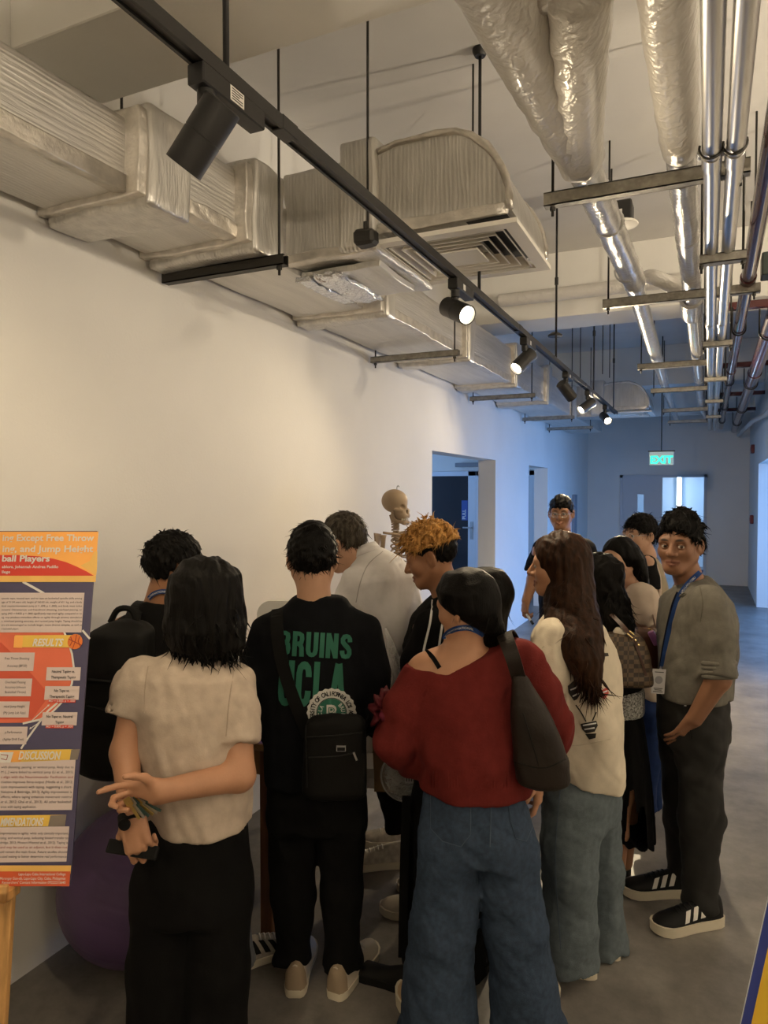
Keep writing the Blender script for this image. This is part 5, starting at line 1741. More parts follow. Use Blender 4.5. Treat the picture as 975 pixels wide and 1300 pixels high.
# round white emblem
def disc_pts(r0, r1, n, wob=0.0):
    pts = []; fs = []
    for i in range(n):
        a = 2 * math.pi * i / n
        k = 1 + wob * (0.5 + 0.5 * math.cos(24 * a))
        pts += [(r0 * math.cos(a), r0 * math.sin(a)), (r1 * k * math.cos(a), r1 * k * math.sin(a))]
    for i in range(n):
        j = (i + 1) % n
        fs.append((2 * i, 2 * i + 1, 2 * j + 1, 2 * j))
    return np.array(pts), fs
ec = J(421, 905)
EMW = mat('emblem_white', (0.55, 0.54, 0.51), 0.7)
for r0, r1, m_, o_, wob in ((0.0001, 0.083, EMW, 0.0040, 0.05), (0.0001, 0.050, GREEN, 0.0052, 0), (0.0505, 0.053, C_NAVY, 0.0056, 0)):
    co, fs = disc_pts(r0, r1, 96, wob); co, fs = split_long(co, fs, 0.02)
    print_on('emblem', tr3, co, fs, ec, RT, Zu, F0, m_, sh, o_)
def arc_text(txt, r, a0, a1, size, inward=False, bold=0.0):
    P_, F_ = [], []
    for i, ch in enumerate(txt):
        if ch == ' ': continue
        co, fs = text_mesh(ch, size, bold, 0.8, 'CENTER')
        a = math.radians(a0 + (a1 - a0) * i / (len(txt) - 1))
        n0 = len(P_)
        for x, y in co:
            u = np.array([math.cos(a), math.sin(a)]); tg = np.array([math.sin(a), -math.cos(a)])
            P_.append(u * (r + y) + tg * x)
        F_ += [tuple(k + n0 for k in q) for q in fs]
    return np.array(P_), F_
co, fs = arc_text('UNIVERSITY OF CALIFORNIA LOS ANGELES', 0.060, 222, -42, 0.022, bold=0.0006)
print_on('emblem_lettering', tr3, co, fs, ec, RT, Zu, F0, C_NAVY, sh, 0.0060)
for txt, a0, a1 in (('UCLA', 205, 150), ('BRUINS', 42, -35)):
    co, fs = arc_text(txt, 0.034, a0, a1, 0.019, bold=0.0006); print_on('emblem_lettering', tr3, co, fs, ec, RT, Zu, F0, EMW, sh, 0.0060)
co, fs = text_mesh('B', 0.075, 0.003, 0.95, 'CENTER'); co = co - np.array([0, 0.026]); co, fs = split_long(co, fs, 0.02); print_on('emblem_lettering', tr3, co, fs, ec, RT, Zu, F0, EMW, sh, 0.0060)
co, fs = text_mesh('B', 0.063, -0.0015, 0.95, 'CENTER'); co = co - np.array([0, 0.022]); co, fs = split_long(co, fs, 0.02); print_on('emblem_lettering', tr3, co, fs, ec, RT, Zu, F0, GREEN, sh, 0.0068)
trousers(p, [(400, 965, 56, 0.12), (401, 1010, 63, 0.13), (402, 1045, 60, 0.125)], [([J(372, 1040), J(372, 1130), J(371, 1218)], [0.090, 0.070, 0.058]), ([J(433, 1040), J(434, 1130), J(434, 1222)], [0.088, 0.068, 0.058])], C_BLACK, 0.0055, 16)
shoe(p.t, J(374, 1250, -0.08), facing(0.02, 1.0), 0.28, 0.105, (S_CREAM, S_SOLE, S_WHITE, S_TAN), 'court', H=0.085)
shoe(p.t, J(424, 1258, -0.09), facing(0.42, 0.9), 0.29, 0.105, (S_CREAM, S_SOLE, S_WHITE, S_TAN), 'court', H=0.085)
# sling bag
t = thing('sling_bag', 'black crossbody sling bag hanging on the back of the sweatshirt', 'bag', J(424, 1012, -0.2))
bd = 2.27
Q = lambda px, py, dd=0.0: spot(px, py, bd + dd)
bs = [(Q(425, 1013), 34 * bd / FPX, 0.03), (Q(425, 1004), 41 * bd / FPX, 0.04), (Q(425, 950), 40 * bd / FPX, 0.042), (Q(426, 918), 38 * bd / FPX, 0.04), (Q(426, 908), 32 * bd / FPX, 0.03)]
lf_ = loft(sorted(bs, key=lambda s: s[0][2]), RT, F0, 4.0, 0.02); wf = folds(43, 0.0025, 24)
v, f = field_mesh(lambda P: lf_(P) + wf(P), Q(425, 960) - 0.2, Q(425, 960) + 0.2, 0.007)
bg = to_mesh('bag_body', v, f, mat('black_canvas', (0.004, 0.0037, 0.0033), 0.75, spec=0.15, vary=0.1, bump=0.3, bscale=300, bdist=0.002), t); trb = surf(bg)
b = BM()
for pts_ in ([(390, 936), (425, 934), (460, 930)], [(392, 962), (430, 960), (452, 955)], [(388, 920), (390, 1000)]):
    tube(b, drape(trb, smooth_path([Q(x, y) for x, y in pts_], 8), F0, 0.0), 0.003, 6)
obj('zip', b, S_BLACK, t)
b = BM(); q = [Q(427, 950), Q(439, 950)]; q = drape(trb, q, F0, 0.003); ribbon(b, q, -F0, 0.018, 0.003); pl = obj('metal_plate', b, M['steel'], t)
b = BM(); q = drape(trb, [Q(428, 951), Q(438, 951)], F0, 0.0055); ribbon(b, q, -F0, 0.011, 0.002); obj('plate_inset', b, S_BLACK, pl)
b = BM(); q = drape(trb, [Q(449, 955), Q(453, 965)], F0, 0.004); ribbon(b, q, -F0, 0.006, 0.003); obj('zip_pull', b, M['steel'], t)
b = BM(); q = drape(tr3, smooth_path([J(352, 772, 0.0), J(352, 800, 0.0), J(358, 840, 0.0), J(370, 880, 0.0), J(384, 915, 0.0), J(391, 935, 0.0)], 7), F0, 0.012); ribbon(b, q, -F0, 0.042, 0.003); obj('strap', b, mat('strap_webbing', (0.005, 0.0048, 0.0044), 0.8, spec=0.15), t)
b = BM(); q = [Q(461, 930, 0.03), J(470, 905, -0.02), J(478, 880, 0.05)]; ribbon(b, smooth_path(q, 5), unit(RT - F0), 0.02, 0.003); obj('strap', b, mat('strap_webbing', (0.005, 0.0048, 0.0044), 0.8, spec=0.15), t)

# ================================================================== 4: man in the white coat, bending over the table
p = Person('person with greying hair bending to the left in a white coat over dark trousers', 3.1, 485)
J = p.J
p.head(436, 690, facing(-0.82, 0.45, -0.42), s=0.98, neck=J(462, 722), nr=(0.056, 0.064))
p.arm([J(447, 745, -0.12), J(425, 830, -0.10), J(400, 900, 0.05)], [0.05, 0.042, 0.032]); p.arm([J(480, 740, 0.18), J(440, 820, 0.25), J(405, 880, 0.2)], [0.05, 0.042, 0.032])
p.hand(J(400, 900, 0.05), -RT - Zu * 0.4, Zu, 1); p.hand(J(405, 880, 0.2), -RT - Zu * 0.4, Zu, -1)
p.body(SK3, torso=p.secs([(468, 735, 26, 0.15), (480, 820, 36, 0.14), (488, 900, 34, 0.13)]), hh=0.005)
p.hair_short(H_GREY, 1000, 0.03, 0.15, seed=35, top=0.018, side=0.010, tuft=0.003, back=-0.05, front=0.055, mode='crown', fwd=0.8)
rows = [(486, 985, 40, 0.16), (480, 905, 40, 0.16), (478, 860, 44, 0.17), (480, 810, 51, 0.19), (482, 765, 53, 0.20), (482, 730, 46, 0.19), (478, 708, 32, 0.14), (468, 694, 15, 0.07)]
sh = p.garment('coat', [p.loft(rows), sleeve([J(455, 738, -0.12), J(434, 790, -0.12), J(424, 835, -0.1), J(408, 885, 0.02)], [0.075, 0.075, 0.066, 0.055]), sleeve([J(480, 740, 0.15), J(445, 820, 0.24), J(412, 870, 0.22)], [0.075, 0.066, 0.05])], C_WHITE, 0.035, 0.007, 17, 0.0095, pts=box_pts(rows, p) + [J(408, 890, -0.12), J(420, 885, 0.3)], stretch=(1, 1, 0.8), freq=16)
b = BM(); ns = [J(463 + 17 * math.cos(a), 700 - 7 * math.cos(a) + 3 * math.sin(a), 0.075 * math.sin(a)) for a in np.linspace(0, 2 * math.pi, 24)]
ribbon(b, ns, [unit(np.array(q) - J(463, 700)) + Zu * 0.4 for q in ns], 0.04, 0.004); obj('collar', b, C_WHITE, sh, smooth=True)
b = BM(); trw = surf(sh); tube(b, drape(trw, smooth_path([J(486, 700), J(468, 716), J(458, 738), J(452, 765)], 7), F0, 0.0), 0.0022, 5); obj('seam', b, fabric('coat_seam', (0.5, 0.48, 0.47)), sh)
trousers(p, [(487, 890, 30, 0.12), (490, 940, 32, 0.14), (492, 960, 30, 0.13)], [([J(490, 950, -0.09), J(500, 1000, -0.08), J(508, 1052, 0.0)], [0.085, 0.068, 0.056]), ([J(492, 950, 0.09), J(500, 1000, 0.1), J(505, 1040, 0.15)], [0.085, 0.068, 0.056])], C_BLACK2, 0.005, 18, 0.011)
shoe(p.t, spot(519, 1080, 3.22), facing(-0.95, -0.12), 0.29, 0.11, (S_GREYM, S_SOLE, S_WHITE, S_BLACK), 'sneaker', H=0.085, sole=0.034)
shoe(p.t, spot(535, 1060, 3.40), facing(-0.95, 0.0), 0.29, 0.11, (S_GREYM, S_SOLE, S_WHITE, S_BLACK), 'sneaker', H=0.085, sole=0.034)

# ================================================================== 5: young man with orange-blond hair
p = Person('person with tousled orange blond hair looking down, wearing a black jacket with white piping', 2.8, 560)
J = p.J
p.head(546, 708, facing(-0.93, 0.22, -0.30), s=0.97, neck=J(570, 762), nr=(0.054, 0.062), lids=0.1)
p.arm([J(540, 800, -0.12), J(530, 880, -0.1), J(500, 930, 0.1)], [0.05, 0.042, 0.03]); p.arm([J(570, 790, 0.18), J(560, 870, 0.2), J(520, 920, 0.2)], [0.05, 0.042, 0.03])
p.body(SK2, torso=p.secs([(565, 785, 26, 0.15), (560, 880, 30, 0.14), (558, 960, 32, 0.13)]))
p.hair_short(H_BLACK, 500, 0.016, 0.2, seed=37, top=0.004, side=0.005, tuft=0.002, back=-0.06, front=0.045)
fn, lo, hi = short_hair(p.hc, p.Mx, p.s, top=0.030, side=0.016, front=0.058, tuft=0.011, seed=38, back=0.035)
cut = lambda P: smax(fn(P), 0.04 * p.s - ((P - p.hc) @ p.Mx[2]) - 0.25 * np.abs((P - p.hc) @ p.Mx[1]) * 0, 0.01)
hair_obj('dyed_hair', cut, lo, hi, 0.0045, H_BLOND, p.t, [dict(n=900, length=0.032, flow=head_flow(p.hc, p.Mx, p.s, 'front', 0.9), lift=0.22, width=0.0055, seed=39, sag=0.5, curl=0.45)])
rows = [(560, 985, 36, 0.16), (556, 930, 38, 0.17), (550, 870, 36, 0.18), (552, 820, 40, 0.19), (558, 785, 36, 0.18), (566, 765, 26, 0.13), (572, 748, 15, 0.075)]
sh = p.garment('jacket', [p.loft(rows), sleeve([J(548, 795, -0.14), J(535, 840, -0.14), J(528, 880, -0.12), J(505, 925, 0.06)], [0.07, 0.072, 0.066, 0.045]), sleeve([J(570, 790, 0.16), J(558, 870, 0.2), J(525, 915, 0.2)], [0.07, 0.06, 0.045])], C_BLACK, 0.035, 0.005, 19, 0.0095, pts=box_pts(rows, p) + [J(505, 930, -0.1), J(525, 920, 0.25)])
trj = surf(sh)
for pts_ in ([(549, 762), (546, 790), (538, 825), (533, 862)], [(562, 790), (558, 815), (554, 845)]):
    b = BM(); q = drape(trj, smooth_path([J(x, y) for x, y in pts_], 8), F0, 0.001); ribbon(b, q, -F0, 0.008, 0.002); obj('piping', b, INK_WHITE, sh)
trousers(p, [(560, 960, 36, 0.12), (562, 1000, 38, 0.14), (562, 1020, 36, 0.13)], [([J(550, 1010, -0.09), J(545, 1080, -0.08), J(540, 1140, -0.05)], [0.088, 0.072, 0.07]), ([J(570, 1010, 0.09), J(572, 1080, 0.1), J(572, 1130, 0.12)], [0.088, 0.072, 0.07])], C_BLACK2, 0.005, 20, 0.011)
shoe(p.t, spot(575, 1165, 2.82), facing(-0.95, 0.1), 0.29, 0.11, (S_CREAM, S_SOLE, S_WHITE, S_BLACK), 'sneaker', H=0.085, sole=0.034)
shoe(p.t, spot(592, 1150, 2.98), facing(-0.95, 0.1), 0.29, 0.11, (S_CREAM, S_SOLE, S_WHITE, S_BLACK), 'sneaker', H=0.085, sole=0.034)

# ================================================================== 6: woman in the maroon sweater
p = Person('person in an off shoulder maroon sweater and wide blue jeans', 2.22, 605)
J = p.J
p.head(592, 772, facing(-0.72, 0.66, -0.12), s=0.93, neck=J(583, 838), female=True, nr=(0.046, 0.055))
aL = [J(535, 852, 0.0), J(506, 945, 0.02), J(545, 965, 0.28)]; aR = [J(672, 845, 0.02), J(701, 920, 0.03), J(684, 985, 0.06)]
p.arm(aL, [0.046, 0.039, 0.028]); p.arm(aR, [0.046, 0.038, 0.026])
p.hand(aR[2], -Zu - RT * 0.03, RT * 0.8 - F0 * 0.4, 1, curl=(22, 24, 28, 32), thumb=(20, 0.6), s=0.9)
p.hand(aL[2], F0 - RT * 0.2, Zu, 1, s=0.9)
p.body(SK1, torso=p.secs([(585, 820, 36, 0.055), (588, 832, 56, 0.074), (592, 848, 68, 0.086), (595, 868, 70, 0.092), (598, 900, 62, 0.09), (602, 990, 52, 0.10)]), h=0.0075)
rows = [(606, 1012, 66, 0.138), (605, 985, 69, 0.140), (603, 960, 73, 0.140), (601, 925, 76, 0.13), (599, 890, 76, 0.12), (597, 862, 70, 0.10), (598, 846, 66, 0.088), (606, 832, 60, 0.078), (622, 818, 45, 0.065)]
tor = p.loft(rows, 2.2)
sl = [sleeve([J(533, 862), J(512, 900), J(502, 938, 0.0), J(528, 968, 0.12)], [0.062, 0.070, 0.070, 0.058]), sleeve([J(668, 838), J(690, 880), J(704, 918, 0.02), J(690, 972, 0.05)], [0.058, 0.060, 0.058, 0.045])]
def neckcut(P):
    # off-shoulder neckline: level over the bare left shoulder, then slanting up to the right one
    a_ = (P - J(521, 842)) @ unit(Zu + RT * 0.16); b_ = (P - J(560, 850)) @ unit(Zu - RT * 0.46)
    return np.minimum(a_, b_)
def sweater(P):
    d = smin(smin(smax(tor(P), (J(605, 1003) - P) @ Zu, 0.008), sl[0](P), 0.03), sl[1](P), 0.03)
    return smax(d, neckcut(P), 0.006)
sw = p.garment('sweater', [sweater], C_MAROON, 0.02, 0.008, 23, 0.0075, clip=[lambda P: (J(605, 1001) - P) @ Zu, neckcut], pts=box_pts(rows, p) + [J(495, 985), J(712, 985), J(530, 975, 0.14)], stretch=(1, 1, 0.6), freq=18)
trs = surf(sw)
b = BM()
for k in range(30):
    x = 547 + k * 4.2
    q = drape(trs, [J(x, 978 + 0), J(x + 0.5, 1000)], F0, -0.0015); tube(b, q, 0.0026, 4)
obj('ribbed_hem', b, C_MAROON, sw)
# ruffled maroon scrunchie at the left cuff
t = thing('scrunchie', 'gathered maroon fabric scrunchie at the sweater cuff', 'scrunchie', J(490, 930, -0.02))
b = BM(); cc = J(489, 904, 0.02)
nu, nv = 60, 10
vs = []
for i in range(nu):
    a = 2 * math.pi * i / nu
    rr = 0.048 * (1 + 0.16 * math.sin(9 * a) + 0.08 * math.sin(17 * a + 1))
    row = []
    for j in range(nv):
        c = 2 * math.pi * j / nv
        r2 = 0.026 * (1 + 0.35 * math.sin(11 * a + c))
        row.append(b.verts.new(cc + (RT * math.cos(a) * 0.62 + Zu * math.sin(a)) * (rr + r2 * math.cos(c)) - F0 * r2 * 1.2 * math.sin(c) + F0 * 0.02 * math.sin(5 * a)))
    vs.append(row)
for i in range(nu):
    for j in range(nv): b.faces.new((vs[i][j], vs[(i + 1) % nu][j], vs[(i + 1) % nu][(j + 1) % nv], vs[i][(j + 1) % nv]))
obj('ruffle', b, fabric('maroon_satin', (0.07, 0.008, 0.012), 0.1, 0.5), t, smooth=True)
b = BM(); bmesh.ops.create_icosphere(b, subdivisions=2, radius=0.02, matrix=Matrix.Translation(Vector(cc - F0 * 0.035))); obj('button', b, fabric('maroon_button', (0.12, 0.015, 0.03), 0.1, 0.5), t, smooth=True)
# jeans
hipj = [(604, 978, 54, 0.095), (604, 1010, 64, 0.120), (605, 1050, 69, 0.13), (606, 1085, 66, 0.125)]
jn = trousers(p, hipj, [([J(570, 1075), J(562, 1180), J(555, 1318)], [0.098, 0.098, 0.118]), ([J(642, 1075), J(655, 1180), J(674, 1318)], [0.098, 0.094, 0.112])], D_BLUE, 0.007, 24, 0.008, name='jeans')
trj = surf(jn)
STITCH = mat('denim_stitch', (0.055, 0.08, 0.12), 0.8)
for pk in ([(547, 1004), (598, 1006), (597, 1060), (585, 1075), (562, 1068), (547, 1052), (547, 1004)], [(643, 1003), (672, 998), (676, 1050), (668, 1068), (655, 1064), (648, 1042), (643, 1003)]):
    cc_ = [J(x, y) for x, y in pk]
    pts_ = []
    for a, c in zip(cc_, cc_[1:]): pts_ += [a + (c - a) * t for t in np.linspace(0, 1, 9)[:-1]]
    b = BM(); q = drape(trj, pts_ + [cc_[-1]], F0, 0.001); tube(b, q, 0.0018, 5); obj('pocket_stitching', b, STITCH, jn)
    ctr = np.mean(cc_[:-1], 0); b = BM()
    g = [(x, y) for x in np.linspace(-1, 1, 9) for y in np.linspace(-1, 1, 9)]
    q = drape(trj, [ctr + (np.array(c) - ctr) * 0.985 for c in pts_], F0, 0.004); c0 = drape(trj, [ctr], F0, 0.005)[0]
    mid = drape(trj, [ctr + (np.array(c) - ctr) * 0.5 for c in pts_], F0, 0.005)
    n = len(q); V0 = [b.verts.new(x) for x in q]; V1 = [b.verts.new(x) for x in mid]; vc = b.verts.new(c0)
    for i in range(n): b.faces.new((V0[i], V0[(i + 1) % n], V1[(i + 1) % n], V1[i])); b.faces.new((V1[i], V1[(i + 1) % n], vc))
    bmesh.ops.recalc_face_normals(b, faces=b.faces[:]); obj('back_pocket', b, D_BLUE, jn, smooth=True)
b = BM(); q = drape(trj, smooth_path([J(622, 990), J(623, 1030), J(622, 1075)], 8), F0, 0.0005); tube(b, q, 0.0018, 5); obj('centre_seam', b, STITCH, jn)
SAND = mat('tan_sandal', (0.42, 0.30, 0.19), 0.6)
shoe(p.t, J(548, 1318, -0.06), facing(-0.35, 0.95), 0.24, 0.095, (SAND, S_SOLE, SAND), 'flat', sole=0.045); shoe(p.t, J(690, 1312, -0.05), facing(0.25, 0.97), 0.245, 0.10, (SAND, S_SOLE, SAND), 'flat', sole=0.045)
# hair drawn across to the right shoulder
hl = [(550, 764), (612, 800)]
hn = unit(np.cross(unit(J(*hl[1]) - J(*hl[0])), F0)); hn = hn if hn[2] < 0 else -hn
def sweep(q):
    P = (q * p.s) @ p.Mx + p.hc
    side_ = (P - J(616, 800)) @ RT
    return np.minimum(ell((0, 0.150, -0.02), (0.07, 0.085, 0.11))(q), -np.minimum(((P - J(*hl[0])) @ hn) , -side_ * 0.8) / p.s)
p.hair_long(H_BLACK, [[(588, 728, 24, 0.06), (592, 750, 38, 0.10), (600, 775, 36, 0.105, 0.0), (612, 792, 28, 0.08, 0.0), (622, 806, 20, 0.065, 0.02), (629, 825, 14, 0.05, 0.06), (631, 870, 11, 0.04, 0.10)]],
            cutter=sweep, locks=160, length=0.05, seed=45, width=0.003, h=0.0055, amp=0.0018, lift=0.0)
# lanyard round the neck and black bra strap
trb = surf(p.bodyo)
ns = even(drape(trb, smooth_path([J(562, 811), J(569, 803), J(580, 798), J(594, 797), J(606, 801), J(614, 806)], 6), F0, 0.004))
b = BM(); ribbon(b, ns, -F0, 0.017, 0.002); ly = obj('lanyard', b, L_BLUE, p.t)
lettering_along(p, ly, [q - F0 * 0.003 for q in ns], 'LAPU-CEBU INTERNATIONAL', 0.0105, INK_WHITE, -F0)
b = BM(); q = drape(trb, smooth_path([J(541, 826), J(549, 834), J(558, 848)], 6), F0, 0.001); ribbon(b, q, -F0, 0.014, 0.003); st = obj('bra_strap', b, C_BLACK, p.t)
b = BM(); q = drape(trb, smooth_path([J(634, 806), J(642, 816)], 6), F0, 0.001); ribbon(b, q, -F0, 0.014, 0.003); obj('bra_strap', b, C_BLACK, p.t)
# shoulder bag
t = thing('shoulder_bag', 'dark brown leather hobo bag hanging at the maroon sweater', 'bag', J(690, 1000, -0.10))
LEATH = mat('dark_brown_leather', (0.016, 0.011, 0.0085), 0.5, spec=0.25, vary=0.15, vscale=8, bump=0.25, bscale=130, bdist=0.003)
bd = 2.10
Q = lambda px, py, dd=0.0: spot(px, py, bd + dd)
ks = bd / FPX
bs = [(Q(694, 1000), 24 * ks, 0.035), (Q(690, 992), 34 * ks, 0.05), (Q(687, 965), 35 * ks, 0.055), (Q(678, 930), 29 * ks, 0.05), (Q(670, 895), 21 * ks, 0.04), (Q(663, 870), 13 * ks, 0.022), (Q(659, 855), 9 * ks, 0.012)]
lf_ = loft(sorted(bs, key=lambda s: s[0][2]), RT, F0, 2.4, 0.02); wf = folds(47, 0.003, 20)
v, f = field_mesh(lambda P: lf_(P) + wf(P), Q(685, 930) - 0.26, Q(685, 930) + 0.26, 0.007)
bg = to_mesh('bag_body', v, f, LEATH, t); trb2 = surf(bg)
b = BM(); q = [Q(659, 862, 0.0), Q(652, 838, -0.01), Q(645, 818, 0.015), Q(641, 806, 0.07), Q(646, 806, 0.14), Q(655, 822, 0.2), Q(664, 850, 0.22)]; q = smooth_path(q, 6)
ribbon(b, q, [unit(np.array(x) - Q(662, 850, 0.1)) for x in q], [0.048 - 0.012 * abs(i / len(q) - 0.5) for i in range(len(q))], 0.005); obj('strap', b, LEATH, t, smooth=False)
b = BM()
for pts_ in ([(664, 905), (676, 945), (684, 972)], [(654, 968), (690, 975), (722, 962)], [(655, 858), (668, 858)]):
    tube(b, drape(trb2, smooth_path([Q(x, y) for x, y in pts_], 8), F0, 0.0), 0.002, 5)
obj('seam', b, S_BLACK, t)

# ================================================================== 7: woman in the long black dress, in front of the maroon sweater
p = Person('person in a long black dress with sleek black hair, mostly hidden by the maroon sweater', 2.56, 570)
J = p.J
p.head(614, 764, facing(-0.85, 0.5, -0.2), s=0.92, neck=J(604, 822), female=True, nr=(0.046, 0.055))
p.body(SK1, torso=p.secs([(600, 838, 36, 0.10), (590, 900, 40, 0.11)]), hh=0.007, h=0.012)
p.hair_long(H_BLACK, [[(618, 727, 18, 0.06), (620, 750, 26, 0.095), (622, 775, 23, 0.10), (626, 805, 16, 0.09), (628, 850, 14, 0.07)]], cutter=ell((0, 0.125, -0.03), (0.055, 0.07, 0.10)), locks=250, length=0.08, seed=46, width=0.003, h=0.007, amp=0.0018, lift=0.02)
b = BM(); bmesh.ops.create_uvsphere(b, u_segments=10, v_segments=6, radius=0.008, matrix=Matrix.Translation(Vector(J(612, 737, -0.115)))); obj('hair_clip', b, M['steel'], p.t)
rows = [(566, 1248, 55, 0.14), (566, 1180, 56, 0.14), (568, 1080, 55, 0.14), (574, 1000, 50, 0.13), (582, 930, 44, 0.13), (592, 870, 46, 0.13), (600, 838, 44, 0.11), (604, 822, 24, 0.07)]
p.garment('dress', [p.loft(rows), sleeve([J(570, 860), J(545, 920, 0.08), J(520, 950, 0.25)], [0.06, 0.055, 0.045])], C_BLACK, 0.03, 0.010, 25, 0.010, pts=box_pts(rows, p) + [J(520, 950, 0.25)], stretch=(1, 1, 0.03), freq=34)
b = BM(); q = smooth_path([J(516, 1010, -0.10), J(513, 1100, -0.12), J(511, 1215, -0.13)], 5); ribbon(b, q, -F0, 0.03, 0.004); obj('sash', b, C_BLACK, p.t)
shoe(p.t, spot(524, 1262, 2.40), facing(-0.75, 0.35), 0.235, 0.09, (S_BLACK, S_BLACK, S_BLACK), 'flat'); shoe(p.t, spot(612, 1250, 2.48), facing(-0.3, 0.95), 0.235, 0.09, (S_BLACK, S_BLACK, S_BLACK), 'flat')

# ================================================================== 8: woman with long brown hair, cream tee
p = Person('person with long straight brown hair in a printed cream tee and faded jeans', 2.55, 735)
J = p.J
p.head(708, 718, facing(-0.95, 0.30, -0.05), s=0.93, neck=J(722, 778), female=True, nr=(0.046, 0.055), lids=0.5)
p.arm([J(705, 812, -0.15), J(694, 885, -0.17), J(684, 930, -0.05)], [0.044, 0.037, 0.027]); p.arm([J(745, 808, 0.17), J(750, 880, 0.18), J(725, 940, 0.2)], [0.044, 0.037, 0.027])
p.hand(J(684, 930, -0.05), -RT * 0.6 - Zu * 0.6, -F0, -1, s=0.9)
p.body(SK1, torso=p.secs([(722, 790, 30, 0.13), (725, 880, 36, 0.14), (735, 980, 38, 0.14)]), hh=0.004)
eyes(p.t, p.hc, p.Mx, p.s, (0, -0.1))
rows = [(742, 990, 46, 0.17), (740, 960, 50, 0.18), (735, 910, 52, 0.19), (730, 850, 50, 0.19), (724, 810, 46, 0.185), (722, 792, 38, 0.16), (722, 776, 24, 0.09)]
tor = p.loft(rows, 2.2); hem = plane(J(742, 984), unit(-Zu - RT * 0.22))
sl = [sleeve([J(706, 806, -0.15), J(697, 850, -0.17), J(693, 900, -0.17)], [0.062, 0.070, 0.066]), sleeve([J(748, 806, 0.15), J(760, 850, 0.17), J(766, 890, 0.18)], [0.062, 0.070, 0.066])]
sh = p.garment('tee', [lambda P: smax(tor(P), hem(P), 0.008)] + sl, C_CREAM, 0.03, 0.008, 27, 0.0085, clip=[hem], pts=box_pts(rows, p) + [J(690, 905, -0.2), J(766, 890, 0.2)])
tr8 = surf(sh)
INKB = mat('black_print', (0.02, 0.018, 0.016), 0.8); INKR = mat('red_print', (0.42, 0.06, 0.045), 0.8)
def pp(pts_, m_, off=0.0035):
    # outline in photograph pixels at this person's distance
    P3 = [J(x, y, 0) for x, y in pts_]
    b_ = BM(); vs_ = [b_.verts.new((q @ RT, q[2], 0)) for q in P3]; b_.faces.new(vs_); bmesh.ops.triangulate(b_, faces=b_.faces[:]); b_.verts.index_update()
    co_ = np.array([v_.co[:2] for v_ in b_.verts]); fs_ = [tuple(v_.index for v_ in f_.verts) for f_ in b_.faces]; b_.free()
    co_, fs_ = split_long(co_, fs_, 0.014)
    return print_on('tee_print', tr8, co_, fs_, F0 * (P3[0] @ F0), RT, Zu, F0, m_, sh, off)
pp([(741, 854), (733, 860), (721, 871), (722, 880), (729, 890), (733, 888), (740, 876), (742, 864)], INKB)
pp([(762, 829), (772, 829), (773, 833), (764, 834)], INKB); pp([(761, 878), (771, 872), (773, 880), (768, 888), (760, 884)], INKR)
pp([(737, 919), (757, 915), (759, 921), (755, 929), (744, 931), (739, 926)], INKB); pp([(743, 932), (757, 931), (756, 937), (748, 939)], INKB)
for ln in ([(731, 895), (738, 905), (744, 916)], [(757, 904), (752, 915)], [(735, 868), (738, 880), (736, 892)], [(729, 878), (733, 882)]):
    b = BM(); q = drape(tr8, smooth_path([J(x, y) for x, y in ln], 6), F0, 0.002); ribbon(b, q, -F0, 0.004, 0.001); obj('tee_print', b, INKB, sh)
for ln in ([(724, 876), (732, 872), (737, 862)], [(727, 884), (735, 880)], [(740, 921), (757, 918)], [(742, 926), (755, 924)], [(763, 880), (771, 877)]):
    b = BM(); q = drape(tr8, smooth_path([J(x, y) for x, y in ln], 6), F0, 0.005); ribbon(b, q, -F0, 0.0045, 0.001); obj('tee_print', b, INK_WHITE, sh)
b = BM(); q = drape(tr8, smooth_path([J(701, 944), J(735, 946), J(775, 938)], 8), F0, 0.0); tube(b, q, 0.0015, 5); obj('hem_seam', b, fabric('cream_seam', (0.48, 0.42, 0.33)), sh)
jn = trousers(p, [(738, 955, 42, 0.15), (738, 1000, 46, 0.16), (738, 1030, 44, 0.15)], [([J(727, 1020, -0.09), J(724, 1110, -0.10), J(724, 1222, -0.08)], [0.098, 0.092, 0.092]), ([J(752, 1020, 0.09), J(763, 1110, 0.08), J(772, 1205, 0.06)], [0.092, 0.078, 0.066])], D_LIGHT, 0.008, 28, 0.0085, name='jeans')
trj = surf(jn); b = BM(); q = drape(trj, smooth_path([J(712, 995), J(705, 1090), J(712, 1205)], 10), F0, 0.0); tube(b, q, 0.0016, 5); obj('side_seam', b, STITCH, jn)
shoe(p.t, spot(757, 1244, 2.48), facing(-0.97, 0.30), 0.275, 0.10, (S_CREAM, S_SOLE, S_WHITE), 'sneaker', H=0.08); shoe(p.t, spot(787, 1222, 2.58), facing(-0.95, 0.35), 0.27, 0.10, (S_CREAM, S_SOLE, S_WHITE), 'sneaker', H=0.08)
p.hair_long(H_BROWN, [[(708, 686, 24, 0.07), (715, 705, 33, 0.10), (722, 735, 30, 0.105, -0.01), (724, 765, 32, 0.11, -0.04), (728, 800, 35, 0.11, -0.12), (737, 832, 27, 0.075, -0.18), (745, 856, 18, 0.045, -0.20), (750, 874, 10, 0.025, -0.205), (753, 884, 5, 0.012, -0.205)]],
            cutter=lambda q: np.minimum(ell((0, 0.150, -0.035), (0.10, 0.100, 0.120))(q), ell((0.0, 0.130, 0.02), (0.085, 0.055, 0.05))(q)), locks=260, length=0.055, seed=49, low=835, width=0.004, h=0.006, amp=0.003, lift=0.0)

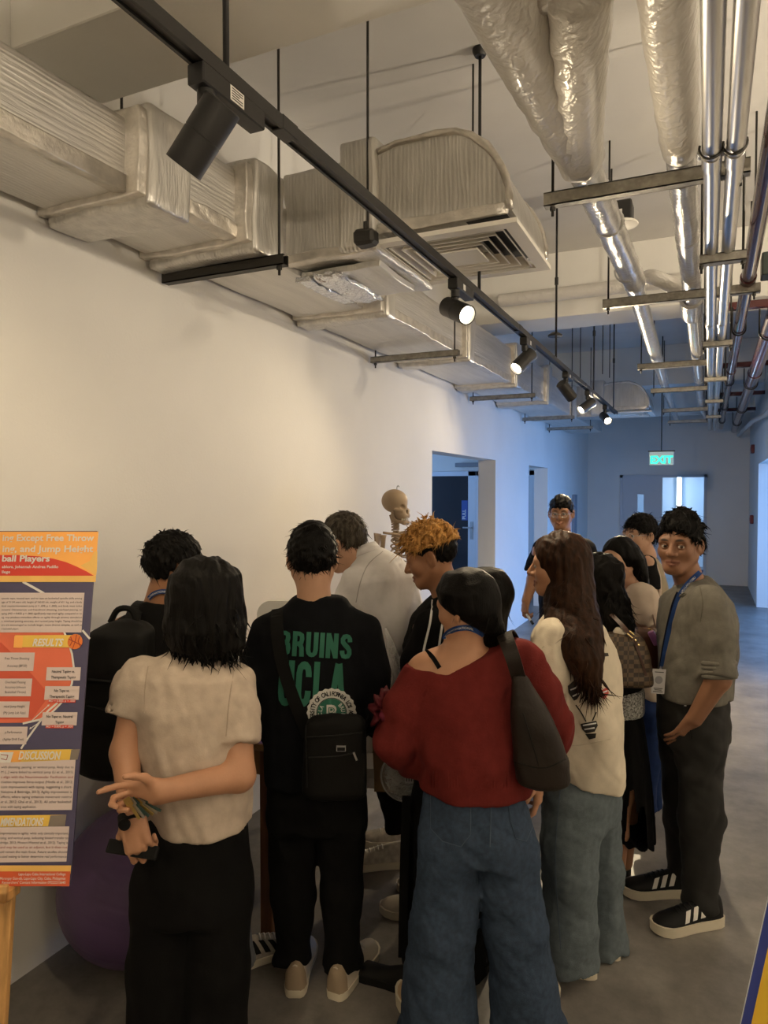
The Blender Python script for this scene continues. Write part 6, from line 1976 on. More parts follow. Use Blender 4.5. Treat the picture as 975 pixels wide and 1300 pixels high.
# ================================================================== 9: woman in the black pleated skirt
p = Person('person with long wavy black hair in a black pleated skirt carrying a checked bag', 3.02, 782)
J = p.J
p.head(757, 738, facing(-0.80, 0.6, -0.05), s=0.92, neck=J(774, 790), female=True, nr=(0.046, 0.055))
p.arm([J(785, 808, 0.0), J(800, 860, 0.0), J(800, 880, 0.15)], [0.044, 0.036, 0.027])
p.body(SK1, torso=p.secs([(776, 800, 26, 0.12), (780, 880, 28, 0.13), (788, 1005, 22, 0.13)]), hh=0.007, h=0.012, legs=[([J(785, 1000, -0.06), J(784, 1060, -0.06), J(783, 1105, -0.05)], [0.06, 0.045, 0.034]), ([J(795, 1000, 0.08), J(795, 1050, 0.08), J(793, 1095, 0.08)], [0.06, 0.045, 0.034])])
p.hair_long(H_BLACK, [[(757, 710, 15, 0.06), (760, 727, 23, 0.10), (766, 750, 27, 0.11), (775, 780, 26, 0.11, -0.02), (783, 805, 22, 0.09, -0.04), (788, 822, 14, 0.06, -0.05)]], cutter=ell((0, 0.125, -0.03), (0.055, 0.07, 0.10)), locks=500, length=0.07, seed=51, width=0.004, h=0.007, amp=0.005, low=790)
rows = [(786, 898, 27, 0.14), (782, 860, 28, 0.14), (778, 820, 30, 0.15), (776, 800, 26, 0.13), (775, 788, 15, 0.07)]
PATN = mat('black_white_pattern_cloth', (0.03, 0.03, 0.03), 0.8, vary=0.5, vscale=160, col2=(0.5, 0.5, 0.48))
p.garment('top', [p.loft(rows)], C_BLACK2, 0.03, 0.004, 52, 0.011, pts=box_pts(rows, p))
rows2 = [(787, 902, 27, 0.145), (786, 868, 29, 0.148)]
p.garment('patterned_hem', [p.loft(rows2)], PATN, 0.03, 0.002, 53, 0.010, pts=box_pts(rows2, p))
rows = [(794, 1052, 29, 0.21), (793, 1000, 28, 0.19), (791, 950, 26, 0.17), (788, 900, 24, 0.14), (787, 885, 22, 0.13)]
zt = J(788, 890)[2]
lf_ = p.loft(rows, 2.0, 0.008)
def pleats(P):
    c = J(792, 950); a = np.arctan2((P - c) @ F0, (P - c) @ RT); k = np.clip((zt - P[:, 2]) / 0.4, 0, 1)
    return lf_(P) + 0.007 * k * np.sin(a * 26 + 0.6 * np.sin(P[:, 2] * 9))
p.garment('pleated_skirt', [pleats], C_BLACK, 0.03, 0.001, 54, 0.008, pts=box_pts(rows, p))
shoe(p.t, spot(789, 1118, 3.02), facing(-0.55, 0.75), 0.25, 0.095, (S_BLACK, S_BLACK, S_WHITE), 'sneaker', H=0.10); shoe(p.t, spot(797, 1105, 3.12), facing(-0.5, 0.8), 0.25, 0.095, (S_BLACK, S_BLACK, S_WHITE), 'sneaker', H=0.10)
# checked tote
t = thing('checked_bag', 'brown checkerboard tote bag with a brown strap and gold fittings', 'bag', spot(798, 870, 2.86))
bd = 2.86; ks = bd / FPX
Q = lambda px, py, dd=0.0: spot(px, py, bd + dd)
def checker(name, c1, c2, sc):
    m_ = mat(name, c1, 0.5); nt = m_.node_tree; tc = nt.nodes.new('ShaderNodeTexCoord'); mp = nt.nodes.new('ShaderNodeMapping'); ck = nt.nodes.new('ShaderNodeTexChecker')
    mp.inputs['Rotation'].default_value = (0, 0, -YAW); mp.inputs['Location'].default_value = (0.013, 0.5, 0.004)
    ck.inputs['Color1'].default_value = (*c1, 1); ck.inputs['Color2'].default_value = (*c2, 1); ck.inputs['Scale'].default_value = sc
    mp.inputs['Scale'].default_value = (1, 0.0001, 1)
    nt.links.new(tc.outputs['Object'], mp.inputs[0]); nt.links.new(mp.outputs[0], ck.inputs[0]); nt.links.new(ck.outputs[0], nt.nodes['Principled BSDF'].inputs['Base Color'])
    return m_
bs = [(Q(800, 870), 27 * ks, 0.055), (Q(799, 862), 28 * ks, 0.06), (Q(797, 835), 27 * ks, 0.055), (Q(793, 812), 24 * ks, 0.045), (Q(790, 803), 20 * ks, 0.03)]
lf_ = loft(sorted(bs, key=lambda s: s[0][2]), RT, F0, 4.0, 0.012); wf = folds(55, 0.0025, 18)
v, f = field_mesh(lambda P: lf_(P) + wf(P), Q(797, 838) - 0.17, Q(797, 838) + 0.17, 0.006)
bg = to_mesh('bag_body', v, f, checker('brown_checks', (0.030, 0.017, 0.009), (0.105, 0.068, 0.036), 58.0), t); trb = surf(bg)
BRL = mat('brown_leather', (0.060, 0.022, 0.012), 0.45, vary=0.1); GOLD = mat('gold_metal', (0.75, 0.58, 0.28), 0.25, 1.0)
b = BM(); q = smooth_path([Q(803, 812, -0.05), Q(795, 800, -0.04), Q(784, 788, 0.0), Q(773, 777, 0.06)], 6); ribbon(b, q, -F0, 0.016, 0.004); obj('strap', b, BRL, t)
for (x, y), (x2, y2) in (((796, 804), (803, 810)), ((799, 801), (805, 806))):
    b = BM(); tube(b, [Q(x, y, -0.07), Q(x2, y2, -0.07)], 0.003, 6); obj('buckle', b, GOLD, t)
b = BM(); q = drape(trb, smooth_path([Q(805, 812), Q(812, 832), Q(820, 858)], 6), F0, 0.002); ribbon(b, q, -F0, 0.010, 0.002); obj('edge_binding', b, BRL, t)
b = BM()
for x, y in ((807, 813), (811, 819), (775, 821)): bmesh.ops.create_uvsphere(b, u_segments=8, v_segments=6, radius=0.006, matrix=Matrix.Translation(Vector(drape(trb, [Q(x, y)], F0, 0.002)[0])))
obj('rivet', b, GOLD, t)
b = BM(); lathe(b, [(0, 0), (0.028, 0.005), (0.03, 0.02), (0.02, 0.035), (0, 0.04)], Q(788, 808, 0.0), n=16); tag(own_origin(obj('cream_pouch', b, S_CREAM, None, True)), 'small cream pouch peeking out of the checked tote', 'pouch')

# ================================================================== 10: woman in the white blouse
p = Person('person with dark hair in a white blouse with rolled sleeves, beside the checked bag', 3.5, 808)
J = p.J
p.head(785, 713, facing(-0.80, -0.55, -0.02), s=0.93, neck=J(803, 745), female=True, nr=(0.046, 0.055), lids=0.35)
p.arm([J(815, 755, -0.1), J(815, 800, -0.12), J(792, 825, -0.1)], [0.044, 0.037, 0.027]); p.arm([J(805, 755, 0.17), J(800, 800, 0.2), J(785, 815, 0.1)], [0.044, 0.036, 0.027])
p.hand(J(792, 825, -0.1), -RT, -F0, -1, s=0.9)
p.body(SK3, torso=p.secs([(808, 758, 20, 0.13), (812, 800, 22, 0.13), (815, 860, 22, 0.13)]), hh=0.0045, h=0.012)
eyes(p.t, p.hc, p.Mx, p.s, (0, 0))
p.hair_long(H_BLACK, [[(796, 697, 14, 0.06), (801, 708, 17, 0.09), (807, 720, 13, 0.09, 0.01), (812, 737, 10, 0.08, 0.02), (816, 752, 7, 0.06, 0.02)]],
            cutter=lambda q: ell((0, 0.165, -0.025), (0.13, 0.145, 0.120))(q), locks=120, length=0.05, seed=61, width=0.0035, h=0.006, amp=0.002, lift=0.0)
rows = [(818, 880, 22, 0.15), (815, 840, 22, 0.15), (812, 800, 23, 0.16), (810, 770, 23, 0.16), (808, 752, 18, 0.13), (804, 738, 11, 0.07)]
p.garment('blouse', [p.loft(rows), sleeve([J(816, 758, -0.12), J(818, 778, -0.13), J(816, 792, -0.13)], [0.075, 0.082, 0.076]), sleeve([J(806, 758, 0.15), J(800, 780, 0.17), J(799, 792, 0.18)], [0.07, 0.075, 0.07])], C_BLOUSE, 0.03, 0.006, 62, 0.010, pts=box_pts(rows, p) + [J(818, 795, -0.15), J(799, 795, 0.2)])
trousers(p, [(818, 865, 21, 0.12), (820, 890, 22, 0.13), (820, 905, 22, 0.13)], [([J(818, 900, -0.08), J(818, 960, -0.08), J(816, 1028, -0.05)], [0.085, 0.07, 0.06]), ([J(823, 900, 0.08), J(824, 960, 0.08), J(824, 1020, 0.1)], [0.085, 0.07, 0.06])], D_NAVY, 0.005, 63, 0.012)
shoe(p.t, spot(822, 1050, 3.46), facing(-0.8, 0.1), 0.25, 0.095, (S_WHITE, S_SOLE, S_WHITE), 'sneaker'); shoe(p.t, spot(830, 1040, 3.62), facing(-0.8, 0.1), 0.25, 0.095, (S_WHITE, S_SOLE, S_WHITE), 'sneaker')
t = thing('brown_bag', 'brown leather shoulder bag with a purple lipstick holder hanging from it', 'bag', spot(822, 858, 3.2))
bd = 3.2; ks = bd / FPX
Q = lambda px, py, dd=0.0: spot(px, py, bd + dd)
bs = [(Q(825, 855), 9 * ks, 0.05), (Q(824, 848), 13 * ks, 0.06), (Q(820, 825), 15 * ks, 0.06), (Q(818, 805), 15 * ks, 0.05), (Q(820, 797), 13 * ks, 0.035)]
lf_ = loft(sorted(bs, key=lambda s: s[0][2]), RT, F0, 3.5, 0.015)
v, f = field_mesh(lf_, Q(822, 828) - 0.17, Q(822, 828) + 0.17, 0.008)
BRL2 = mat('saddle_leather', (0.115, 0.045, 0.023), 0.42, vary=0.12)
bg = to_mesh('bag_body', v, f, BRL2, t)
b = BM(); q = smooth_path([Q(833, 802, 0), Q(830, 790, 0.05), Q(826, 770, 0.15), Q(822, 750, 0.22), Q(814, 742, 0.30)], 6); ribbon(b, q, unit(RT - F0 * 0.5), 0.014, 0.004); obj('strap', b, BRL2, t)
b = BM(); lathe(b, [(0, 0), (0.014, 0), (0.015, 0.004), (0.015, 0.06), (0.012, 0.064), (0, 0.064)], Q(834, 818, -0.07), unit(-RT * 0.5 + Zu), 14); ch = obj('lipstick_holder', b, mat('purple_plastic', (0.42, 0.17, 0.45), 0.35), t, angle=40)
b = BM(); tube(b, smooth_path([Q(829, 803, -0.07), Q(826, 799, -0.06), Q(823, 798, -0.05)], 4), 0.003, 6); obj('chain', b, GOLD, ch)

# ================================================================== 11: man with glasses and a khaki vest
p = Person('person with glasses in a khaki vest over a black tee, behind the white blouse', 4.2, 825)
J = p.J
p.head(811, 680, facing(-0.90, -0.40, 0.0), s=0.95, neck=J(820, 705), nr=(0.054, 0.06), lids=0.4)
p.arm([J(822, 715, -0.15), J(825, 755, -0.17), J(812, 785, -0.15)], [0.045, 0.04, 0.03]); p.arm([J(820, 715, 0.18), J(822, 755, 0.2), J(810, 780, 0.15)], [0.048, 0.04, 0.03])
p.hand(J(815, 785, -0.15), -RT - Zu * 0.5, -F0, -1, s=0.95)
p.body(SK3, torso=p.secs([(822, 718, 18, 0.14), (824, 770, 20, 0.14), (826, 820, 20, 0.14)]), hh=0.005, h=0.013)
eyes(p.t, p.hc, p.Mx, p.s); glasses(p.t, p.hc, p.Mx, p.s, M['steel'])
p.hair_short(H_BLACK, 700, 0.04, 0.2, seed=65, top=0.022, side=0.014, tuft=0.004, back=-0.075, front=0.050)
rows = [(828, 835, 19, 0.15), (826, 780, 20, 0.15), (824, 740, 20, 0.15), (823, 718, 17, 0.14), (821, 706, 10, 0.07)]
vest = p.garment('vest', [p.loft(rows)], C_KHAKI, 0.03, 0.006, 66, 0.012, pts=box_pts(rows, p))
p.garment('tee', [sleeve([J(822, 716, -0.14), J(823, 735, -0.17), J(824, 748, -0.18)], [0.052, 0.054, 0.052]), sleeve([J(822, 716, 0.15), J(822, 740, 0.18), J(822, 750, 0.19)], [0.07, 0.07, 0.066]), cone(J(824, 722, -0.12), J(822, 722, 0.14), 0.03, 0.03)], C_BLACK2, 0.03, 0.003, 67, 0.011, pts=[J(826, 716, -0.2), J(822, 755, 0.25), J(831, 755, -0.2)])
b = BM(); trv = surf(vest); q = drape(trv, smooth_path([J(808, 715), J(816, 703), J(830, 712), J(838, 735), J(838, 760)], 6), F0, 0.02); ribbon(b, q, -F0, 0.014, 0.003); obj('vest_trim', b, C_BLOUSE, vest)
trousers(p, [(828, 825, 18, 0.12), (830, 850, 19, 0.13), (830, 865, 19, 0.13)], [([J(828, 855, -0.08), J(828, 910, -0.08), J(827, 965, -0.05)], [0.085, 0.07, 0.06]), ([J(832, 855, 0.08), J(833, 910, 0.08), J(832, 960, 0.1)], [0.085, 0.07, 0.06])], D_NAVY, 0.005, 68, 0.013)
shoe(p.t, spot(832, 982, 4.16), facing(-0.8, 0), 0.27, 0.10, (S_BLACK, S_SOLE, S_WHITE), 'sneaker'); shoe(p.t, spot(836, 975, 4.34), facing(-0.8, 0), 0.27, 0.10, (S_BLACK, S_SOLE, S_WHITE), 'sneaker')

# ================================================================== 12: man in the grey shirt looking at the viewer
p = Person('person in a grey shirt and black trousers looking at the viewer, hand in pocket', 2.89, 880)
J = p.J
p.head(862, 692, facing(-0.64, -0.77, -0.02), s=1.0, neck=J(880, 752), nr=(0.052, 0.062), lids=0.05, wide=0.97)
aN = [J(903, 764, -0.15), J(912, 862, -0.20), J(882, 912, -0.155)]; aF = [J(868, 764, 0.16), J(850, 850, 0.2), J(845, 900, 0.15)]
p.arm(aN, [0.052, 0.044, 0.031]); p.arm(aF, [0.052, 0.044, 0.031])
p.hand(aN[2], unit(-RT * 0.42 - Zu * 0.80 + F0 * 0.42), unit(-F0 * 0.9 + RT * 0.2 - Zu * 0.2), -1, curl=(10, 10, 12, 12), thumb=(20, 0.4), s=0.95)
p.body(SK4, torso=p.secs([(882, 762, 24, 0.14), (884, 820, 32, 0.15), (882, 890, 32, 0.14)]), hh=0.0034, hand_h=0.004)
eyes(p.t, p.hc, p.Mx, p.s, (-0.42, -0.02))
p.hair_short(H_BLACK, 1800, 0.026, 0.40, seed=71, top=0.028, side=0.012, tuft=0.007, back=-0.055, front=0.058, fringe=0.0, h=0.004, width=0.0028, mode='crown', fwd=1.4)
rows = [(880, 888, 41, 0.165), (881, 860, 42, 0.17), (884, 820, 44, 0.18), (886, 785, 42, 0.185), (886, 762, 36, 0.175), (884, 745, 27, 0.13), (881, 730, 17, 0.075)]
tor = p.loft(rows, 2.1); hem = plane(J(880, 884), (0, 0, -1))
sh = p.garment('shirt', [lambda P: smax(tor(P), hem(P), 0.008), sleeve([J(900, 764, -0.15), J(911, 810, -0.18), J(913, 858, -0.20)], [0.066, 0.066, 0.060]), sleeve([J(868, 764, 0.15), J(856, 810, 0.18), J(851, 850, 0.2)], [0.066, 0.064, 0.058])], C_GREY, 0.035, 0.0075, 72, 0.0075, clip=[hem], cuts=[ball(J(872, 722, -0.02), 0.062)], pts=box_pts(rows, p) + [J(914, 862, -0.22), J(850, 855, 0.22)])
tr12 = surf(sh)
b = BM(); q = drape(tr12, smooth_path([J(888, 742), J(892, 765), J(889, 790)], 7), F0, 0.0); tube(b, q, 0.002, 5); obj('shoulder_seam', b, fabric('grey_seam', (0.12, 0.11, 0.09)), sh)
b = BM()
for r_ in range(4): lathe(b, [(0.058, -0.010), (0.064, -0.005), (0.064, 0.005), (0.058, 0.010)], J(912.5, 842 + r_ * 5.5, -0.195), unit(aN[1] - aN[0]), 20)
obj('pushed_cuff', b, C_GREY, sh, smooth=True)
# lanyard, tag and card
tn = surf(sh, p.bodyo)
q = even(drape(tn, smooth_path([J(894, 722), J(886, 729), J(876, 738), J(867, 749), J(860, 762), J(855, 780), J(850, 800), J(845, 825), J(841, 846)], 6), F0, 0.006), 6)
b = BM(); ribbon(b, q, -F0 * 0.9 - RT * 0.3, 0.020, 0.002); ly = obj('lanyard', b, L_BLUE, p.t)
lettering_along(p, ly, [x - F0 * 0.003 for x in reversed(q[4:22])], 'LAPU-LAPU CEBU', 0.013, INK_WHITE, -F0 * 0.9 - RT * 0.3)
q = even(drape(tn, smooth_path([J(861, 752), J(855, 766), J(849, 790), J(843, 820), J(839, 846)], 6), F0, 0.004), 6)
b = BM(); ribbon(b, q, -F0 - RT * 0.5, 0.014, 0.002); obj('lanyard', b, L_DARK, p.t)
b = BM(); q = smooth_path([J(869, 752, -0.10), J(860, 760, -0.06), J(857, 768, -0.04)], 5); tube(b, q, 0.004, 6); obj('shirt_collar_band', b, C_GREY, sh, smooth=True)
t = thing('identity_card', 'white ID card hanging from the lanyard of the grey shirt', 'card', J(836, 880, -0.1))
b = BM(); c0 = J(836, 865, -0.06)
mt = Matrix((list(RT) + [0], list(F0) + [0], list(Zu) + [0], [0, 0, 0, 1])).transposed(); mt.translation = Vector(c0)
mt = mt @ Matrix.Rotation(math.radians(4), 4, 'Y')
box(b, (-0.027, -0.001, -0.050), (0.027, 0.001, 0.050), 0.0008, 1, mt); cd_ = obj('card', b, mat('card_white', (0.50, 0.49, 0.50), 0.3), t)
b = BM()
lathe_m = [(0.016 * math.cos(a), 0.006 + 0.016 * math.sin(a)) for a in np.linspace(0, 2 * math.pi, 20, endpoint=False)]
poly(b, lathe_m, -0.0014, mt); obj('printed_seal', b, mat('card_grey', (0.25, 0.25, 0.27), 0.5), cd_)
b = BM()
for z_, w_ in ((-0.030, 0.018), (-0.036, 0.014), (-0.043, 0.019), (0.036, 0.018)): box(b, (-w_, -0.0016, z_), (w_, -0.0010, z_ + 0.003), 0, 1, mt)
obj('printed_lines', b, INKB, cd_)
b = BM(); tube(b, [J(841, 843, 0.0), J(838, 851, -0.055)], 0.005, 8); obj('clip', b, M['steel'], t)
tr_leg = trousers(p, [(879, 865, 40, 0.14), (879, 905, 43, 0.15), (880, 940, 42, 0.145)], [([J(890, 930, -0.08), J(890, 1040, -0.09), J(889, 1150, -0.09)], [0.098, 0.078, 0.066]), ([J(866, 930, 0.09), J(868, 1040, 0.10), J(866, 1120, 0.12)], [0.094, 0.074, 0.062])], mat('charcoal_black_cloth', (0.0085, 0.008, 0.0072), 0.85, vary=0.2, vscale=20), 0.005, 73, 0.0085)
trl = surf(tr_leg); b = BM(); q = drape(trl, smooth_path([J(872, 918), J(876, 926), J(878, 938)], 6), F0, 0.0); tube(b, q, 0.003, 6); obj('pocket_edge', b, S_BLACK, tr_leg)
b = BM(); q = drape(trl, [J(870, 895)], F0, 0.002)[0]; box(b, q - 0.004, q + 0.004); obj('small_logo', b, INK_WHITE, tr_leg)
shoe(p.t, J(914, 1172, -0.10), facing(-0.97, -0.25), 0.30, 0.112, (S_BLACK, S_SOLE, S_BLACK, S_WHITE), 'stripes', H=0.085, sole=0.040)
shoe(p.t, J(879, 1138, 0.10), facing(-0.97, -0.05), 0.30, 0.112, (S_BLACK, S_SOLE, S_BLACK, S_WHITE), 'stripes', H=0.085, sole=0.040)

# ================================================================== 13: smiling man at the back
p = Person('smiling person with glasses in a black tee standing at the back beside the left wall', 5.4, 715)
J = p.J
p.head(712, 652, facing(-0.35, -0.93, -0.05), s=1.02, neck=J(715, 683), smile=1.0, nr=(0.060, 0.068), lids=0.25, wide=1.06)
aL_ = [J(685, 700, -0.02), J(677, 735, 0.0), J(668, 762, -0.08)]
p.arm(aL_, [0.058, 0.048, 0.034]); p.arm([J(746, 700, 0.02), J(752, 740, 0.0), J(745, 775, -0.1)], [0.058, 0.048, 0.034])
p.hand(aL_[2], -Zu - RT * 0.1, -RT * 0.8 - F0 * 0.3, 1, curl=(30, 40, 45, 50)); p.hand(J(745, 775, -0.1), -Zu, RT, 1)
p.body(SK2, torso=p.secs([(715, 695, 22, 0.10), (715, 740, 24, 0.13), (715, 790, 24, 0.13)]), hh=0.0048, h=0.012)
eyes(p.t, p.hc, p.Mx, p.s, (0.05, 0)); glasses(p.t, p.hc, p.Mx, p.s, M['steel'])
p.hair_short(H_BLACK, 700, 0.03, 0.15, seed=75, top=0.022, side=0.012, tuft=0.003, back=-0.06, front=0.046)
rows = [(715, 800, 29, 0.16), (715, 760, 31, 0.17), (715, 725, 31, 0.165), (716, 702, 29, 0.14), (716, 688, 20, 0.10), (716, 679, 12, 0.075)]
sh = p.garment('tee', [p.loft(rows), sleeve([J(690, 698), J(684, 715), J(680, 728)], [0.088, 0.088, 0.082]), sleeve([J(742, 698), J(747, 715), J(750, 728)], [0.088, 0.088, 0.082])], C_BLACK2, 0.03, 0.005, 76, 0.011, pts=box_pts(rows, p) + [J(681, 730), J(750, 730)])
b = BM(); tr13 = surf(sh); q = drape(tr13, smooth_path([J(704, 682), J(710, 695), J(716, 720)], 5), F0, 0.004); ribbon(b, q, -F0, 0.018, 0.002); obj('lanyard', b, L_BLUE, p.t)
b = BM(); q = drape(tr13, smooth_path([J(727, 677), J(724, 692), J(719, 720)], 5), F0, 0.004); ribbon(b, q, -F0, 0.020, 0.002); obj('lanyard', b, L_BLUE, p.t)
pp_pts = [(726, 676), (733, 682), (735, 690), (728, 684)]
b = BM(); q = drape(tr13, [J(x, y) for x, y in pp_pts], F0, 0.006); b.faces.new([b.verts.new(x) for x in q]); obj('white_patch', b, INK_WHITE, sh)
trousers(p, [(715, 790, 27, 0.13), (715, 815, 28, 0.14), (715, 830, 27, 0.135)], [([J(703, 825), J(703, 865), J(702, 902)], [0.095, 0.075, 0.065]), ([J(728, 825), J(728, 865), J(728, 902)], [0.095, 0.075, 0.065])], C_BLACK, 0.005, 77, 0.013)
shoe(p.t, spot(703, 912, 5.45), facing(-0.3, -0.9), 0.28, 0.105, (S_BLACK, S_SOLE, S_WHITE), 'sneaker'); shoe(p.t, spot(729, 912, 5.45), facing(-0.2, -0.9), 0.28, 0.105, (S_BLACK, S_SOLE, S_WHITE), 'sneaker')
t = thing('marker_pen', 'white marker pen held low by the smiling person at the back', 'pen', spot(667, 776, 5.25))
b = BM(); c0 = aL_[2] - Zu * 0.10; tube(b, [c0, c0 + unit(-F0 + RT * 0.3 - Zu * 0.6) * 0.09], 0.009, 10); obj('barrel', b, M['white_plastic'], t)
b = BM(); tube(b, [c0 + unit(-F0 + RT * 0.3 - Zu * 0.6) * 0.09, c0 + unit(-F0 + RT * 0.3 - Zu * 0.6) * 0.12], 0.010, 10); obj('cap', b, M['dark'], t)

# ------------------------------------------------------------------ research poster on a pine easel
easel = thing('easel', 'pine wood easel holding the research poster at the left', 'easel', spot(-40, 1380, 1.85) * np.array([1, 1, 0]))
pb = thing('research_poster', 'orange and navy research poster about taping and basketball skills on the easel', 'poster', spot(0, 1123, 1.75))
TRc, BRc = spot(123, 674, 1.9), spot(89, 1123, 1.75)
EV = unit(TRc - BRc); EH = float(np.linalg.norm(TRc - BRc)); EU = RT.copy(); EN = np.cross(EU, EV)     # EN points away from the viewer's side
if EN @ F0 > 0: EN = -EN                                                                             # now towards the viewer
PW = 0.60


def PL(x, y):
    """poster coordinates (right edge is 0, bottom is 0) of a photograph pixel"""
    r = FW + RT * ((x - 487.5) / FPX) + UP * ((650.0 - y) / FPX)
    o = np.array([0, 0, EYE])
    t = ((BRc - o) @ EN) / (r @ EN)
    q = o + r * t - BRc
    return np.array([q @ EU, q @ EV])


def P3(u, v, lay): return BRc + EU * u + EV * v + EN * (0.0004 * lay)


def slab(name, pts, lay, m, parent=pb):
    b = BM(); b.faces.new([b.verts.new(P3(u, v, lay)) for u, v in pts])
    return obj(name, b, m, parent)


def prect(name, x0, y0, x1, y1, lay, m, parent=pb):
    a, c = PL(x0, y1), PL(x1, y0)
    return slab(name, [(a[0], a[1]), (c[0], a[1]), (c[0], c[1]), (a[0], c[1])], lay, m, parent)


def ppoly(name, pts, lay, m, parent=pb): return slab(name, [tuple(PL(x, y)) for x, y in pts], lay, m, parent)


def pline(name, pts, wpx, lay, m, parent=pb):
    q = [PL(x, y) for x, y in pts]
    w_ = wpx * 1.83 / FPX / 2
    b = BM()
    for a, c in zip(q, q[1:]):
        n = unit(np.array([-(c - a)[1], (c - a)[0]])) * w_
        b.faces.new([b.verts.new(P3(*k, lay)) for k in (a - n, c - n, c + n, a + n)])
    return obj(name, b, m, parent)


def ptext(lines, x0, x1, y0, dy, cap, m, lay, bold=0.0, shear=0.0, parent=pb, fit=True, align='L', name='lettering'):
    b = BM()
    for i, tx in enumerate(lines):
        if not tx: continue
        co, fs = text_mesh(tx, 1.0, bold, 1.0, 'LEFT', shear)
        a = PL(x0, y0 + dy * i); c = PL(x1, y0 + dy * i)
        hcap = cap * 1.83 / FPX
        k = hcap / 0.70
        wtx = co[:, 0].max() - co[:, 0].min()
        full = fit if isinstance(fit, bool) else fit[i]
        ks = (c[0] - a[0]) / wtx if full else min(k * 0.85, (c[0] - a[0]) / wtx)
        u0 = a[0] if align == 'L' or full else (a[0] + c[0]) / 2 - wtx * ks / 2
        add_mesh(b, [P3(u0 + (x - co[:, 0].min()) * ks, a[1] + y * k, lay) for x, y in co], fs)
    return obj(name, b, m, parent)


b = BM()
mt = Matrix((list(EU) + [0], list(EN) + [0], list(EV) + [0], [0, 0, 0, 1])).transposed(); mt.translation = Vector(BRc)
box(b, (-PW, -0.006, 0), (0, 0, EH), 0, 1, mt)
PN = mat('poster_navy', lin(78, 74, 104), 0.45, vary=0.03)
PWH = mat('poster_white', (0.72, 0.70, 0.68), 0.5); POR = mat('poster_orange', lin(250, 178, 92), 0.45, vary=0.06, vscale=6); PRED = mat('poster_red', lin(214, 66, 52), 0.45); PGOLD = mat('poster_gold', lin(238, 190, 104), 0.45, vary=0.08, vscale=8)
PCOR = mat('poster_coral', lin(226, 112, 82), 0.45, vary=0.05, vscale=6); PBOX = mat('poster_text_box', lin(212, 196, 194), 0.5); PINK = mat('poster_ink', (0.03, 0.028, 0.035), 0.6); PYEL = mat('poster_yellow', lin(236, 196, 88), 0.45); PGRY = mat('poster_grey', lin(132, 122, 112), 0.5); PRI = mat('poster_red_ink', (0.30, 0.03, 0.03), 0.6)
obj('board', b, PN, pb)
L0 = -190
prect('print_header', L0, 675, 122.5, 737, 1, POR)
ppoly('print_swoosh', [(L0, 731), (117, 731), (108, 725.5), (96, 719.5), (82, 713.5), (66, 709), (48, 706), (20, 704), (L0, 703)], 2, PRED)
ppoly('print_swoosh', [(120, 731), (121, 722), (121.5, 700), (118, 700), (112, 712), (100, 718), (110, 724)], 2, PGOLD)
prect('print_gold_line', L0, 731, 120, 737, 3, PGOLD)
ptext(['ing Except Free Throw'], 1, 117, 686, 0, 8.5, PWH, 4, 0.02); ptext(['ing, and Jump Height'], 1, 116, 700, 0, 8.5, PWH, 4, 0.02)
ptext(['ball Players'], 0.5, 61, 712, 0, 8.0, PWH, 4, 0.03); ptext(['ablora, Johannah Andrea Padillo'], 0.5, 72, 720.5, 0, 3.6, PWH, 4, 0.015); ptext(['llege'], 0.5, 11, 727, 0, 3.6, PWH, 4, 0.015)
pline('print_court_line', [(27, 738), (40, 745), (54, 753)], 3.0, 2, PWH); pline('print_court_line', [(103, 800), (112.5, 811)], 2.6, 2, PWH)
arc_ = [(0, 918), (0, 802), (80, 802), (86, 815), (90, 830), (92, 848), (90, 868), (85, 880), (76, 893), (64, 905), (50, 912), (30, 917)]
ppoly('print_court', [(L0, 918), (L0, 802)] + arc_[2:], 1, PCOR)
ppoly('print_court_shade', [(L0, 850), (0, 815), (30, 845), (62, 882), (40, 912), (L0, 915)], 2, mat('poster_coral_dark', lin(208, 88, 64), 0.45))
pline('print_court_line', [(79, 800), (85, 814), (90, 830), (92.5, 848), (90, 868), (85, 880), (76, 893), (64, 905), (50, 913), (28, 918)], 2.4, 3, PWH)
pline('print_court_line', [(72, 892), (60, 902), (45, 922), (35, 936), (26, 950)], 2.4, 3, PWH)
prect('print_text_box', L0, 752.5, 105.5, 801, 4, PBOX)
ab = ['apeutic tape, neutral tape, and no tape on basketball-specific skills among', 'age of 21.04 years old, height of 160.00 cm, weight of 60.1 kg, and a body', 'tical countermovement jump (r = .698, p = .000), and body mass index', 'ometric characteristic and free-throw shooting, overhead passing, or', 'aping (MD = 0.820, p = .000) significantly improved agility compared to no',
      'ng, may produce immediate effects on agility through sensory stimulation', 's, overhead passing accuracy, and vertical jump height. Taping should be', 'ers are encouraged to include larger, more diverse samples, as well as', 'd basketball players.']
ptext(ab, 0.5, 102.5, 760, 4.83, 2.3, PINK, 5, 0.0, fit=[True] * 8 + [False])
ppoly('print_bar', [(17, 821), (18, 806), (100, 806), (99, 822)], 4, PYEL); ppoly('print_bar', [(16, 821.5), (17, 807), (28, 806.5), (27, 822)], 5, POR)
ptext(['RESULTS'], 40, 79, 819.5, 0, 9.0, PWH, 6, 0.03, 0.25)
b = BM(); c0 = PL(94, 814.5); rr = 9.5 * 1.85 / FPX
b.faces.new([b.verts.new(P3(c0[0] + rr * math.cos(a), c0[1] + rr * math.sin(a), 6)) for a in np.linspace(0, 2 * math.pi, 28, endpoint=False)]); obj('print_ball', b, mat('poster_ball', lin(226, 122, 52), 0.45), pb)
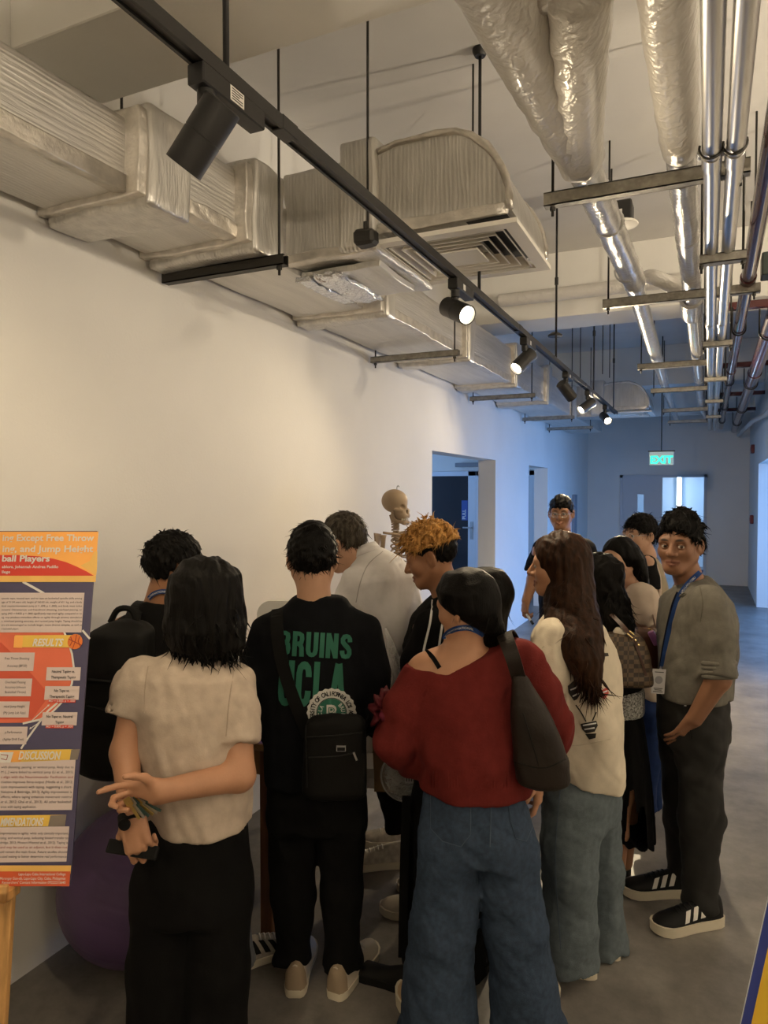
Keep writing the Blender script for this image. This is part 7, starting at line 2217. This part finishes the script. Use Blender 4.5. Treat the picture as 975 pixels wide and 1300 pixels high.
pline('print_ball_line', [(86, 811), (94, 815), (102, 819)], 0.8, 7, PRI); pline('print_ball_line', [(96, 805.5), (94, 815), (91, 823.5)], 0.8, 7, PRI); pline('print_ball_line', [(88.5, 808), (90.5, 814), (87.5, 820)], 0.8, 7, PRI); pline('print_ball_line', [(100, 808), (98, 814), (101, 820.5)], 0.8, 7, PRI)
for (x0, y0, x1, y1), ls in (((L0, 828, 43, 850), ['Free Throw Shooting', 'Accuracy (BP/30)']), ((L0, 861, 40, 882), ['Overhead Passing', 'Accuracy-Johnson', 'Basketball Throw)']), ((L0, 890, 37, 909), ['rtical Jump Height', '(My Jump Lab App)']), ((L0, 922, 34.5, 943), ['y Performance', '(Agility Drill Test)'])):
    prect('print_text_box', x0, y0, x1, y1, 4, PBOX); n = len(ls); dy = (y1 - y0) / (n + 0.35)
    ptext(ls, 2 if n != 3 else 1, x1 - 4, y0 + dy * 0.92, dy, 3.0, PINK, 5, fit=False, align='C')
for (x0, y0, x1, y1), ls, r_ in (((57, 847, 101.5, 863.5), ['Neutral Taping vs.', 'Therapeutic Taping'], None), ((55, 871, 100, 888), ['No Tape vs.', 'Therapeutic Taping'], 891), ((52, 904, 97.5, 920.5), ['No Tape vs. Neutral', 'Taping'], 923.5)):
    prect('print_text_box', x0, y0, x1, y1, 4, PBOX); dy = (y1 - y0) / 2.3
    ptext(ls, x0 + 3, x1 - 3, y0 + dy * 0.95, dy, 3.3, PINK, 5, 0.02, fit=False, align='C')
    if r_:
        prect('print_red_tag', x0 + 5, r_ - 3.4, x1 - 5, r_ + 0.6, 4, PRED); ptext(['MD = 0.800, p = .000'], x0 + 6, x1 - 6, r_ - 0.4, 0, 2.6, PWH, 5, 0.01)
pline('print_arrow', [(37, 917), (62, 894)], 0.9, 6, PWH); pline('print_arrow', [(37, 925), (50, 916)], 0.9, 6, PWH)
for (x, y) in ((37, 917), (62, 894), (37, 925), (50, 916)):
    s_ = 1 if x < 45 else -1
    ppoly('print_arrow_head', [(x, y), (x + 3 * s_, y - 0.5 * s_), (x + 0.8 * s_, y - 2.8 * s_)], 6, PWH)
ppoly('print_bar', [(L0, 967), (L0, 953), (92, 951), (90, 964.5), (17, 967)], 4, PYEL); ppoly('print_bar', [(L0, 967), (L0, 953), (30, 952.4), (26, 966.5)], 5, POR); ppoly('print_bar', [(90, 951.2), (101, 950.8), (98, 964.2), (88, 964.6)], 5, PGRY)
ptext(['DISCUSSION'], 23, 76.5, 963.3, 0, 9.4, PWH, 6, 0.03, 0.2)
ppoly('print_backboard', [(L0, 964), (L0, 952), (17, 954), (13, 967.5)], 6, PWH); pline('print_backboard_line', [(1, 957), (10, 958), (8, 964), (1, 962)], 0.8, 7, PRI)
ppoly('print_text_box', [(L0, 1028), (L0, 967), (95.5, 963.8), (91, 1028)], 4, PBOX)
dsn = ['with shooting, passing, or vertical jump, likely due to', 'M (...) were linked to vertical jump (Li et al., 2015;', 's align with the Neuromuscular Facilitation and', 'tivation improves force output (Hindle et al., 2012;', 'icant improvement with taping, suggesting a short-', 'Nakajima & Baldridge, 2013). Agility improvement is', 'effects, where taping enhances movement control', 'et al., 2012; Ghai et al., 2013). All other basketball', 'ance with taping application.']
for i, tx in enumerate(dsn): ptext([tx], 1, (93 - i * 0.42) if i < 8 else 46, 974.5 + i * 6.3, 0, 2.9, PRI if i == 2 else PINK, 5, 0.0)
ppoly('print_bar', [(L0, 1050), (L0, 1036), (84, 1034), (82, 1048.5)], 4, PYEL); ppoly('print_bar', [(64, 1034.7), (84, 1034), (82, 1048.4), (61, 1049)], 5, PGRY)
ptext(['MMENDATIONS'], 0.5, 55, 1047.3, 0, 9.0, PWH, 6, 0.03, 0.2)
ppoly('print_text_box', [(L0, 1095.5), (L0, 1051), (88, 1048.8), (84.5, 1093.5)], 4, PBOX)
rec = ['improvement in agility, while only clinically important,', 'ssing, and vertical jump, indicating limited transfer to', 'dridge, 2013; Mosteri-Wentzel et al., 2012). Taping is', 'and may be used as an adjunct, but it does not', 'uld remain the main focus. Future studies should', 'cused testing to better determine real performance']
for i, tx in enumerate(rec): ptext([tx], 0.5, 87 - i * 0.45, 1058.5 + i * 5.9, 0, 2.8, PRI if i == 3 else PINK, 5, 0.0)
prect('print_gold_line', L0, 1098.5, 90.5, 1107, 3, PGOLD); prect('print_footer', L0, 1106, 89.6, 1123, 4, mat('poster_footer', lin(216, 96, 60), 0.45))
ptext(['Lapu-Lapu Cebu International College'], 24, 83.5, 1110.5, 0, 3.0, PWH, 5, 0.008); ptext(['Marangay Gun-ob, Lapu-Lapu City, Cebu, Philippines'], 0.5, 83.5, 1115.8, 0, 3.0, PWH, 5, 0.008); ptext(["Researchers' Contact Information 09222213645"], 3, 83.5, 1121, 0, 3.0, PWH, 5, 0.008)
# easel
def eb(name, a, c, w_, d_, m='wood'):
    a, c = np.asarray(a, float), np.asarray(c, float)
    b = BM(); dv = unit(c - a); ux = unit(RT - dv * (RT @ dv)); uy = np.cross(dv, ux)
    mm = Matrix((list(ux) + [0], list(uy) + [0], list(dv) + [0], [0, 0, 0, 1])).transposed(); mm.translation = Vector(a)
    box(b, (-w_ / 2, -d_ / 2, 0), (w_ / 2, d_ / 2, float(np.linalg.norm(c - a))), 0.002, 1, mm)
    return obj(name, b, M[m], easel)
mid = BRc + EU * (-PW / 2)
fl = lambda q: np.array([q[0], q[1], 0.0])
rl0 = BRc + EU * (-0.165); ft = fl(spot(-2, 1500, 1.64)); tp = mid + EV * EH * 0.97 - EN * 0.035
foot_r = fl(BRc + EU * (-0.165) + EN * 0.10)
foot_l = fl(BRc + EU * (-PW + 0.165) + EN * 0.10)
eb('leg', foot_r + Zu * 0.0, rl0 + EU * (-0.015) + EV * 0.25 - EN * 0.03, 0.042, 0.022); eb('leg', foot_l, BRc + EU * (-PW + 0.165) + EV * 0.25 - EN * 0.03, 0.042, 0.022)
eb('upper_post', rl0 + EU * (-0.015) + EV * 0.25 - EN * 0.03, tp + EU * 0.03, 0.03, 0.02); eb('upper_post', BRc + EU * (-PW + 0.18) + EV * 0.25 - EN * 0.03, tp - EU * 0.03, 0.03, 0.02)
eb('rear_leg', fl(mid + F0 * 0.22 - RT * 0.04), tp - EN * 0.02, 0.03, 0.022)
b = BM(); mt2 = mt.copy(); box(b, (-PW + 0.12, -0.03, -0.030), (-0.135, 0.045, -0.004), 0.003, 1, mt2); obj('shelf', b, M['wood'], easel)
b = BM(); box(b, (-PW + 0.12, 0.03, -0.030), (-0.135, 0.045, 0.012), 0.003, 1, mt2); obj('shelf_lip', b, M['wood'], easel)

# ------------------------------------------------------------------ purple exercise ball
bc = np.array([-1.882, 1.93, 0.275]); R_ = 0.272
b = BM()
prof = []
for a in np.linspace(-math.pi / 2, math.pi / 2, 120):
    r = R_ * (1 - 0.004 * (max(0, math.cos(a * 26)) ** 10))
    prof.append((max(0.0, r * math.cos(a)), r * math.sin(a)))
lathe(b, prof, bc, unit(RT * 0.25 + F0 * -0.25 + Zu * 0.9), 56)
o = obj('exercise_ball', b, mat('purple_rubber', (0.10, 0.055, 0.15), 0.42, vary=0.08, vscale=5, bump=0.05, bscale=80), None, True)
tag(own_origin(o), 'purple ribbed exercise ball resting against the foot of the left wall', 'exercise ball')

# ------------------------------------------------------------------ table with things on it
tb = thing('table', 'brown wooden table standing along the left wall behind the people', 'table', (-1.80, 2.95, 0))
b = BM(); box(b, (-2.12, 2.20, 0.72), (-1.47, 3.75, 0.75), 0.004); obj('table_top', b, mat('table_top_wood', (0.42, 0.24, 0.11), 0.4, vary=0.2, vscale=4, stretch=(6, 0.8, 6)), tb)
b = BM(); box(b, (-2.09, 2.225, 0.62), (-1.50, 2.245, 0.72)); box(b, (-1.505, 2.245, 0.62), (-1.485, 3.72, 0.72)); box(b, (-2.09, 3.71, 0.62), (-1.50, 3.73, 0.72)); obj('apron', b, mat('apron_wood', (0.36, 0.20, 0.085), 0.4, vary=0.2, vscale=4), tb)
for x, y in ((-1.515, 2.24), (-2.08, 2.24), (-1.515, 3.70), (-2.08, 3.70)):
    b = BM(); box(b, (x - 0.027, y - 0.027, 0), (x + 0.027, y + 0.027, 0.72), 0.003); obj('leg', b, M['wood_table'], tb)
t = thing('tablet', 'tablet with a blue lit screen and red bar standing on the table', 'tablet', (-1.56, 2.30, 0.75))
b = BM(); box(b, (-1.66, 2.300, 0.752), (-1.48, 2.312, 0.90), 0.004); obj('case', b, M['dark'], t)
b = BM(); box(b, (-1.652, 2.2985, 0.76), (-1.488, 2.2998, 0.868)); obj('screen', b, mat('blue_screen', (0.02, 0.03, 0.15), 0.3, emit=(0.05, 0.08, 0.55), estr=0.6), t)
b = BM(); box(b, (-1.652, 2.2985, 0.872), (-1.488, 2.2998, 0.892)); obj('red_bar', b, mat('red_screen_bar', (0.3, 0.01, 0.01), 0.3, emit=(0.8, 0.02, 0.02), estr=0.8), t)
t = thing('measuring_device', 'white plastic panel with a rounded top and small grey window on the table', 'device', (-1.66, 2.62, 0.75))
b = BM()
pts = [(-0.14, 0.0), (0.10, 0.0), (0.10, 0.30)] + [(0.04 + 0.06 * math.cos(a), 0.42 + 0.06 * math.sin(a)) for a in np.linspace(0, math.pi / 2, 7)] + [(-0.08 + 0.06 * math.cos(a), 0.42 + 0.06 * math.sin(a)) for a in np.linspace(math.pi / 2, math.pi, 7)]
mw = Matrix((list(RT) + [0], list(F0) + [0], [0, 0, 1, 0], [0, 0, 0, 1])).transposed(); mw.translation = Vector((-1.66, 2.62, 0.75))
poly(b, pts, 0.0, mw, 0.03); bmesh.ops.recalc_face_normals(b, faces=b.faces[:]); obj('panel', b, M['white_plastic'], t)
b = BM(); box(b, (-0.010, -0.032, 0.385), (0.022, -0.030, 0.415), 0, 1, mw); obj('window', b, mat('grey_window', (0.2, 0.2, 0.2), 0.4), t)
b = BM(); box(b, (0.035, -0.032, 0.425), (0.062, -0.030, 0.430), 0, 1, mw); obj('printed_mark', b, mat('grey_mark', (0.3, 0.3, 0.3), 0.4), t)
for k, (x, y, a) in enumerate(((-1.62, 2.55, 0.3), (-1.60, 3.0, -0.2), (-1.70, 3.35, 0.15))):
    b = BM(); mm = Matrix.Translation((x, y, 0.7505)) @ Matrix.Rotation(a, 4, 'Z'); box(b, (-0.105, -0.148, 0), (0.105, 0.148, 0.004), 0, 1, mm)
    single('paper_stack', b, PWH, ['nearest', 'middle', 'farthest'][k] + ' stack of white papers lying on the brown table', 'papers', 'papers on the table')
t = thing('white_box', 'open white carton standing at the right of the black sweatshirt', 'box', spot(474, 985, 2.9))
b = BM(); c0 = spot(478, 965, 2.95); mm = Matrix((list(RT) + [0], list(F0) + [0], [0, 0, 1, 0], [0, 0, 0, 1])).transposed(); mm.translation = Vector(c0)
for q in (((-0.07, -0.06, -0.05), (0.07, -0.055, 0.05)), ((-0.07, 0.055, -0.05), (0.07, 0.06, 0.05)), ((-0.07, -0.06, -0.05), (-0.065, 0.06, 0.05)), ((0.065, -0.06, -0.05), (0.07, 0.06, 0.05)), ((-0.07, -0.06, -0.05), (0.07, 0.06, -0.045))): box(b, q[0], q[1], 0, 1, mm)
obj('carton', b, PWH, t)
b = BM(); m3 = mm @ Matrix.Translation((-0.05, -0.06, 0.05)) @ Matrix.Rotation(math.radians(38), 4, 'X'); box(b, (-0.02, -0.07, 0), (0.12, 0.0, 0.004), 0, 1, m3); obj('flap', b, PWH, t)

# carried bags between the white coat and the sweater
t = thing('paper_bag', 'brown kraft paper bag hanging beside the maroon sleeve', 'bag', spot(488, 1000, 2.75))
b = BM(); c0 = spot(489, 1001, 2.72); mm = Matrix((list(RT) + [0], list(F0) + [0], [0, 0, 1, 0], [0, 0, 0, 1])).transposed(); mm.translation = Vector(c0)
vs = box(b, (-0.045, -0.04, 0), (0.05, 0.04, 0.20), 0, 1, mm); crumple(b, 0.004, 16, 4, 4); obj('bag_body', b, mat('kraft_paper', (0.20, 0.12, 0.06), 0.8, vary=0.1), t)
b = BM(); tube(b, smooth_path([c0 + RT * -0.03 + Zu * 0.2, c0 + Zu * 0.29, c0 + RT * 0.035 + Zu * 0.2], 6), 0.003, 6); obj('handle', b, mat('kraft_cord', (0.25, 0.15, 0.08), 0.8), t)
CLEAR = mat('clear_plastic', (0.85, 0.86, 0.86), 0.12, alpha=0.30, bump=1.0, bscale=24, bdist=0.02, spec=0.8)
t = thing('plastic_bag', 'clear round plastic bag with a printed label, below the maroon sleeve', 'bag', spot(517, 1018, 2.66))
b = BM(); c0 = spot(517, 985, 2.64)
lathe(b, [(0.0, -0.02), (0.05, -0.018), (0.085, -0.012), (0.098, 0.0), (0.085, 0.012), (0.05, 0.018), (0.0, 0.02)], c0, -F0, 30)
for v in b.verts: v.co += Vector((math.sin(v.co.z * 60), math.sin(v.co.x * 50), math.sin(v.co.x * 45))) * 0.003
obj('bag_body', b, CLEAR, t, smooth=True)
b = BM(); a = np.linspace(0, 2 * math.pi, 40); tube(b, [c0 + RT * 0.098 * math.cos(q) + Zu * 0.098 * math.sin(q) for q in a], 0.0035, 6, cap=False); obj('rim', b, mat('clear_rim', (0.6, 0.6, 0.58), 0.2, alpha=0.7), t, smooth=True)
b = BM(); mm = Matrix((list(RT) + [0], list(F0) + [0], [0, 0, 1, 0], [0, 0, 0, 1])).transposed(); mm.translation = Vector(c0 - F0 * 0.021); box(b, (-0.01, 0, -0.02), (0.05, 0.001, 0.03), 0, 1, mm); obj('label', b, mat('grey_label', (0.3, 0.3, 0.3), 0.5), t)
b = BM(); 
for i in range(6): box(b, (-0.005 + i * 0.009, -0.001, -0.012), (-0.001 + i * 0.009, 0.0, 0.02), 0, 1, mm)
obj('label_bars', b, PINK, t)
t = thing('plastic_film', 'clump of clear crinkled plastic film in front of the white coat', 'plastic film', spot(500, 890, 2.72))
b = BM(); pts = smooth_path([spot(491, 796, 2.74), spot(493, 812, 2.73), spot(500, 838, 2.72), spot(510, 866, 2.71), spot(512, 892, 2.70)], 6)
tube(b, pts, [0.002 + 0.075 * (i / len(pts)) ** 0.8 for i in range(len(pts))], 26, flat=0.45)
for v in b.verts: v.co += Vector((math.sin(v.co.z * 70 + v.co.x * 130), math.sin(v.co.x * 150 + v.co.z * 40), 0)) * 0.006
obj('film', b, CLEAR, t, smooth=True)

# ------------------------------------------------------------------ anatomical skeleton by the wall
BONE = mat('bone_plastic', (0.27, 0.195, 0.125), 0.55, vary=0.08)
sk = thing('skeleton_model', 'life size bone coloured anatomical skeleton model standing by the left wall', 'skeleton', spot(505, 990, 4.4) * np.array([1, 1, 0]))
sd = 4.4
Q = lambda px, py, dd=0.0: spot(px, py, sd + dd)
sf = facing(0.80, -0.60); sr = unit(np.cross(sf, Zu)); hc = Q(504, 642); Mx = head_frame(facing(0.80, -0.60, -0.06)); s_ = 0.93
cr = ell((0, -0.022, 0.030), (0.074, 0.095, 0.080)); fa = ell((0, 0.040, -0.035), (0.052, 0.048, 0.058)); up_ = cone((-0.02, 0.07, -0.062), (0.02, 0.07, -0.062), 0.022, 0.022)
zyg = union([cone((-0.062, 0.03, -0.022), (-0.035, 0.068, -0.028), 0.009, 0.012), cone((0.062, 0.03, -0.022), (0.035, 0.068, -0.028), 0.009, 0.012)], 0.01)
jaw = union([cone((-0.050, 0.0, -0.045), (-0.045, 0.012, -0.095), 0.010, 0.011), cone((0.050, 0.0, -0.045), (0.045, 0.012, -0.095), 0.010, 0.011), cone((-0.045, 0.012, -0.095), (-0.015, 0.078, -0.108), 0.011, 0.013), cone((0.045, 0.012, -0.095), (0.015, 0.078, -0.108), 0.011, 0.013), cone((-0.015, 0.078, -0.106), (0.015, 0.078, -0.106), 0.015, 0.015)], 0.012)
so = [ell((-0.030, 0.082, -0.004), (0.019, 0.032, 0.017)), ell((0.030, 0.082, -0.004), (0.019, 0.032, 0.017))]; nz = ell((0, 0.09, -0.036), (0.011, 0.028, 0.017)); tm = [ell((-0.075, 0.04, -0.03), (0.020, 0.03, 0.045)), ell((0.075, 0.04, -0.03), (0.020, 0.03, 0.045))]
def skull(P):
    q = ((P - hc) @ Mx.T) / s_
    d = smin(smin(cr(q), fa(q), 0.02), up_(q), 0.015)
    for g in tm: d = smax(d, -g(q), 0.01)
    d = smin(d, zyg(q), 0.008)
    for g in so: d = smax(d, -g(q), 0.006)
    d = smax(d, -nz(q), 0.005)
    return np.minimum(d, jaw(q)) * s_
v, f = field_mesh(skull, hc - 0.16, hc + 0.16, 0.0045); so_ = to_mesh('skull', v, f, BONE, sk)
b = BM()
for i in range(8):
    for z0 in (-0.076, -0.088):
        a = math.radians(-56 + 16 * i); c0 = hc + s_ * (Mx.T @ np.array([0.036 * math.sin(a), 0.052 + 0.034 * math.cos(a), z0])); bmesh.ops.create_cube(b, size=0.009, matrix=Matrix.Translation(Vector(c0)))
obj('teeth', b, mat('tooth_plastic', (0.5, 0.45, 0.36), 0.4), so_)
b = BM(); tp_ = hc + Zu * 0.103; tube(b, smooth_path([tp_ - Zu * 0.01, tp_ + Zu * 0.012, tp_ + Zu * 0.022 + RT * 0.008, tp_ + Zu * 0.014 + RT * 0.014], 5), 0.004, 8); obj('hook', b, M['steel'], so_, smooth=True)
nk = Q(503, 664, 0.03); base = Q(505, 750, 0.05); pel = Q(506, 800, 0.05)
spine = smooth_path([hc + s_ * (Mx.T @ np.array([0, -0.02, -0.06])), nk, Q(503, 690, 0.06), Q(505, 730, 0.07), Q(505, 765, 0.04), pel], 6)
b = BM()
for i, q in enumerate(spine):
    if i % 1 == 0: lathe(b, [(0, -0.009), (0.019, -0.009), (0.021, 0.0), (0.019, 0.009), (0, 0.009)], q, (0, 0, 1), 10); tube(b, [q, q - sf * 0.035 - Zu * 0.01], 0.006, 5)
obj('spine', b, BONE, sk, smooth=True)
tc_ = lambda z: np.array([np.interp(z, [q[2] for q in reversed(spine)], [q[k] for q in reversed(spine)]) for k in range(3)])
ztop = Q(0, 676)[2]
for i in range(10):
    z = ztop - i * 0.036; wR = [0.065, 0.09, 0.108, 0.12, 0.128, 0.132, 0.134, 0.132, 0.128, 0.12][i]; dR = [0.05, 0.07, 0.085, 0.095, 0.10, 0.104, 0.105, 0.10, 0.09, 0.075][i]
    c0 = tc_(z)
    for sg in (-1, 1):
        pts = []
        for a in np.linspace(0, math.pi * (0.93 if i < 7 else 0.75), 16):
            pts.append(c0 + sf * (dR * (1 - math.cos(a)) - 0.01) + sr * sg * wR * math.sin(a) - Zu * 0.055 * (a / math.pi))
        b = BM(); tube(b, pts, 0.0065, 6, flat=0.7); obj('rib', b, BONE, sk, smooth=True)
st0 = tc_(ztop) + sf * 0.10 - Zu * 0.045; b = BM(); ribbon(b, [st0, st0 + sf * 0.05 - Zu * 0.10, st0 + sf * 0.085 - Zu * 0.21], sf, [0.045, 0.032, 0.025], 0.010); obj('sternum', b, BONE, sk)
for sg in (-1, 1):
    shp = tc_(ztop) + sr * sg * 0.165 + sf * 0.02 - Zu * 0.01
    b = BM(); tube(b, smooth_path([st0 + Zu * 0.012, st0 + sr * sg * 0.07 + Zu * 0.03, shp + Zu * 0.015], 5), 0.0075, 8); obj('collarbone', b, BONE, sk, smooth=True)
    b = BM(); w0 = shp - sf * 0.06; tri = [w0 + Zu * 0.01, w0 - sr * sg * 0.09 - sf * 0.02, w0 - sr * sg * 0.06 - sf * 0.03 - Zu * 0.14]; b.faces.new([b.verts.new(x) for x in tri]); r = bmesh.ops.extrude_face_region(b, geom=b.faces[:]); bmesh.ops.translate(b, verts=[g for g in r['geom'] if isinstance(g, bmesh.types.BMVert)], vec=Vector(-sf * 0.012)); bmesh.ops.recalc_face_normals(b, faces=b.faces[:]); obj('shoulder_blade', b, BONE, sk)
    el_ = shp - Zu * 0.29 + sr * sg * 0.02; wr_ = el_ - Zu * 0.24 + sf * 0.03
    b = BM(); tube(b, [shp, shp - Zu * 0.02, (shp + el_) / 2, el_ + Zu * 0.02, el_], [0.023, 0.017, 0.011, 0.015, 0.02], 10); obj('upper_arm_bone', b, BONE, sk, smooth=True)
    for k in (-1, 1):
        b = BM(); tube(b, [el_ + sf * 0.011 * k, (el_ + wr_) / 2 + sf * 0.016 * k, wr_ + sf * 0.010 * k], [0.012, 0.007, 0.010], 8); obj('forearm_bone', b, BONE, sk, smooth=True)
    hp = pel + sr * sg * 0.09; kn = hp - Zu * 0.42; an = kn - Zu * 0.38
    b = BM(); tube(b, smooth_path([pel - sf * 0.03 + Zu * 0.02, pel + sr * sg * 0.11 + Zu * 0.08 - sf * 0.02, pel + sr * sg * 0.13 + Zu * 0.05 + sf * 0.05, pel + sr * sg * 0.06 - Zu * 0.03 + sf * 0.07], 5), 0.02, 8, flat=0.5); obj('hip_bone', b, BONE, sk, smooth=True)
    b = BM(); tube(b, [hp, hp - Zu * 0.03, (hp + kn) / 2, kn + Zu * 0.03, kn], [0.028, 0.02, 0.014, 0.022, 0.03], 10); obj('thigh_bone', b, BONE, sk, smooth=True)
    b = BM(); tube(b, [kn - Zu * 0.01, (kn + an) / 2, an], [0.026, 0.013, 0.02], 10); obj('shin_bone', b, BONE, sk, smooth=True)
    b = BM(); tube(b, [an - sf * 0.03, an + sf * 0.06 - Zu * 0.03, an + sf * 0.15 - Zu * 0.05], [0.022, 0.02, 0.012], 8, flat=0.6); obj('foot_bones', b, BONE, sk, smooth=True)
pb0 = fl(pel - sf * 0.10)
b = BM(); tube(b, [pb0 + Zu * 0.03, np.array([pb0[0], pb0[1], pel[2]]), pel], 0.011, 10); obj('stand_pole', b, M['steel'], sk)
for k in range(5):
    a = 2 * math.pi * k / 5; b = BM(); tube(b, [pb0 + Zu * 0.06, pb0 + np.array([math.cos(a), math.sin(a), 0]) * 0.25 + Zu * 0.03], 0.011, 8); ft_ = obj('stand_foot', b, M['white_plastic'], sk)
    b = BM(); bmesh.ops.create_uvsphere(b, u_segments=10, v_segments=8, radius=0.024, matrix=Matrix.Translation(Vector(pb0 + np.array([math.cos(a), math.sin(a), 0]) * 0.25 + Zu * 0.0245))); obj('castor', b, S_BLACK, ft_, smooth=True)

# ------------------------------------------------------------------ yellow board at the lower right corner
nh = unit(-RT * 0.92 - F0 * 0.39); eu2 = unit(RT * 0.39 - F0 * 0.92); ev2 = unit(Zu * math.cos(math.radians(17)) - nh * math.sin(math.radians(17)))
o2_ = spot(955, 1228, 1.62); o2_ = o2_ - ev2 * ((o2_[2] - 0.03) / ev2[2])
nn2 = np.cross(eu2, ev2); nn2 = nn2 if nn2 @ nh > 0 else -nn2
t = thing('yellow_board', 'yellow display board with a blue border leaning at the lower right corner', 'display board', o2_)
mt = Matrix((list(eu2) + [0], list(nn2) + [0], list(ev2) + [0], [0, 0, 0, 1])).transposed(); mt.translation = Vector(o2_)
b = BM(); box(b, (0, -0.006, 0), (0.60, 0, 0.86), 0, 1, mt); obj('board', b, mat('board_edge', (0.55, 0.58, 0.62), 0.5), t)
def bface(name, x0, x1, z0, z1, lay, col):
    b = BM(); box(b, (x0, 0.0003 * lay, z0), (x1, 0.0003 * (lay + 1), z1), 0, 1, mt); return obj(name, b, mat(name + '_ink', col, 0.4), t)
bface('blue_border', 0.003, 0.597, 0.003, 0.857, 0, lin(56, 70, 150)); bface('yellow_field', 0.026, 0.574, 0.026, 0.834, 1, lin(240, 196, 62))
def brr(name, cx_, cz_, rx_, rz_, lay, col):
    b = BM(); vs = [b.verts.new(mt @ Vector((cx_ + rx_ * math.copysign(abs(math.cos(a)) ** 0.7, math.cos(a)), 0.0003 * lay, cz_ + rz_ * math.copysign(abs(math.sin(a)) ** 0.7, math.sin(a))))) for a in np.linspace(0, 2 * math.pi, 40, endpoint=False)]
    b.faces.new(vs); obj(name, b, mat(name + '_ink', col, 0.4), t)
brr('orange_shape', 0.32, 0.28, 0.25, 0.22, 3, lin(226, 162, 46)); brr('cream_shape', 0.34, 0.25, 0.18, 0.16, 4, lin(226, 196, 160))
for x_ in (0.15, 0.45):
    b = BM(); a_ = np.array(mt @ Vector((x_, -0.008, 0.55))); tube(b, [a_, fl(a_ - nh * 0.30) + Zu * 0.008], 0.008, 8); obj('prop_leg', b, M['black'], t)

bpy.data.scenes.remove(TYPE)
